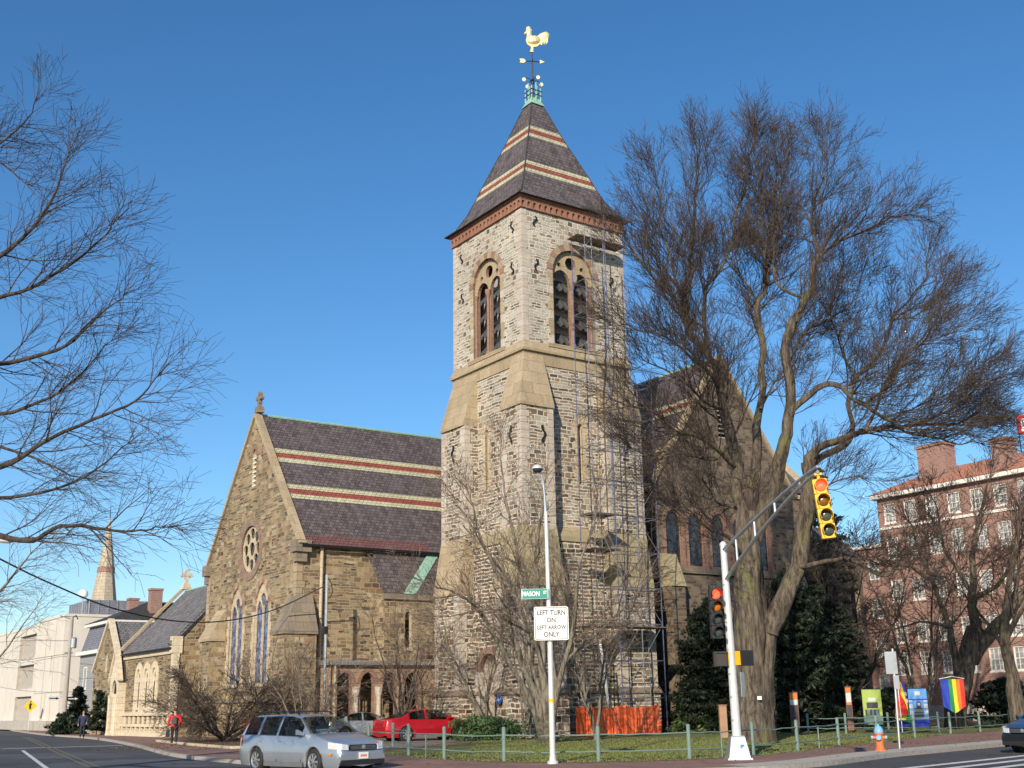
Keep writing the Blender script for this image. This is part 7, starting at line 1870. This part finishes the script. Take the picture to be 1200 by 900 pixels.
rt2 = [([rb2] + px_line([(1190, 820, Y), (1184, 780, Y), (1178, 748, Y), (1180, 700, Y), (1190, 650, Y), (1196, 600, Y)], 3), .38, .05, .35, 2.6),
 L([(1180, 765, Y), (1160, 735, Y + 1), (1140, 712, Y + 2), (1122, 690, Y + 2.6)], .12, .03, .2, 2.0), L([(1178, 748, Y), (1196, 715, Y - .6), (1220, 680, Y - 1)], .18, .04, .2)]
tree('bare_tree', 'bare tree at the right edge behind the black car', tuple(rb2), rt2, RT_, 57, M['bark'], M['twig'])
autotree('bare_tree', 'slender bare tree between the big evergreen and the brick hall', (19.8, 72, 0), 11, 3, 4, RT_, 61, M['bark_dark'], M['twig'], .16, 0, 2.6, (8, 30))
autotree('bare_tree', 'twiggy bare tree against the left end of the brick hall', (27.5, 82, 0), 12, 3, 4, RT_, 161, M['bark_grey'], M['twig_grey'], .16, 0, 2.4, (12, 40))
# ---- foreground tree at the left: trunk outside the frame, boughs reaching in
FG = dict(wind=Z0, rmin=.0042, ch=8, crook=.06, dens0=3.4, ow=.4, ow0=.9)
FG[1] = dict(seg=7, wob=.15, up=.0, tap=.3, sides=5, dens=3.6, start=.1, ang=(25, 55), len=2.2, rk=.013)
FG[2] = dict(seg=5, wob=.14, up=.03, tap=.4, sides=4, dens=4.2, start=.12, ang=(25, 50), len=1.1, rk=.010)
FG[3] = dict(seg=3, wob=.15, up=.0, tap=.6, sides=3, dens=0, start=.15, ang=(25, 50), len=.6, rk=.009)
Y = 26.0; fb = Vector(at(-330, 800, Y)); fb.z = 0
ft = [
 ([fb] + px_line([(-330, 800, Y), (-325, 650, Y), (-320, 500, Y), (-310, 380, Y), (-290, 250, Y), (-270, 120, Y)], 3), .42, .12, .99, 2),
 L([(-322, 560, Y), (-240, 590, Y), (-140, 612, Y), (-60, 622, Y), (0, 624, Y), (40, 627, Y), (72, 615, Y), (120, 622, Y), (165, 622, Y + .2), (190, 618, Y + .4)], .12, .012, .45, 1.7),
 L([(-318, 470, Y), (-240, 500, Y - .4), (-140, 530, Y - .8), (-60, 545, Y - 1), (0, 545, Y - 1), (50, 520, Y - 1), (105, 495, Y - 1), (150, 470, Y - 1), (185, 440, Y - 1)], .11, .012, .45, 1.7),
 L([(-316, 400, Y), (-220, 430, Y + .6), (-120, 440, Y + 1), (-40, 430, Y + 1.4), (20, 420, Y + 1.6), (75, 405, Y + 1.8), (110, 370, Y + 2), (145, 345, Y + 2)], .11, .012, .45, 1.6),
 L([(-305, 340, Y), (-200, 350, Y - .6), (-100, 345, Y - 1), (-30, 320, Y - 1.2), (20, 285, Y - 1.4), (65, 230, Y - 1.6), (80, 180, Y - 1.6)], .10, .012, .45, 1.5),
 L([(-290, 250, Y), (-180, 240, Y + .5), (-80, 220, Y + .8), (-20, 190, Y + 1), (20, 150, Y + 1), (40, 120, Y + 1)], .08, .012, .5, 1.3),
 L([(-325, 520, Y), (-200, 470, Y + 1.4), (-100, 440, Y + 2), (-20, 480, Y + 2), (40, 470, Y + 2.2), (90, 440, Y + 2.4), (130, 400, Y + 2.4)], .09, .012, .5, 1.5),
 L([(-300, 300, Y), (-180, 330, Y - 1), (-80, 350, Y - 1.6), (0, 345, Y - 2), (50, 330, Y - 2), (95, 300, Y - 2.2), (130, 265, Y - 2.4)], .09, .012, .5, 1.4),
 L([(-318, 450, Y), (-200, 480, Y + 2), (-90, 500, Y + 3), (-10, 520, Y + 3.2), (50, 545, Y + 3.4), (100, 560, Y + 3.6)], .08, .012, .5, 1.4),
 L([(-280, 200, Y), (-160, 170, Y - .5), (-70, 160, Y - 1), (-15, 180, Y - 1.2), (30, 215, Y - 1.4)], .07, .012, .5, 1.2),
 L([(-322, 580, Y), (-220, 560, Y + .4), (-100, 570, Y + .8), (-20, 585, Y + 1), (50, 575, Y + 1), (110, 550, Y + 1.2), (150, 520, Y + 1.4)], .08, .012, .5, 1.4),
]
tree('bare_tree', 'large bare foreground tree reaching in from the left against the sky', tuple(fb), ft, FG, 71, M['bark_dark'], M['twig'])
Y = 40; sb = Vector(at(-60, 860, Y)); sb.z = 0
st_l = [([sb] + px_line([(-60, 840, Y), (-50, 780, Y), (-30, 720, Y), (0, 690, Y), (25, 660, Y), (45, 640, Y)], 3), .10, .015, .3, 1.6),
 L([(-50, 800, Y), (-20, 790, Y), (5, 765, Y), (25, 735, Y), (40, 715, Y)], .05, .01, .3, 1.0)]
tree('bare_tree', 'slim pale bare sapling at the far left edge before the concrete block', tuple(sb), st_l, FG, 73, M['bark_grey'], M['twig_grey'])

# ------------------------------------------------------------------ evergreens and shrubs
def leaves(wd_v, wd_f, p, s, rg, d=None):
    n = len(wd_v); a = rvec(rg) * s; c = rvec(rg); c = (c - a * (c.dot(a) / max(1e-9, a.dot(a)))).normalized() * s * .42
    wd_v += [tuple(p - a), tuple(p + c), tuple(p + a), tuple(p - c)]; wd_f.append((n, n + 1, n + 2, n + 3))
def evergreen(name, label, base, h, rad, m, seed, cat='tree', leaf=.11, count=26000, shape='cone', low=.4, trunk_r=.16):
    rg = random.Random(seed); o = thing(name, label, cat, base); V = []; Fc = []
    wd = Wood(); wd.tube([Vector((0, 0, -.05)), Vector((0, 0, h * .5)), Vector((0, 0, h * .93))], trunk_r, .02, 8)
    nb_ = int(count / 110)
    for k in range(nb_):
        t = rg.random() ** .8; z = low + (h - low) * t
        if shape == 'cone': rr = rad * (1 - t) ** .8 + .12
        elif shape == 'dome': rr = rad * math.sqrt(max(0.02, 1 - t * t))
        else: rr = rad * (1 - t ** 3) * .9 + .15
        a = rg.uniform(0, 2 * pi); L_ = rr * rg.uniform(.62, 1.14); droop = rg.uniform(-.25, .22)
        d = Vector((cos(a), sin(a), droop)); p0 = Vector((0, 0, z)); tip = p0 + d * L_; tip.z = max(tip.z, .08)
        wd.tube([p0, p0.lerp(tip, .5) + Vector((0, 0, .06 * L_)), tip], .02 + .012 * L_, .006, 3)
        for j in range(110):
            u = rg.random() ** .55; w_ = .12 + .42 * sin(pi * min(1, u)) * min(1, L_ / 1.6); q = p0.lerp(tip, u) + Vector((rg.gauss(0, 1) * w_ * .55, rg.gauss(0, 1) * w_ * .55, rg.gauss(0, 1) * w_ * .26 - .05 * u))
            if q.z > .03: leaves(V, Fc, q, leaf * rg.uniform(.6, 1.3), rg)
    wd.build('trunk', o, M['bark_dark'])
    me = bpy.data.meshes.new('foliage'); me.from_pydata(V, [], Fc); me.materials.append(m); me.update(); q = bpy.data.objects.new('foliage', me); COL.objects.link(q); q.parent = o
    return o
YW = M['yew']
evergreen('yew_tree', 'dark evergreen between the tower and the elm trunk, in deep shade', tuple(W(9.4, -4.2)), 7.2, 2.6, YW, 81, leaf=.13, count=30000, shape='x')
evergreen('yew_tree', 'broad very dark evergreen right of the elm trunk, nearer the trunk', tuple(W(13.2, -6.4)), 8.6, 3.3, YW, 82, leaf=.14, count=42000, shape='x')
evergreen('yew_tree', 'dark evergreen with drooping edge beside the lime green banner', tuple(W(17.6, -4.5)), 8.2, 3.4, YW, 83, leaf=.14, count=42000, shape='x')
evergreen('spruce_tree', 'tall thin-topped spruce rising behind the traffic light', tuple(W(27, 2.5)), 18.6, 3.0, M['spruce'], 84, leaf=.13, count=11000, low=3)
evergreen('broadleaf_shrub', 'light green broad-leaved shrub at the foot of the tower right of the orange netting', tuple(W(8.8, -3.4)), 1.9, 1.7, M['rhodo'], 85, 'shrub', .12, 9000, 'dome', .1, .04)
evergreen('juniper_shrub', 'low spreading green juniper between the red sedan and the lamp post', (-1.55, 60.0, 0), 1.05, 2.0, M['juniper'], 86, 'shrub', .09, 12000, 'dome', .05, .04)
evergreen('conifer_tree', 'small dark pyramid conifer before the grey house at the left', tuple(Vector((at(89, 858, 97).x, 97.0, 0))), 3.7, 1.0, M['yew'], 87, leaf=.16, count=9000)
evergreen('clipped_shrub', 'rounded dark evergreen shrub beside the small conifer', tuple(Vector((at(76, 858, 95).x, 95.0, 0))), 1.6, 1.3, M['yew'], 88, 'shrub', .16, 6000, 'dome', .1, .05)
evergreen('clipped_shrub', 'rounded shrub below the brick hall behind the fence by the black car', (27.5, 68, 0), 2.6, 2.3, M['yew'], 89, 'shrub', .14, 7000, 'dome', .1, .05)
evergreen('clipped_shrub', 'rounded dark shrub left of the rainbow flag below the brick hall', (21.6, 70.5, 0), 2.3, 1.9, M['yew'], 90, 'shrub', .14, 6000, 'dome', .1, .05)
evergreen('ivy_column', 'dark ivy-like evergreen column against the chapel porch', tuple(W(-11.9, 38.9)), 3.2, .5, M['yew'], 91, 'shrub', .13, 4000, 'x', .1, .04)
# boulder-like rough stone at the foot of the pier
